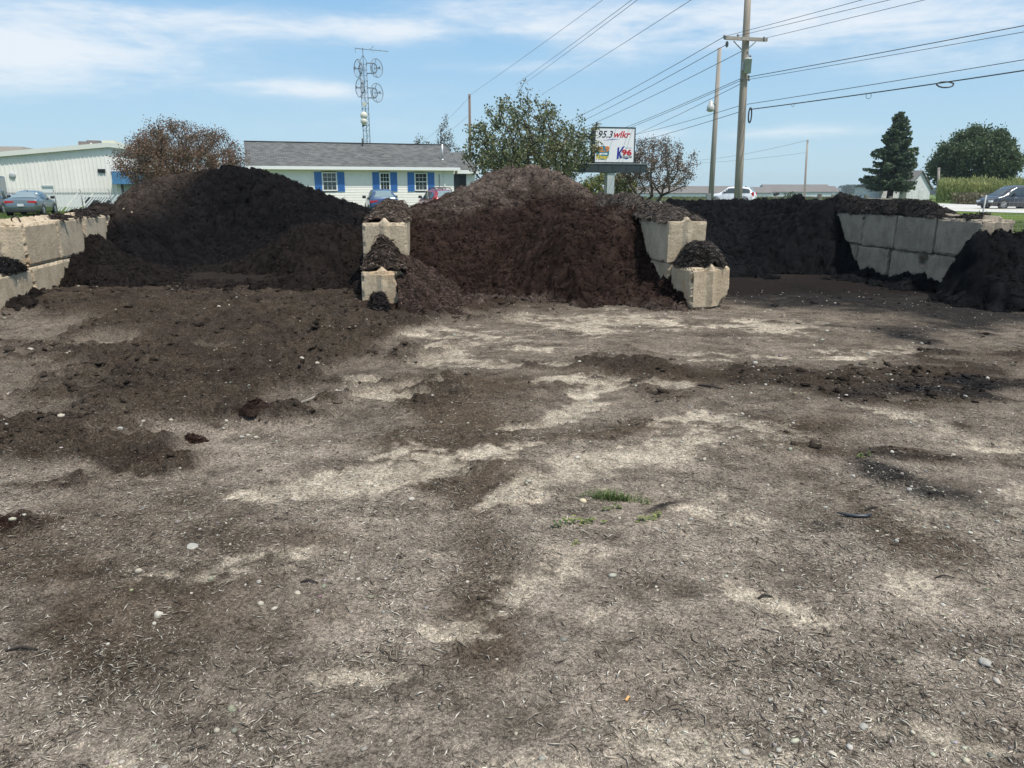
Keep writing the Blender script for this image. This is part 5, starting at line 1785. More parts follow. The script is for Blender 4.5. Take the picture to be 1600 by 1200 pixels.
def build_metal_building():
    O = P(178, 292, 68); O.z = 0
    t = thing('metal_building', 'long white ribbed metal building with low gable roof', 'building', O, ROT)
    ux, uy = math.cos(ROT), math.sin(ROT)

    def sx(px):
        k = KX(px)
        return (k * O.y - O.x) / (ux - k * uy)

    def zz(px, py):
        return P(px, py, O.y + sx(px) * uy).z
    zap = zz(178, 226); sl = (zap - zz(2, 241)) / (0 - sx(2))
    xl, xr = -22.0, 8.2
    dp = 26.0
    pale = mat('white_metal_wall', (.83, .79, .73), .45, var=.07, scale=1.0, stretch=(1, 1, .25))
    ztop = lambda x: zap - abs(x) * sl
    m = MB()
    x = xl
    prof = [(0, 0), (.10, 0), (.13, -.045), (.19, -.045), (.22, 0), (.32, 0)]
    px_, py_ = xl, 0
    pts = []
    while x < xr - .01:
        for (dx, dy) in prof[:-1]:
            if x + dx <= xr: pts.append((x + dx, dy))
        x += .32
    pts.append((xr, 0))
    dj = (sx(62.5), sx(80.5), zz(71, 291))
    for (a, b) in zip(pts[:-1], pts[1:]):
        mid = (a[0] + b[0]) / 2
        z0 = dj[2] if dj[0] < mid < dj[1] else 0.0
        m.quad((a[0], a[1], z0), (b[0], b[1], z0), (b[0], b[1], ztop(b[0])), (a[0], a[1], ztop(a[0])))
    for xx in (xl, xr):
        m.quad((xx, 0, 0), (xx, dp, 0), (xx, dp, ztop(xx)), (xx, 0, ztop(xx)))
    m.build('wall', pale, t)
    m = MB(); m.boxr(dj[0] + .01, dj[1] - .01, .05, .09, 0, dj[2] - .02)
    m.build('door', mat('white_door', (.78, .78, .76), .4), t)
    m = MB(); m.boxr(dj[0], dj[1], -.06, .09, dj[2], dj[2] + .08); m.build('door_header', mat('grey_trim', (.45, .46, .46), .4), t)
    rm = mat('metal_roof', (.62, .62, .57), .45, var=.1, scale=2)
    for (a, b) in ((xl - .3, 0), (0, xr + .3)):
        m = MB(); m.prism([(a, ztop(a) + .02), (b, ztop(b) + .02), (b, ztop(b) + .12), (a, ztop(a) + .12)], -.25, dp)
        m.build('roof', rm, t)
    m = MB()
    for (a, b) in ((xl - .3, 0), (0, xr + .3)):
        m.prism([(a, ztop(a) - .22), (b, ztop(b) - .22), (b, ztop(b) + .16), (a, ztop(a) + .16)], -.32, -.26)
    m.build('rake_trim', mat('cream_trim', (.66, .66, .60), .45), t)
    m = MB(); m.boxr(-.5, .5, .3, dp, zap + .12, zap + .36); m.build('ridge_vent', mat('cream_vent', (.62, .60, .46), .6), t)
    # roof unit, set back
    m = MB(); bx = sx(134) ; zb = ztop(bx)
    m.boxr(bx - .75, bx + .3, 3.0, 4.4, zb + .1, zb + .62); m.boxr(bx - .1, bx + .95, 3.1, 4.2, zb + .1, zb + .72)
    ru = m.build('roof_unit', mat('brown_unit', (.20, .17, .155), .6, var=.2), t)
    m = MB(); m.boxr(bx - .8, bx - .752, 3.1, 4.3, zb + .12, zb + .6); m.boxr(bx + .2, bx + .34, 2.95, 2.99, zb + .25, zb + .5); m.build('unit_panel', pale, ru)
    # awning box over the entrance
    a0, a1 = sx(178), sx(178) + 8.0
    zt, zb_ = zz(200, 268), zz(200, 288)
    m = MB(); m.boxr(a0, a1, -1.3, -.05, zb_, zt); m.build('awning', mat('blue_awning', (.07, .20, .37), .5, var=.15, scale=2), t, bevel=.02)
    m = MB(); m.boxr(sx(187), sx(191), -.09, -.05, 0, zb_); m.build('side_door', mat('dark_door', (.03, .035, .04), .4), t)
    m = MB(); m.boxr(sx(193), sx(228), -.10, -.05, 0, zb_ - .02); m.build('entrance_panel', mat('entrance_grey', (.42, .43, .42), .5), t)
    # vent, round fan
    xv = sx(160); zv = zz(160, 267)
    m = MB(); m.boxr(xv - .30, xv + .30, -.12, -.05, zv - .16, zv + .16)
    for i in range(4): m.box((xv, -.13, zv - .11 + i * .075), (.52, .03, .015))
    m.build('wall_vent', mat('dark_vent', (.035, .04, .042), .6), t)
    xv = sx(20); zv = zz(20, 274)
    m = MB(); m.lathe((xv, -.05, zv), (0, -1, 0), [(.24, 0), (.26, .04), (.20, .09), (.05, .10)], 18); m.build('round_fan', mat('fan_grey', (.42, .43, .43), .5), t, True)
    # low hipped part at the far left
    m = MB(); m.boxr(xl + 2, sx(12), 6, 20, ztop(-14), ztop(-14) + 1.5); m.build('rear_roof', mat('brown_roof', (.33, .29, .25), .7), t)


build_metal_building()


def build_far_buildings():
    # long farm sheds across the fields
    def shed(name, label, px0, px1, Y, yw, yr, yb, rot, depth=14.0, roofc=(.165, .148, .138)):
        O = P(px0, yb - 2, Y)
        ux, uy = math.cos(rot), math.sin(rot)
        k = KX(px1, 295)
        L = (k * O.y - O.x) / (ux - k * uy)
        t = thing(name, label, 'farm shed', O, rot, 'long farm sheds across the fields')
        hw = P(px0, yw, Y).z - O.z; hr = P(px0, yr, Y + depth / 2).z - O.z
        w = MB(); w.boxr(0, L, 0, depth, 0, hw); w.prism([(0, hw), (depth, hw), (depth / 2, hr - .1)], 0.0, L, 'x')
        w.build('wall', mat('far_white_wall', (.66, .67, .68), .7), t)
        for (a, b) in ((-.5, depth / 2), (depth + .5, depth / 2)):
            m = MB(); za = hw - .5 * (hr - hw) / (depth / 2) + .1
            m.quad((-.4, a, za), (L + .4, a, za), (L + .4, b, hr + .1), (-.4, b, hr + .1))
            m.quad((-.4, a, za - .2), (L + .4, a, za - .2), (L + .4, b, hr - .1), (-.4, b, hr - .1))
            m.build('roof', mat('far_roof', roofc, .85, var=.12, scale=.3), t)
        return t
    shed('farm_shed', 'long white farm shed with grey brown roof behind the small crab apple', 940, 1163, 400, 301.5, 291, 312, 0.0, 18)
    shed('farm_shed', 'low link shed between the two longer farm sheds', 1166, 1205, 404, 301, 292.5, 312, 0.0, 14)
    shed('farm_shed', 'long white farm shed with grey brown roof beside the lone far pole', 1198, 1302, 408, 299.5, 288.5, 312, 0.0, 18)
    shed('farm_shed', 'short lower end shed at the right end of the farm sheds', 1303, 1312, 412, 299.5, 291, 312, 0.0, 14)
    # small white barn under the spruce
    O = P(1418, 292, 100); O.z = 0
    rot = .42
    t = thing('barn', 'small weathered white barn half hidden by the spruce', 'barn', O, rot)
    wm = mat('weathered_white', (.68, .69, .68), .8, var=.30, scale=1.6, bump=.2, bscale=12, stretch=(1, 1, 6))
    L, Dp, ez, rz = 4.4, 6.0, 1.65, 3.75   # gable faces -y, ridge runs along y

    def gy(x): return rz - abs(x - L / 2) / (L / 2) * (rz - ez)
    m = MB()
    m.quad((0, 0, 0), (L, 0, 0), (L, 0, ez), (L / 2, 0, rz), (0, 0, ez)); m.quad((0, 0, 0), (0, Dp, 0), (0, Dp, ez), (0, 0, ez)); m.quad((L, 0, 0), (L, Dp, 0), (L, Dp, ez), (L, 0, ez)); m.quad((0, Dp, 0), (L, Dp, 0), (L, Dp, ez), (L / 2, Dp, rz), (0, Dp, ez))
    m.build('wall', wm, t)
    for s in (-1, 1):
        x0 = L / 2 + s * (L / 2 + .25); z0 = ez - .25 * (rz - ez) / (L / 2)
        m = MB(); m.quad((x0, -.25, z0 + .03), (L / 2, -.25, rz + .05), (L / 2, Dp + .2, rz + .05), (x0, Dp + .2, z0 + .03)); m.quad((x0, -.25, z0 - .07), (L / 2, -.25, rz - .05), (L / 2, Dp + .2, rz - .05), (x0, Dp + .2, z0 - .07)); m.quad((x0, -.25, z0 - .07), (L / 2, -.25, rz - .05), (L / 2, -.25, rz + .05), (x0, -.25, z0 + .03))
        m.build('roof', mat('barn_roof', (.17, .165, .155), .85, var=.2), t)
    m = MB(); m.boxr(2.3, 3.1, -.03, -.004, .05, 1.25); m.build('door', mat('barn_door', (.60, .61, .60), .8, var=.2, scale=5), t)
    m = MB(); m.boxr(-4.0, -.01, .8, 4.8, 0, 1.7); m.build('lean_to', wm, t)
    m = MB(); m.prism([(.55, 1.70), (5.0, 1.70), (2.8, 2.25)], -4.2, -.012, 'x'); m.build('lean_to_roof', mat('barn_roof', (.17, .165, .155), .85, var=.2), t)
    m = MB(); m.boxr(-2.6, -2.0, .765, .798, .7, 1.35); m.build('window', GLASS, t)


build_far_buildings()


# ================================================================== fences
def build_fences():
    # chain link fence with diagonal white slats, left
    O = P(-40, 292, 52.5); O.z = 0
    rot = .12
    t = thing('chain_link_fence', 'chain link fence woven with diagonal white slats before the metal building', 'fence', O, rot)
    ux, uy = math.cos(rot), math.sin(rot)

    def sx(px):
        k = KX(px)
        return (k * O.y - O.x) / (ux - k * uy)
    H = 1.30; L = 16.0
    pm = mat('galvanised_post', (.24, .25, .25), .5, .6)
    m = MB()
    for px in (3, 37, 81, 123, 168, 212, 258, 300):
        x = sx(px)
        if x > L: continue
        p = MB(); p.tube([(x, 0, 0), (x, 0, H + .03)], .035, 7); p.tube([(x, 0, H + .03), (x - .10, -.06, H + .26)], .02, 5); p.build('post', pm, t, True)
    m.tube([(0, 0, H), (L, 0, H)], .022, 6); m.build('top_rail', pm, t, True)
    m = MB()
    for k in range(3): m.tube([(0, -.02 - .02 * k, H + .10 + .08 * k), (L, -.02 - .02 * k, H + .10 + .08 * k)], .006, 3)
    m.build('barbed_wire', pm, t)
    sl = MB(); x = -1.4
    rr = random.Random(3)
    gap0, gap1 = sx(132), sx(166)
    w = .135
    while x < L:
        x0, x1 = x, x + 1.18
        zt0, zt1 = .03, H - .03
        seg = [(0, 1)]
        f_lo = 0.0
        if gap0 < x0 + .5 < gap1 - .3 and rr.random() < .85:
            seg = [(.62, 1)] if rr.random() < .5 else [(0, .12), (.62, 1)]
            w_ = w
        for (a, b) in seg:
            xa, xb = x0 + (x1 - x0) * a, x0 + (x1 - x0) * b
            za, zb = zt0 + (zt1 - zt0) * a, zt0 + (zt1 - zt0) * b
            if xa < 0 or xb > L: continue
            sl.quad((xa, .025, za), (xa + w, .025, za), (xb + w, .025, zb), (xb, .025, zb))
            sl.quad((xa, .030, za), (xb, .030, zb), (xb + w, .030, zb), (xa + w, .030, za))
        x += .185 if rr.random() < .93 else .30
    sl.build('slats', mat('white_slat', (.72, .73, .72), .5, var=.1), t)
    # dark opening (a louvred unit) behind the missing slats
    p = P(150, 320, 56)
    o = thing('dumpster', 'dark container seen through the missing fence slats', 'container', (p.x, p.y, 0), rot)
    m = MB(); m.boxr(-.75, .75, 0, .9, .12, .92); m.build('body', mat('dark_steel', (.03, .033, .036), .6), o, bevel=.03)
    m = MB(); m.boxr(-.78, .78, -.04, .94, .925, .97); m.build('lid', mat('dark_lid', (.04, .042, .045), .5), o, bevel=.02)
    for x in (-.6, .6):
        m = MB(); m.lathe((x, .1, .06), (1, 0, 0), [(.06, -.03), (.06, .03)], 12); m.build('caster', mat('black_rubber', (.022, .027, .033), .4), o)

    # light woven wire fence, right
    A = P(1535, 330, 27); A.z = 0
    t = thing('wire_fence', 'light woven wire fence with thin posts at the road edge', 'fence', A, -.03)
    m = MB()
    Hf = 1.32
    for i in range(5):
        x = i * 3.2
        p = MB(); p.tube([(x, 0, 0), (x + (.05 if i == 0 else 0), 0, 1.42)], .024, 6); p.build('post', mat('pale_post', (.42, .42, .40), .6, .3), t, True)
    w = MB()
    for k in range(9): w.tube([(0, 0, .12 + k * .15), (12.8, 0, .12 + k * .15)], .0022, 3, cap=False)
    for k in range(86): w.tube([(k * .15, 0, .12), (k * .15, 0, Hf)], .0020, 3, cap=False)
    w.build('wire_mesh', mat('zinc_wire', (.45, .46, .46), .45, .6), t)
    # wooden post and rail fence beyond the right bay
    wood = mat('grey_fence_wood', (.23, .205, .17), .9, var=.35, scale=6, bump=.4, bscale=30, stretch=(1, 1, .2))
    t = None
    specs = [((1249, 302, 62), (1281, 303, 55)), ((1301, 304, 82), (1312, 306, 82)), ((1354, 305, 58), (1392, 307, 58))]
    labs = ['two post wooden rail fence right of the tall poles', 'short dark wooden rail left of the far woods', 'weathered wooden rail fence below the spruce']
    for (a, b), lab in zip(specs, labs):
        pa, pb = P(*a), P(*b)
        t = thing('rail_fence', lab, 'fence', (pa.x, pa.y, 0), 0, 'wooden rail fences by the road')
        d = Vector((pb.x - pa.x, pb.y - pa.y, 0))
        for (q, z) in ((Vector((0, 0, 0)), pa.z), (d, pb.z)):
            m = MB(); m.box((q.x, q.y, z / 2), (.24, .24, z)); m.build('post', wood, t, bevel=.015)
        for zr in (.78, .42):
            m = MB(); m.tube([Vector((0, -.13, pa.z * zr)), d + Vector((0, -.13, pb.z * zr))], .055, 5); m.build('rail', wood, t)
    # thin leaning stakes and a marker post
    for (px, yt, Y, lean, lab) in ((1209, 303, 60, .12, 'leaning pale stake with dark top beside the rail fence'), (1174, 304, 60, 0, 'thin stake right of the tall utility pole'), (1216, 302, 70, -.05, 'thin weed like stake beside the leaning stake'), (1231, 303, 72, .03, 'slim stake left of the wooden rail fence')):
        q = P(px, yt, Y)
        m = MB(); m.tube([(0, 0, 0), (lean, 0, q.z - .1)], .05 if 'leaning' in lab else .022, 6)
        o = m.build('stake', mat('pale_stake', (.34, .32, .28), .85, var=.2), None)
        o.location = (q.x, q.y, 0)
        tag(o, lab, 'stake')
        if 'leaning' in lab:
            m = MB(); m.boxr(lean - .14, lean + .14, -.07, .07, q.z - .14, q.z + .06); m.build('cap', mat('dark_cap', (.03, .032, .035), .7), o, bevel=.02)


build_fences()


# ================================================================== road and grass
def build_road():
    m = MB()
    near = [(130, 38), (60, 40), (38, 43), (27, 63), (14, 77), (-70, 92)]
    far = [(130, 66), (75, 69), (48, 71), (40, 92), (20, 104), (-70, 124)]
    z = .03
    for (a, b, c, d) in zip(near[:-1], near[1:], far[1:], far[:-1]):
        m.quad((*a, z), (*b, z), (*c, z), (*d, z))
    o = m.build('road', mat('pale_concrete_road', (.50, .49, .46), .9, var=.14, scale=.25, bump=.2, bscale=20))
    o['kind'] = 'structure'
    l = MB()
    for (f, wd) in ((.30, .12), (.66, .12), (.33, .1)):
        pts = [Vector((n[0] + (q[0] - n[0]) * f, n[1] + (q[1] - n[1]) * f, z + .004)) for n, q in zip(near, far)]
        for a, b in zip(pts[:-1], pts[1:]):
            d = (b - a).normalized(); s = Vector((-d.y, d.x, 0)) * wd
            l.quad(a - s, b - s, b + s, a + s)
    o = l.build('road_markings', mat('road_paint', (.62, .52, .20), .8, var=.2, scale=2))
    o['kind'] = 'structure'


build_road()


def build_grass():
    r = np.random.default_rng(91)
    Vs, Fs, Cs = [], [], []
    off = 0

    def blades(n, xr, yr, hr, cols, wd=.006):
        nonlocal off
        X = r.uniform(*xr, n); Y = r.uniform(*yr, n)
        hh = r.uniform(*hr, n); a = r.uniform(0, 6.28, n); ln = hh * r.uniform(.1, .7, n); b = r.uniform(0, 6.28, n)
        dx, dy = np.cos(a) * wd * hh / .1, np.sin(a) * wd * hh / .1
        z = np.zeros(n)
        v = np.stack([np.stack([X - dx, Y - dy, z], 1), np.stack([X + dx, Y + dy, z], 1), np.stack([X + np.cos(b) * ln, Y + np.sin(b) * ln, hh], 1)], 1).reshape(-1, 3)
        f = (np.arange(n) * 3)[:, None] + np.array([[0, 1, 2]])
        t = (vn2(X * .8, Y * .8, 7) + .5)[:, None]
        c = np.array(cols[0]) * (1 - t) + np.array(cols[1]) * t
        c = c * r.uniform(.7, 1.3, (n, 1))
        Vs.append(v); Fs.append(f + off); Cs.append(np.repeat(c, 3, 0)); off += len(v)
    blades(30000, (12.5, 28), (15, 38), (.05, .14), ((.10, .15, .045), (.17, .18, .075)), .010)
    blades(20000, (-40, -20), (36, 53), (.06, .18), ((.10, .16, .045), (.15, .18, .06)), .014)
    blades(14000, (16, 50), (92, 118), (.1, .4), ((.10, .13, .05), (.16, .17, .08)), .03)
    o = mesh_np('grass', np.concatenate(Vs), np.concatenate(Fs), mat_vcol('blade', rough=.6), cols=np.concatenate(Cs))
    tag(o, 'mown green grass on the verges', None, None, 'stuff')
    # corn patch
    n = 15000
    pts = []
    X0, X1 = P(1467, 292, 84).x, P(1640, 292, 76).x
    pxs = r.uniform(1464, 1645, n); Y = 78 + (1645 - pxs) / 180 * 7 + r.uniform(0, 9, n)
    X = np.array([KX(q, 300) for q in pxs]) * Y
    top = 2.05 + .5 * vn2(X * .6, Y * .6, 3) + (Y - 80) * .04
    top = top * r.uniform(.72, 1.15, n)
    Z = top * r.random(n) ** .5
    f = (Z / top)[:, None]
    tone = vn3(X * .5, Y * .5, Z * .5, 9)[:, None] + .5
    tone = np.clip(tone * .6 + .5 * f ** 3, 0, 1)
    cols = np.array([.13, .20, .06]) * (1 - tone) + np.array([.36, .35, .13]) * tone
    cols = cols * r.uniform(.7, 1.3, (n, 1))
    d = r.normal(0, .35, (n, 3)); d[:, 2] = 1; d /= np.linalg.norm(d, axis=1, keepdims=True)
    s = np.cross(d, r.normal(0, 1, (n, 3))); s /= np.linalg.norm(s, axis=1, keepdims=True)
    ll = r.uniform(.25, .6, (n, 1)); ww = ll * .13
    cc = np.stack([X, Y, Z], 1)
    v = np.stack([cc - d * ll * .6, cc + s * ww, cc + d * ll * .5 + s * ll * .2, cc - s * ww], 1).reshape(-1, 3)
    q = (np.arange(n) * 4)[:, None] + np.array([[0, 1, 2, 3]]); c = np.repeat(cols, 4, 0)
    # narrow the leaves
    o = mesh_np('corn_patch', v, q, LEAF, cols=c)
    tag(o, 'band of tall yellow green corn below the round maple', None, None, 'stuff')
    # rough brush under the corn and weeds by the wooden fence
    n = 2600
    X = r.uniform(P(1505, 292, 76).x, P(1600, 292, 74).x, n); Y = r.uniform(74, 78, n); Z = r.random(n) ** 1.5 * 1.1
    v, q, c = leaf_quads(np.stack([X, Y, Z], 1), r.uniform(.12, .3, n), np.array([.16, .14, .08]) * r.uniform(.6, 1.3, (n, 1)), r, -.5, 0)
    o = mesh_np('roadside_brush', v, q, LEAF, cols=c)
    tag(o, 'dry brush along the foot of the corn', None, None, 'stuff')
    n = 900
    X = P(1237, 292, 66).x + r.normal(0, .55, n); Y = 66 + r.normal(0, .5, n); Z = r.random(n) * 1.3 * np.exp(-((X - P(1237, 292, 66).x) / .8) ** 2)
    v, q, c = leaf_quads(np.stack([X, Y, Z], 1), r.uniform(.07, .16, n), np.array([.10, .12, .07]) * r.uniform(.6, 1.3, (n, 1)), r, -.5, 0)
    o = mesh_np('roadside_weeds', v, q, LEAF, cols=c)
    tag(o, 'clump of tall weeds left of the wooden rail fence', 'weeds')


build_grass()


# ================================================================== poles, wires, tower
POLE_WOOD = mat('pole_wood', (.40, .335, .275), .9, var=.35, scale=5, bump=.4, bscale=40, stretch=(3, 3, .12))
POLE_GREY = mat('pole_wood_grey', (.37, .33, .29), .9, var=.3, scale=5, bump=.4, bscale=40, stretch=(3, 3, .12))
STEEL = mat('galvanised_steel', (.42, .44, .45), .5, .4, var=.15)
CABLE = mat('black_cable', (.05, .053, .058), .6)
PORC = mat('insulator_glaze', (.20, .20, .20), .3)


def build_poles():
    # main utility pole
    Y = 31.0
    b = P(1152, 330, Y); top = P(1172.5, -85, Y)
    t = thing('utility_pole', 'tall wooden utility pole with a crossarm leaving the top of the picture', 'utility pole', (b.x, b.y, 0))
    dv = (top - b) / (top.z - b.z)
    ax = lambda z: Vector((dv.x * (z - b.z) , dv.y * (z - b.z), z))
    m = MB(); m.tube([ax(-.3), ax(3), ax(7), ax(top.z)], [.165, .155, .135, .11], 14); m.build('shaft', POLE_WOOD, t, True)
    org = Vector((b.x, b.y, 0))
    lp = lambda px, py, dY=0.0: P(px, py, Y + dY) - org
    a, c = lp(1131.5, 60.5, -.55), lp(1196, 63.5, .35)
    a.y -= .16; c.y -= .16
    d = (c - a).normalized()
    m = MB(); M = Matrix.Translation((a + c) / 2) @ d.to_track_quat('X', 'Z').to_matrix().to_4x4()
    m.box((0, 0, 0), ((c - a).length, .10, .12), M=M); m.build('crossarm', POLE_GREY, t)
    for (p, q) in (((1146, 64), (1160, 79)), ((1181, 65), (1170, 75))):
        m = MB(); m.tube([lp(*p, -.22), lp(*q, -.18)], .022, 5); m.build('brace', STEEL, t)
    for (px, py) in ((1132, 57), (1153, 56), (1194, 60)):
        m = MB(); p = lp(px, py, -.3); m.lathe(p - Vector((0, 0, .1)), (0, 0, 1), [(.02, 0), (.05, .05), (.03, .08), (.055, .12), (.02, .17)], 10); m.build('insulator', PORC, t, True)
    p = lp(1136, 67, -.5); m = MB(); m.lathe(p, (0, 0, 1), [(.02, -.16), (.06, -.10), (.06, .0), (.03, .06)], 10); m.build('hanging_insulator', PORC, t, True)
    p = lp(1168.5, 103, -.28); m = MB(); m.lathe(p, (0, 0, 1), [(.10, -.27), (.135, -.26), (.135, .22), (.15, .225), (.15, .25), (.09, .29)], 16)
    tr = m.build('transformer', mat('transformer_grey', (.52, .54, .54), .45, var=.1), t, True)
    m = MB(); m.lathe(p + Vector((.05, -.05, .28)), (0, 0, 1), [(.03, 0), (.045, .05), (.025, .12)], 8); m.build('bushing', PORC, tr, True)
    m = MB(); m.box(p + Vector((-.14, .08, 0)), (.10, .10, .30)); m.build('bracket', STEEL, tr)
    for (px, py) in ((1158, 124), (1170, 120), (1170, 124)):
        q = lp(px, py, -.18); m = MB(); m.lathe(q, (0, 0, 1), [(.03, -.06), (.055, 0), (.03, .06)], 8); m.build('spool_insulator', PORC, t, True)
    # light pole
    Y2 = 38.0
    b = P(1109.5, 330, Y2); top = P(1124.5, 75, Y2)
    t = thing('light_pole', 'plain wooden pole with a yard light, left of the tall utility pole', 'light pole', (b.x, b.y, 0))
    dv2 = (top - b) / (top.z - b.z)
    m = MB(); m.tube([Vector((dv2.x * (z - b.z), 0, z)) for z in (-.3, 4, top.z)], [.145, .125, .095], 12); m.build('shaft', POLE_GREY, t, True)
    org2 = Vector((b.x, b.y, 0))
    l2 = lambda px, py, dY=0.0: P(px, py, Y2 + dY) - org2
    m = MB(); m.tube([l2(1118, 163, -.12), l2(1114, 160, -.16), l2(1111, 161, -.18)], .028, 6); arm = m.build('lamp_arm', STEEL, t, True)
    q = l2(1110.5, 166, -.18)
    m = MB(); m.lathe(q, (0, 0, 1), [(.17, -.22), (.19, -.20), (.17, .02), (.12, .06), (.10, .22), (.04, .26)], 14); m.build('lamp_head', mat('lamp_grey', (.48, .48, .46), .4), t, True)
    m = MB(); m.lathe(q, (0, 0, 1), [(.06, -.26), (.15, -.222), (.15, -.20)], 14); m.build('lamp_lens', mat('lamp_lens', (.75, .73, .66), .3), t, True)
    m = MB(); q = l2(1107, 308, -.2); m.box(q, (.22, .16, .34)); m.build('meter_box', mat('meter_grey', (.22, .23, .23), .5), t, bevel=.02)
    # poles farther off
    for (px0, px1, yt, Y3, r, lab) in ((1257, 1262, 218, 85, .13, 'lone leaning far wooden pole before the long farm sheds'), (735.5, 733.5, 147, 82, .17, 'far wooden pole left of the large green crab apple'), (1465.5, 1467, 262, 97, .19, 'short wooden pole between barn and round maple')):
        b = P(px0, 310, Y3); tp = P(px1, yt, Y3)
        o = thing('wooden_pole', lab, 'pole', (b.x, b.y, 0))
        m = MB(); m.tube([(0, 0, -.2), (tp.x - b.x, 0, tp.z)], [r, r * .75], 10); m.build('shaft', POLE_GREY if px0 > 800 else mat('brown_pole', (.17, .12, .095), .9, var=.2), o, True)
        m = MB(); m.tube([(tp.x - b.x, -.2, tp.z - .25), (tp.x - b.x, .2, tp.z - .25)], .04, 6); m.lathe((tp.x - b.x, -.18, tp.z - .22), (0, 0, 1), [(.05, 0), (.07, .06), (.03, .12)], 8); m.build('insulator_pin', PORC, o)


build_poles()


def build_wires():
    def wire(a, b, label, sag=.35, r=.010, g='overhead wires', m_=CABLE, n=14, name='overhead_wire'):
        A, B = P(*a), P(*b)
        if b[0] > 1500 or b[1] < -50:
            B = A + (B - A) * 1.8
            sag = sag * .5
        pts = []
        for i in range(n + 1):
            f = i / n
            p = A.lerp(B, f); p.z -= sag * 4 * f * (1 - f)
            pts.append(p)
        m = MB(); m.tube(pts, r, 5, cap=False)
        o = m.build(name, m_, None, True)
        return tag(o, label, 'wire', g), pts
    far = mat('grey_wire', (.10, .11, .12), .5)
    # from the crossarm to the right, out of the picture
    wire((1132, 57, 30.4), (1560, -62, 19), 'uppermost wire from the left end of the crossarm out at the top right', .1, .0085)
    wire((1153, 56, 30.9), (1600, -55, 19.5), 'wire from the middle of the crossarm out at the top right', .1, .0085)
    wire((1194, 60, 31.3), (1640, -52, 20), 'wire from the right end of the crossarm out at the top right', .1, .0085)
    # from the crossarm to the left, falling behind the green crab apple
    wire((1132, 57, 30.4), (800, 223, 92), 'highest wire falling left from the crossarm towards the green crab apple', .5, .012)
    wire((1136, 69, 30.4), (800, 231, 92), 'second wire falling left from the crossarm towards the green crab apple', .5, .012)
    wire((1163, 78, 31), (800, 238, 92), 'third wire falling left from the crossarm towards the green crab apple', .5, .012)
    wire((1157, 123, 31), (860, 237, 80), 'upper of two close wires running from the pole behind the top of the sign', .3, .012)
    wire((1157, 126, 31), (860, 240, 80), 'lower of two close wires running from the pole behind the top of the sign', .3, .011)
    wire((1157, 131, 31), (970, 219, 62), 'wire falling steeply from the pole to the upper right edge of the sign', .1, .011)
    wire((1160, 164, 31), (960, 217, 62), 'thin lower wire from the pole to the right edge of the sign', .1, .011)
    wire((1158, 174, 31), (960, 229, 62), 'lowest wire from the pole to the right edge of the sign', .1, .012)
    # heavier lines to the right
    wire((1171, 120, 31), (1700, 17, 21), 'thick wire from below the transformer to the right edge', .12, .013)
    wire((1171, 124, 31), (1700, 29, 21.4), 'thin wire just under the thick one below the transformer', .10, .009)
    wire((1167, 163, 31), (1700, 73, 21), 'wire running right from the middle of the pole, above the coiled cable', .12, .011)
    o, pts = wire((1172, 171, 31), (1700, 88, 21), 'sagging lashed black cable with hanging slack coils at the right', .22, .019, g=None, name='lashed_cable', n=40)
    t = o
    # slack coils hung on the cable
    def near(px):
        best = min(pts, key=lambda p: abs(float(proj(p.x, p.y, p.z)[0]) - px))
        return best
    a = near(1490)
    m = MB(); q = []
    for k in range(25):
        an = 2 * math.pi * k / 24
        q.append(a + Vector((.27 * math.cos(an) * (1 if math.sin(an) > 0 else .9), 0.02 * math.sin(an), .085 * math.sin(an) - .07)))
    m.tube(q, .022, 6, cap=False)
    m.build('slack_coil', CABLE, t, True)
    a = near(1171); m = MB(); q = []
    for k in range(25):
        an = 2 * math.pi * k / 24
        q.append(a + Vector((.06 * math.cos(an), -.05, .28 * math.sin(an) - .22)))
    m.tube(q, .028, 6, cap=False); m.build('slack_loop', CABLE, t, True)
    a = near(1361); m = MB(); m.ring(a - Vector((0, 0, .08)), (0, 1, 0), .09, .008, 16, 4); m.build('small_loop', CABLE, t, True)
    a = near(1232); m = MB(); m.ring(a - Vector((0, 0, .05)), (0, 1, 0), .05, .006, 12, 4); m.build('small_loop', CABLE, t, True)
    # other line crossing high from behind the crab apple
    wire((806, 132, 84), (1120, -110, 26), 'left one of two close wires rising steeply over the green crab apple', .4, .013, m_=far)
    wire((809, 138, 84), (1130, -112, 26), 'right one of two close wires rising steeply over the green crab apple', .4, .013, m_=far)
    wire((846, 148, 80), (1260, -128, 24), 'single wire rising from the green crab apple to the top middle right', .4, .013, m_=far)
    wire((735, 148, 82), (1090, -118, 30), 'thin wire rising from the far left pole to the top edge', .4, .011, m_=far)
    wire((733, 152, 82), (640, 236, 150), 'thin wire falling left from the far left pole behind the house', .5, .013, m_=far)
    wire((735, 178, 82), (668, 226, 130), 'short low wire left of the far left pole', .3, .013, m_=far)
    wire((1262, 219, 85), (1060, 252, 140), 'upper thin wire left of the lone far pole', .5, .016, m_=far)
    wire((1262, 238, 85), (1060, 255, 140), 'lower thin wire left of the lone far pole', .3, .014, m_=far)
    wire((746, 252, 95), (905, 233, 60), 'faint wire low behind the green crab apple, upper', .4, .012, m_=far)
    wire((740, 270, 95), (905, 243, 60), 'faint wire low behind the green crab apple, lower', .4, .012, m_=far)


build_wires()


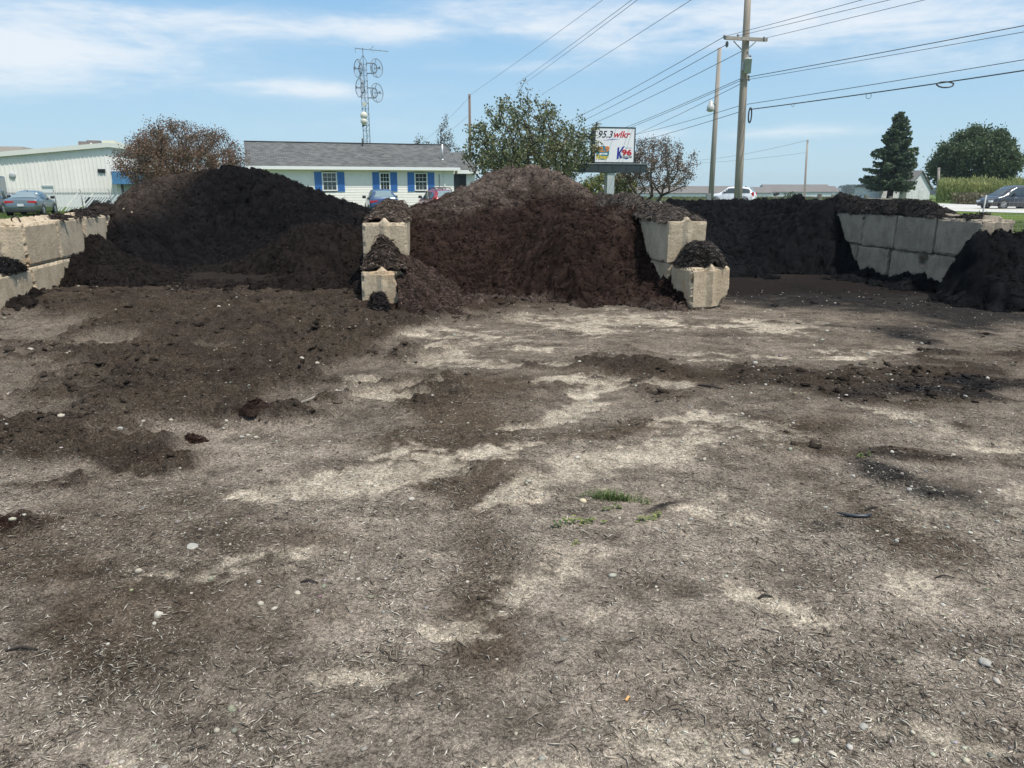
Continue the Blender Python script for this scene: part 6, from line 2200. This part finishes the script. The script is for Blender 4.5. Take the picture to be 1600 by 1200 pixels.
def build_tower():
    Y = 76
    b = P(577, 292, Y); b.z = 0
    t = thing('radio_tower', 'slim lattice radio tower with wire dishes behind the white house', 'radio tower', b)
    zpx = lambda py: P(576, py, Y).z
    xpx = lambda px, py: P(px, py, Y).x - b.x
    H = zpx(96)
    R = .36
    legs = [(R * math.cos(a), R * math.sin(a)) for a in (math.radians(100), math.radians(215), math.radians(335))]
    dm = mat('tower_steel', (.16, .18, .20), .5, .5)
    for (x, y) in legs:
        m = MB(); m.tube([(x, y, 0), (x, y, H)], .034, 6); m.build('leg', dm, t, True)
    m = MB(); z = 0; k = 0
    while z < H - .5:
        for i in range(3):
            a, c = legs[i], legs[(i + 1) % 3]
            if k % 2: a, c = c, a
            m.tube([(a[0], a[1], z), (c[0], c[1], z + .5)], .013, 4, cap=False)
            m.tube([(a[0], a[1], z + .5), (c[0], c[1], z + .5)], .011, 4, cap=False)
        z += .5; k += 1
    m.build('lattice', dm, t)
    # tapering top and mast
    zt = zpx(86)
    m = MB()
    for (x, y) in legs: m.tube([(x, y, H), (.0, 0, zt)], .028, 5)
    m.tube([(0, 0, H - 2), (0, 0, zpx(75))], .03, 6)
    m.build('mast', dm, t)
    # yagi aerial
    z0 = zpx(76.5)
    m = MB(); xa, xb = xpx(555, 76), xpx(607, 80)
    m.tube([(xa, 0, z0 + .06), (xb, 0, z0 - .22)], .028, 6)
    for f in (.0, .07, .14, .22, .30, .45, .6, .75, .9):
        x = xa + (xb - xa) * f; m.tube([(x, -.45, z0 + .06 - .28 * f), (x, .45, z0 + .06 - .28 * f)], .014, 4)
    x = xa + (xb - xa) * .46
    m.tube([(x, 0, z0), (x + .32, 0, z0 + .25)], .022, 5); m.tube([(x, 0, z0), (x + .32, 0, z0 - .32)], .022, 5); m.tube([(xa, 0, z0 + .05), (xa, 0, z0 - .35)], .014, 4)
    m.build('yagi_aerial', dm, t)
    # grid dishes
    for (px, py, rx, ry, side) in ((563.5, 107.5, 7.8, 12.2, -1), (585.5, 107, 7, 12.6, 1), (566.5, 137.5, 8.0, 12.8, -1), (586, 145.5, 7, 13, 1)):
        rad = ry / FPX * Y
        yaw = math.acos(min(1, rx / ry)) * (1 if side > 0 else -1)
        c = Vector((xpx(px, py), -.1, zpx(py)))
        ax = Vector((math.sin(yaw), -math.cos(yaw), 0))
        u = Vector((math.cos(yaw), math.sin(yaw), 0)); w = Vector((0, 0, 1))
        m = MB()
        depth = .32 * rad
        P2 = lambda a, q: c + u * (q * rad * math.cos(a)) + w * (q * rad * math.sin(a)) + ax * (depth * q * q)
        m.tube([P2(2 * math.pi * k / 28, 1.0) for k in range(29)], .035, 5, cap=False)
        for k in range(-8, 9):
            h = k / 9.0; lim = math.sqrt(1 - h * h)
            pts = []
            for i in range(7):
                xx = -lim + 2 * lim * i / 6
                q2 = h * h + xx * xx
                pts.append(c + u * (xx * rad) + w * (h * rad) + ax * (depth * q2))
            m.tube(pts, .006, 3, cap=False)
        for a in (0, math.pi / 2):
            m.tube([P2(a, 1), P2(a, .5), P2(a, 0), P2(a + math.pi, .5), P2(a + math.pi, 1)], .022, 4, cap=False)
        d = m.build('grid_dish', mat('dish_grid', (.24, .26, .28), .5, .3), t)
        m = MB(); cc = c - ax * .04
        m.tube([cc + u * (.42 * rad * math.cos(q)) + w * (.50 * rad * math.sin(q)) + ax * .02 for q in [2 * math.pi * k / 20 for k in range(21)]], .045, 5, cap=False)
        m.build('backing_ring', dm, d)
        m = MB(); m.tube([c, c + ax * (rad * .75)], .03, 5); m.box(c + ax * (rad * .75), (.14, .14, .2)); m.build('feed_horn', dm, d)
        m = MB(); m.tube([c + w * .45 - ax * .05, c + w * .45 - ax * .15, Vector((legs[1 if side < 0 else 2][0], legs[1][1], c.z + .45))], .05, 5); m.tube([c - w * .45 - ax * .05, Vector((legs[1 if side < 0 else 2][0], legs[1][1], c.z - .45))], .05, 5); m.build('dish_mount', dm, d)
    drum = mat('radome_cream', (.66, .63, .54), .5)
    for (px, py, rp) in ((569.5, 181, 5.4), (569.5, 190.5, 4.8)):
        rad = rp / FPX * Y; c = Vector((xpx(px, py), -.45, zpx(py)))
        m = MB(); m.lathe(c, (-.25, -1, .05 if rp > 5 else -.25), [(rad * .9, -.20), (rad, -.16), (rad, 0), (rad * .85, .09), (rad * .5, .16), (.01, .19)], 20); m.build('drum_dish', drum, t, True)
    m = MB(); c = Vector((xpx(571, 163.5), -.4, zpx(163.5))); M = Matrix.Translation(c) @ Matrix.Rotation(math.radians(45), 4, 'Y'); m.box((0, 0, 0), (.30, .10, .30), M=M); m.build('panel_antenna', mat('panel_cream', (.66, .63, .50), .5), t)
    m = MB(); c = Vector((xpx(568, 197), -.3, zpx(197))); m.box(c, (.12, .3, .2)); m.tube([c, c + Vector((.6, .2, .1))], .04, 5); m.build('clamp_arm', dm, t)


build_tower()


# ================================================================== sign
def text_mesh(name, body, x0, x1, z0, z1, y, m, parent, shear=0.0, bold=0.0, ext=.006):
    cu = bpy.data.curves.new('tmp_text', 'FONT')
    cu.body = body; cu.shear = shear; cu.offset = bold; cu.extrude = .002; cu.resolution_u = 4
    o = bpy.data.objects.new('tmp_text', cu); COL.objects.link(o)
    dg = bpy.context.evaluated_depsgraph_get()
    me = bpy.data.meshes.new_from_object(o.evaluated_get(dg))
    bpy.data.objects.remove(o); bpy.data.curves.remove(cu)
    V = np.array([v.co[:] for v in me.vertices])
    lo, hi = V.min(0), V.max(0)
    for v in me.vertices:
        f = (v.co.x - lo[0]) / (hi[0] - lo[0]); g = (v.co.y - lo[1]) / (hi[1] - lo[1]); d = (v.co.z - lo[2]) / max(1e-6, hi[2] - lo[2])
        v.co = (x0 + (x1 - x0) * f, y - d * ext, z0 + (z1 - z0) * g)
    me.materials.clear()
    me.name = name
    return link_mesh(name, me, m, parent)


def build_sign():
    O = P(956, 292, 40); O.z = 0
    rot = .22
    t = thing('billboard_sign', 'white roadside sign with station logos on a grey post', 'sign', O, rot)
    ux, uy = math.cos(rot), math.sin(rot)

    def sx(px, yl=0.0):
        k = KX(px, 232)
        ox, oy = O.x - uy * yl, O.y + ux * yl
        return (k * oy - ox) / (ux - k * uy)

    def zz(px, py, yl=0.0):
        return P(px, py, O.y + sx(px, yl) * uy + ux * yl).z
    dk = mat('sign_dark_metal', (.032, .045, .052), .5, var=.15, scale=3)
    x0, x1, z0, z1 = sx(928.5), sx(992), zz(960, 255), zz(960, 198.5)
    m = MB(); m.boxr(x0, x1, 0.012, .62, z0, z1); m.build('cabinet', dk, t, bevel=.01)
    m = MB(); f = .055
    m.boxr(x0, x0 + f, -.02, .012, z0, z1); m.boxr(x1 - f, x1, -.02, .012, z0, z1); m.boxr(x0 + f, x1 - f, -.02, .012, z0, z0 + f); m.boxr(x0 + f, x1 - f, -.02, .012, z1 - f, z1); m.build('frame', dk, t)
    m = MB(); m.boxr(x0 + f, x1 - f, -.006, .01, z0 + f, z1 - f); face = m.build('sign_face', mat('sign_white', (.80, .79, .82), .45), t)
    y = -.0075
    navy = mat('print_navy', (.025, .03, .06), .5); red = mat('print_red', (.52, .025, .04), .5); blue = mat('print_blue', (.02, .035, .30), .5); teal = mat('print_teal', (.06, .22, .30), .5)
    orange = mat('print_orange', (.75, .22, .025), .5); yellow = mat('print_yellow', (.75, .55, .05), .5); grey = mat('print_grey', (.10, .12, .14), .5); lav = mat('print_lavender', (.22, .20, .45), .5); white = mat('print_white', (.80, .80, .80), .5)
    T = lambda body, a, b, c, d, mm, **k: text_mesh('lettering', body, sx(a), sx(b), zz(960, d), zz(960, c), y - k.pop('dy', 0), mm, face, **k)
    T('95.3', 934.5, 957, 204.5, 215.5, navy, shear=.30, bold=.012)
    T('wlkr', 958.5, 984.5, 204.5, 215, red, shear=.28, bold=.022)
    m = MB()
    pts = [(943, 219.6), (950, 218.0), (958, 217.0), (968, 217.4), (958, 218.4), (950, 219.2)]
    m.f.append(tuple(range(len(pts)))); m.v = [(sx(a), y - .002, zz(960, b)) for a, b in pts]; m.c = [(1, 1, 1)] * len(pts); m.build('swoosh', lav, face)
    # round logo
    cx, cz, rr = sx(942), zz(960, 239), (sx(952) - sx(932)) / 2
    m = MB(); m.lathe((cx, y + .002, cz), (0, -1, 0), [(rr, 0), (rr, .004)], 32); m.build('logo_disc', teal, face)
    T('92', 931.5, 942.5, 229.5, 238, orange, bold=.035, dy=.005)
    T('.9', 943, 952, 228.5, 237.5, orange, bold=.03, dy=.005)
    m = MB(); m.boxr(sx(936.5), sx(949), y - .008, y - .002, zz(960, 241.9), zz(960, 239.3)); m.build('banner', white, face)
    T('the', 940, 945.5, 239.7, 241.5, teal, dy=.0085, ext=.002)
    T('River', 931.5, 951.5, 241.8, 249, yellow, shear=.2, bold=.03, dy=.006)
    # K96 logo
    m = MB()
    for poly in ([(963.8, 249), (964.8, 230.5), (967.6, 229.5), (967.2, 248)], [(966.2, 239.5), (972.5, 229), (976.2, 228.3), (969, 239.4)], [(966.5, 238.8), (968.6, 237.2), (972.0, 247.2), (969.0, 247.8)]):
        n = len(m.v); m.v += [(sx(a), y - .003, zz(960, b)) for a, b in poly]; m.c += [(1, 1, 1)] * 4; m.f.append(tuple(range(n, n + 4)))
    m.build('letter_k', blue, face)
    T('96', 971.8, 987.2, 233.2, 242.8, red, bold=.045, dy=.004)
    m = MB(); m.boxr(sx(970.6), sx(987.4), y - .004, y, zz(960, 246.6), zz(960, 243.4)); m.build('strip', grey, face)
    m = MB()
    for k in range(6): m.boxr(sx(972.4 + k * 2.3), sx(973.8 + k * 2.3), y - .007, y - .0045, zz(960, 245.7), zz(960, 244.2))
    m.build('strip_marks', white, face)
    m = MB(); pts = [(974.5, 246.9), (983.5, 246.9), (979, 248.8)]; m.v = [(sx(a), y - .004, zz(960, b)) for a, b in pts]; m.c = [(1, 1, 1)] * 3; m.f = [(0, 1, 2)]; m.build('chevron', blue, face)
    m = MB(); m.boxr(sx(976.5), sx(987), y - .004, y, zz(960, 231.3), zz(960, 230.3)); m.build('thin_line', mat('print_pale', (.42, .45, .50), .5), face)
    # neck and lower bar
    m = MB(); m.boxr(sx(950), sx(961), .1, .5, zz(960, 257), z0 + .02); m.build('neck', mat('black_neck', (.02, .021, .022), .5), t)
    bx0, bx1, bz0, bz1 = sx(903.5), sx(1012), zz(960, 269.5), zz(960, 256.5)
    m = MB(); m.boxr(bx0, bx1, .0, .60, bz0, bz1); m.build('lower_cabinet', dk, t, bevel=.01)
    m = MB(); m.boxr(bx0 - .02, bx1 + .02, -.03, .63, bz1 + .004, bz1 + .035); m.build('top_flashing', STEEL, t)
    for x in np.linspace(bx0 + .35, bx1 - .35, 5):
        m = MB(); m.boxr(x - .01, x + .01, -.012, -.001, bz0 + .03, bz1 - .03); m.build('seam', mat('black_neck', (.02, .021, .022), .5), t)
    m = MB(); m.boxr(sx(951), sx(962.5), .06, .52, -.2, bz0 - .003); m.build('post', mat('sign_post_grey', (.46, .49, .50), .5, var=.08), t, bevel=.01)


build_sign()


# ================================================================== cars
def car_paint(name, col, metal=.3):
    m = mat('paint_' + name, col, .28, metal, spec=.6)
    b = m.node_tree.nodes['Principled BSDF']
    b.inputs['Coat Weight'].default_value = .6; b.inputs['Coat Roughness'].default_value = .06
    return m


CGLASS = mat('car_glass', (.035, .05, .055), .04, spec=.9)
RGLASS = mat('car_rear_glass', (.16, .22, .24), .06, spec=.9)
TYRE = mat('tyre', (.02, .02, .021), .85)
RIM = mat('rim', (.42, .43, .44), .3, .8)
RED_L = mat('tail_lamp', (.42, .012, .02), .2)
HEAD_L = mat('head_lamp', (.65, .67, .68), .15)
DARKTRIM = mat('dark_trim', (.022, .023, .025), .6)
CHROME = mat('chrome', (.62, .63, .64), .2, .9)


def car(name, label, cat, pos, heading, paint, prof, W, rear_glass, wind, side_glass, wheels_y, wr_=.33, lamps='wide', rails=False, plate=True, group=None, spoiler=False):
    """prof rows: y, z_low, z_belt, z_roof, half width, roof half width. y forward."""
    t = thing(name, label, cat, pos, -heading, group)
    pr = np.array(prof, float)
    fine = np.linspace(pr[0, 0], pr[-1, 0], 46)
    fine = np.unique(np.concatenate([fine, pr[:, 0]]))
    st = np.stack([fine] + [np.interp(fine, pr[:, 0], pr[:, k]) for k in range(1, 6)], 1)
    for k in (2, 3, 4, 5):
        s = st[:, k].copy()
        s[1:-1] = .25 * st[:-2, k] + .5 * st[1:-1, k] + .25 * st[2:, k]
        st[1:-1, k] = s[1:-1]

    def section(row):
        y, zl, zb, zr, w, rw = row
        gh = max(zr - zb, 0)
        k = min(1, gh / .3)
        rw_ = rw * k + (w - .10) * (1 - k)
        h = [(0, zl), (w - .12, zl), (w - .02, zl + .10), (w, zl + .55 * (zb - zl)), (w - .015, zl + .82 * (zb - zl)), (w - .05, zb), (rw_ + .02 * k, zb + .86 * gh), (rw_ - .10, zb + gh + .012 * (1 - k)), (rw_ * .5, zb + gh + .03), (0, zb + gh + .038)]
        return h
    secs = [section(r) for r in st]
    n = len(secs[0])
    V, F = [], []
    for s, r in zip(secs, st):
        full = [(-a, b) for a, b in s[::-1]] + s[1:-1]
        for a, b in full: V.append((a, r[0], b))
    m_ = 2 * n - 2
    for i in range(len(st) - 1):
        for k in range(m_):
            a = i * m_ + k; b = i * m_ + (k + 1) % m_
            F.append((a, b, b + m_, a + m_))
    F.append(tuple(range(m_))); F.append(tuple((len(st) - 1) * m_ + k for k in reversed(range(m_))))
    me = bpy.data.meshes.new('body'); me.from_pydata(V, [], F)
    bm = bmesh.new(); bm.from_mesh(me); bmesh.ops.recalc_face_normals(bm, faces=bm.faces); bm.to_mesh(me); bm.free()
    me.polygons.foreach_set('use_smooth', np.ones(len(me.polygons), dtype=bool)); me.update()
    link_mesh('body', me, paint, t)

    def at(y, fld): return float(np.interp(y, st[:, 0], st[:, fld]))
    # side glass
    for sd in (-1, 1):
        for (ya, yb) in side_glass:
            m = MB(); N = 8
            for i in range(N):
                q = []
                for yy in (ya + (yb - ya) * i / N, ya + (yb - ya) * (i + 1) / N):
                    zb, zr, w, rw = at(yy, 2), at(yy, 3), at(yy, 4), at(yy, 5)
                    gh = max(zr - zb, 0); k = min(1, gh / .3); rw_ = rw * k + (w - .1) * (1 - k) + .02 * k
                    lo = Vector((sd * (w - .05 + .012), yy, zb + .035)); hi = Vector((sd * (rw_ + .014), yy, zb + .84 * gh - .02))
                    if hi.z < lo.z: hi = lo.copy()
                    q.append((lo, hi))
                m.quad(q[0][0], q[1][0], q[1][1], q[0][1])
            m.build('side_window', CGLASS, t, True)
    # rear and front glass
    for (ya, yb, nm, gm) in ((rear_glass[0], rear_glass[1], 'rear_window', RGLASS), (wind[0], wind[1], 'windscreen', CGLASS)):
        m = MB(); N = 8
        sgn = -1 if nm == 'rear_window' else 1
        for i in range(N):
            rows = []
            for yy in (ya + (yb - ya) * i / N, ya + (yb - ya) * (i + 1) / N):
                zb, zr, w, rw = at(yy, 2), at(yy, 3), at(yy, 4), at(yy, 5)
                gh = max(zr - zb, 0); k = min(1, gh / .3); rw_ = rw * k + (w - .1) * (1 - k)
                x = max(.1, rw_ - .12 + .02 * (1 - (yy - ya) / (yb - ya + 1e-9)))
                rows.append([Vector((-x, yy + sgn * .014, zb + gh + .024)), Vector((-x * .5, yy + sgn * .014, zb + gh + .042)), Vector((0, yy + sgn * .014, zb + gh + .05)), Vector((x * .5, yy + sgn * .014, zb + gh + .042)), Vector((x, yy + sgn * .014, zb + gh + .024))])
            for k in range(4): m.quad(rows[0][k], rows[0][k + 1], rows[1][k + 1], rows[1][k])
        m.build(nm, gm, t, True)
    # wheels
    for wy in wheels_y:
        for sd in (-1, 1):
            w = at(wy, 4)
            c = (sd * (w - .10), wy, wr_)
            m = MB(); m.lathe(c, (sd, 0, 0), [(wr_ * .62, -.10), (wr_ - .03, -.10), (wr_, -.07), (wr_, .08), (wr_ - .03, .112), (wr_ * .66, .115)], 26)
            wh = m.build('wheel', TYRE, t, True)
            m = MB()
            m.ring((c[0] + sd * .112, c[1], c[2]), (1, 0, 0), wr_ * .64, .018, 22, 5)
            for k in range(10):
                a = 2 * math.pi * k / 10
                m.tube([(c[0] + sd * .119, c[1], c[2]), (c[0] + sd * .117, c[1] + wr_ * .63 * math.cos(a), c[2] + wr_ * .63 * math.sin(a))], .016, 4)
            m.lathe((c[0] + sd * .105, c[1], c[2]), (sd, 0, 0), [(.07, 0), (.07, .02), (.03, .028)], 12)
            m.build('rim', RIM, wh)
            m = MB(); m.ring((sd * (w - .012), wy, wr_ + .01), (1, 0, 0), wr_ + .055, .035, 26, 6); m.lathe((sd * (w - .16), wy, wr_ + .01), (sd, 0, 0), [(wr_ + .05, 0), (wr_ + .05, .155)], 26); m.build('wheel_arch', DARKTRIM, t, True)
    yr, yf = pr[0, 0], pr[-1, 0]
    zb = at(yr + .12, 2); w = at(yr + .15, 4)
    for sd in (-1, 1):
        m = MB()
        if lamps == 'wide':
            m.boxr(sd * (w * .42), sd * (w - .03), yr - .035 + .06, yr + .20, zb - .20, zb - .06)
        else:
            m.boxr(sd * (w - .22), sd * (w - .01), yr - .03 + .04, yr + .25, zb - .25, zb + .14)
        m.build('tail_light', RED_L, t, bevel=.02)
        m = MB(); wf = at(yf - .2, 4); zf = at(yf - .15, 2)
        m.boxr(sd * (wf - .36), sd * (wf - .01), yf - .30, yf - .03, zf - .17, zf - .02); m.build('headlight', HEAD_L, t, bevel=.03)
        m = MB(); ym = wind[0] + .15 if wind[0] < wind[1] else wind[0]
        ym = side_glass[-1][1] - .28
        wm_ = at(ym, 4); zm_ = at(ym, 2)
        m.boxr(sd * (wm_ - .02), sd * (wm_ + .20), ym - .05, ym + .08, zm_ + .05, zm_ + .22); m.build('mirror', DARKTRIM, t, bevel=.03)
        m = MB(); 
        for yy in ([.5 * (side_glass[0][0] + side_glass[0][1])] + ([.5 * (side_glass[-1][0] + side_glass[-1][1])] if len(side_glass) > 1 else [])):
            m.boxr(sd * (at(yy, 4) + .002), sd * (at(yy, 4) + .025), yy - .1, yy + .1, at(yy, 2) - .14, at(yy, 2) - .11)
        m.build('door_handle', CHROME, t)
    m = MB(); wl = at(yr + .1, 4); m.boxr(-wl + .1, wl - .1, yr - .03, yr + .12, .27, .43); m.build('rear_bumper', DARKTRIM, t, bevel=.03)
    m = MB(); wl = at(yf - .1, 4); m.boxr(-wl + .14, wl - .14, yf - .1, yf + .03, .24, .42); m.build('front_bumper', DARKTRIM, t, bevel=.03)
    if plate:
        m = MB(); m.boxr(-.16, .16, yr - .045, yr - .01, zb - .36 if lamps == 'wide' else zb - .30, zb - .22 if lamps == 'wide' else zb - .15); m.build('number_plate', mat('plate_white', (.62, .63, .64), .5), t)
    if rails:
        for sd in (-1, 1):
            m = MB(); ys_ = (side_glass[0][0] + .2, side_glass[-1][1] - .75)
            q = []
            for i in range(9):
                yy = ys_[0] + (ys_[1] - ys_[0]) * i / 8
                q.append((sd * (at(yy, 5) - .10), yy, at(yy, 3) + (.10 if 0 < i < 8 else .02)))
            m.tube(q, .024, 6); m.build('roof_rail', DARKTRIM, t, True)
        m = MB()
        for f in (.25, .8):
            yy = ys_[0] + (ys_[1] - ys_[0]) * f; x = at(yy, 5) - .1; m.tube([(-x, yy, at(yy, 3) + .12), (x, yy, at(yy, 3) + .12)], .02, 5)
        m.build('roof_bar', DARKTRIM, t)
    if spoiler:
        m = MB(); m.boxr(-.6, .6, rear_glass[1] - .12, rear_glass[1] + .12, at(rear_glass[1], 3) + .03, at(rear_glass[1], 3) + .06); m.build('spoiler', paint, t, bevel=.01)
    # shark fin aerial
    m = MB(); yy = .5 * (rear_glass[1] + side_glass[0][1]); m.prism([(-.015, at(yy, 3) + .02), (.015, at(yy, 3) + .02), (.004, at(yy, 3) + .11)], yy - .1, yy + .04); m.build('aerial', DARKTRIM, t)
    return t


SEDAN = [(-2.40, .34, .74, .74, .74, .6), (-2.30, .30, .96, .96, .83, .6), (-1.95, .24, 1.02, 1.02, .90, .60), (-1.62, .22, 1.01, 1.03, .92, .58), (-.90, .20, .98, 1.36, .925, .60), (-.30, .20, .96, 1.45, .925, .62), (.35, .20, .95, 1.45, .925, .62), (.75, .20, .94, 1.38, .92, .62), (1.50, .22, .92, .94, .92, .60), (2.05, .24, .82, .82, .88, .6), (2.32, .28, .70, .70, .78, .6), (2.42, .34, .56, .56, .66, .5)]
HATCH = [(-2.10, .36, .72, .72, .74, .55), (-2.04, .30, .95, .98, .84, .56), (-1.95, .26, .98, 1.10, .88, .56), (-1.55, .22, .98, 1.42, .90, .58), (-1.0, .20, .97, 1.52, .90, .60), (0, .20, .96, 1.55, .90, .62), (.45, .20, .95, 1.50, .90, .62), (1.25, .22, .95, .98, .89, .60), (1.75, .24, .86, .86, .86, .6), (2.02, .28, .72, .72, .76, .6), (2.10, .34, .58, .58, .66, .5)]
SUVP = [(-2.30, .42, .80, .82, .80, .6), (-2.24, .36, 1.02, 1.06, .88, .62), (-2.12, .32, 1.06, 1.22, .91, .64), (-1.80, .28, 1.06, 1.58, .92, .66), (-1.2, .26, 1.05, 1.68, .92, .68), (0, .26, 1.04, 1.70, .92, .68), (.40, .26, 1.03, 1.64, .92, .68), (1.15, .28, 1.03, 1.06, .92, .66), (1.85, .30, .98, .98, .90, .6), (2.20, .34, .84, .84, .80, .6), (2.32, .42, .66, .66, .70, .5)]
VAN = [(-2.58, .34, .78, .80, .84, .66), (-2.52, .28, 1.02, 1.10, .93, .68), (-2.40, .25, 1.06, 1.34, .97, .70), (-2.15, .22, 1.07, 1.66, .985, .72), (-1.5, .20, 1.06, 1.75, .99, .74), (0, .20, 1.03, 1.77, .99, .75), (.45, .20, 1.01, 1.73, .99, .75), (1.0, .20, .99, 1.44, .985, .74), (1.62, .22, .97, 1.02, .97, .70), (2.10, .25, .86, .86, .92, .6), (2.42, .30, .68, .68, .80, .6), (2.56, .38, .52, .52, .64, .5)]


def build_cars():
    def place(px, Y): return (float(P(px, 292, Y).x), Y, 0.0)
    hd = lambda deg: math.radians(deg)
    car('sedan', 'grey green sedan parked nose away behind the left concrete wall', 'car', place(45, 46.5), hd(-19), car_paint('grey_green', (.15, .19, .20), .5), SEDAN, 1.84, (-1.58, -.86), (.80, 1.46), [(-1.05, -.1), (-.03, 1.05)], (-1.42, 1.42), .33, 'wide', group='cars parked by the buildings')
    car('hatchback', 'dark blue car cut by the left edge of the picture', 'car', place(-16, 50.5), hd(-19), car_paint('night_blue', (.035, .055, .10), .3), HATCH, 1.80, (-1.95, -1.5), (.5, 1.2), [(-1.6, -.55), (-.48, .3)], (-1.3, 1.32), .31, 'tall', group='cars parked by the buildings')
    car('hatchback', 'dark blue car parked before the house, seen between the two large piles', 'car', place(594.5, 47.5), hd(-15), car_paint('blue', (.035, .075, .17), .3), HATCH, 1.80, (-1.98, -1.5), (.5, 1.2), [(-1.6, -.55), (-.48, .9)], (-1.3, 1.32), .31, 'wide', group='cars parked by the buildings')
    car('estate_car', 'red car with roof rails parked before the house, beside the middle pile', 'car', place(684, 47.8), hd(-21), car_paint('red', (.30, .015, .03), .2), HATCH, 1.80, (-1.98, -1.5), (.5, 1.2), [(-1.6, -.55), (-.48, .9)], (-1.3, 1.32), .31, 'tall', rails=True, group='cars parked by the buildings')
    car('suv', 'white utility car driving away on the road behind the tall poles', 'car', place(1145, 78), hd(-62), car_paint('white', (.72, .73, .74), .0), SUVP, 1.86, (-2.16, -1.78), (.45, 1.12), [(-1.9, -.75), (-.65, .85)], (-1.4, 1.42), .35, 'tall')
    car('minivan', 'dark grey minivan driving along the road at the right edge', 'minivan', place(1586, 61), hd(-97), car_paint('slate', (.045, .050, .062), .5), VAN, 2.0, (-2.46, -2.1), (1.05, 1.60), [(-2.15, -1.15), (-1.05, .05), (.15, 1.1)], (-1.55, 1.55), .35, 'tall')


build_cars()
# grey green truck mirror / hood at the far left edge of the photograph
def build_edge_bits():
    p = P(-15, 284, 53)
    t = thing('delivery_van', 'grey blue van body cut by the left edge behind the cars', 'van', (p.x, p.y, 0), .33)
    m = MB(); m.boxr(-1.9, .42, 0, 2.0, .45, 2.45); m.build('body', car_paint('grey_blue', (.14, .19, .23), .2), t, bevel=.15)
    for x in (-1.4, -.1):
        m = MB(); m.lathe((x, .02, .36), (0, -1, 0), [(.22, -.1), (.36, -.08), (.36, .08), (.22, .1)], 20); m.build('wheel', TYRE, t, True)
    m = MB(); m.boxr(-.25, .30, -.02, -.004, 1.5, 2.15); m.build('side_window', CGLASS, t)


build_edge_bits()


# ================================================================== summer haze
def build_haze():
    m = bpy.data.materials.new('haze_air')
    m.use_nodes = True
    nt = m.node_tree
    nt.nodes.clear()
    out = nt.nodes.new('ShaderNodeOutputMaterial')
    v = nt.nodes.new('ShaderNodeVolumePrincipled')
    v.inputs['Color'].default_value = (.86, .93, 1.0, 1)
    v.inputs['Density'].default_value = .00022
    v.inputs['Anisotropy'].default_value = .3
    nt.links.new(v.outputs[0], out.inputs['Volume'])
    b = MB()
    b.boxr(-1500, 1500, -460, 1500, -9.5, 18)
    o = b.build('haze', m)
    o['kind'] = 'stuff'


build_haze()
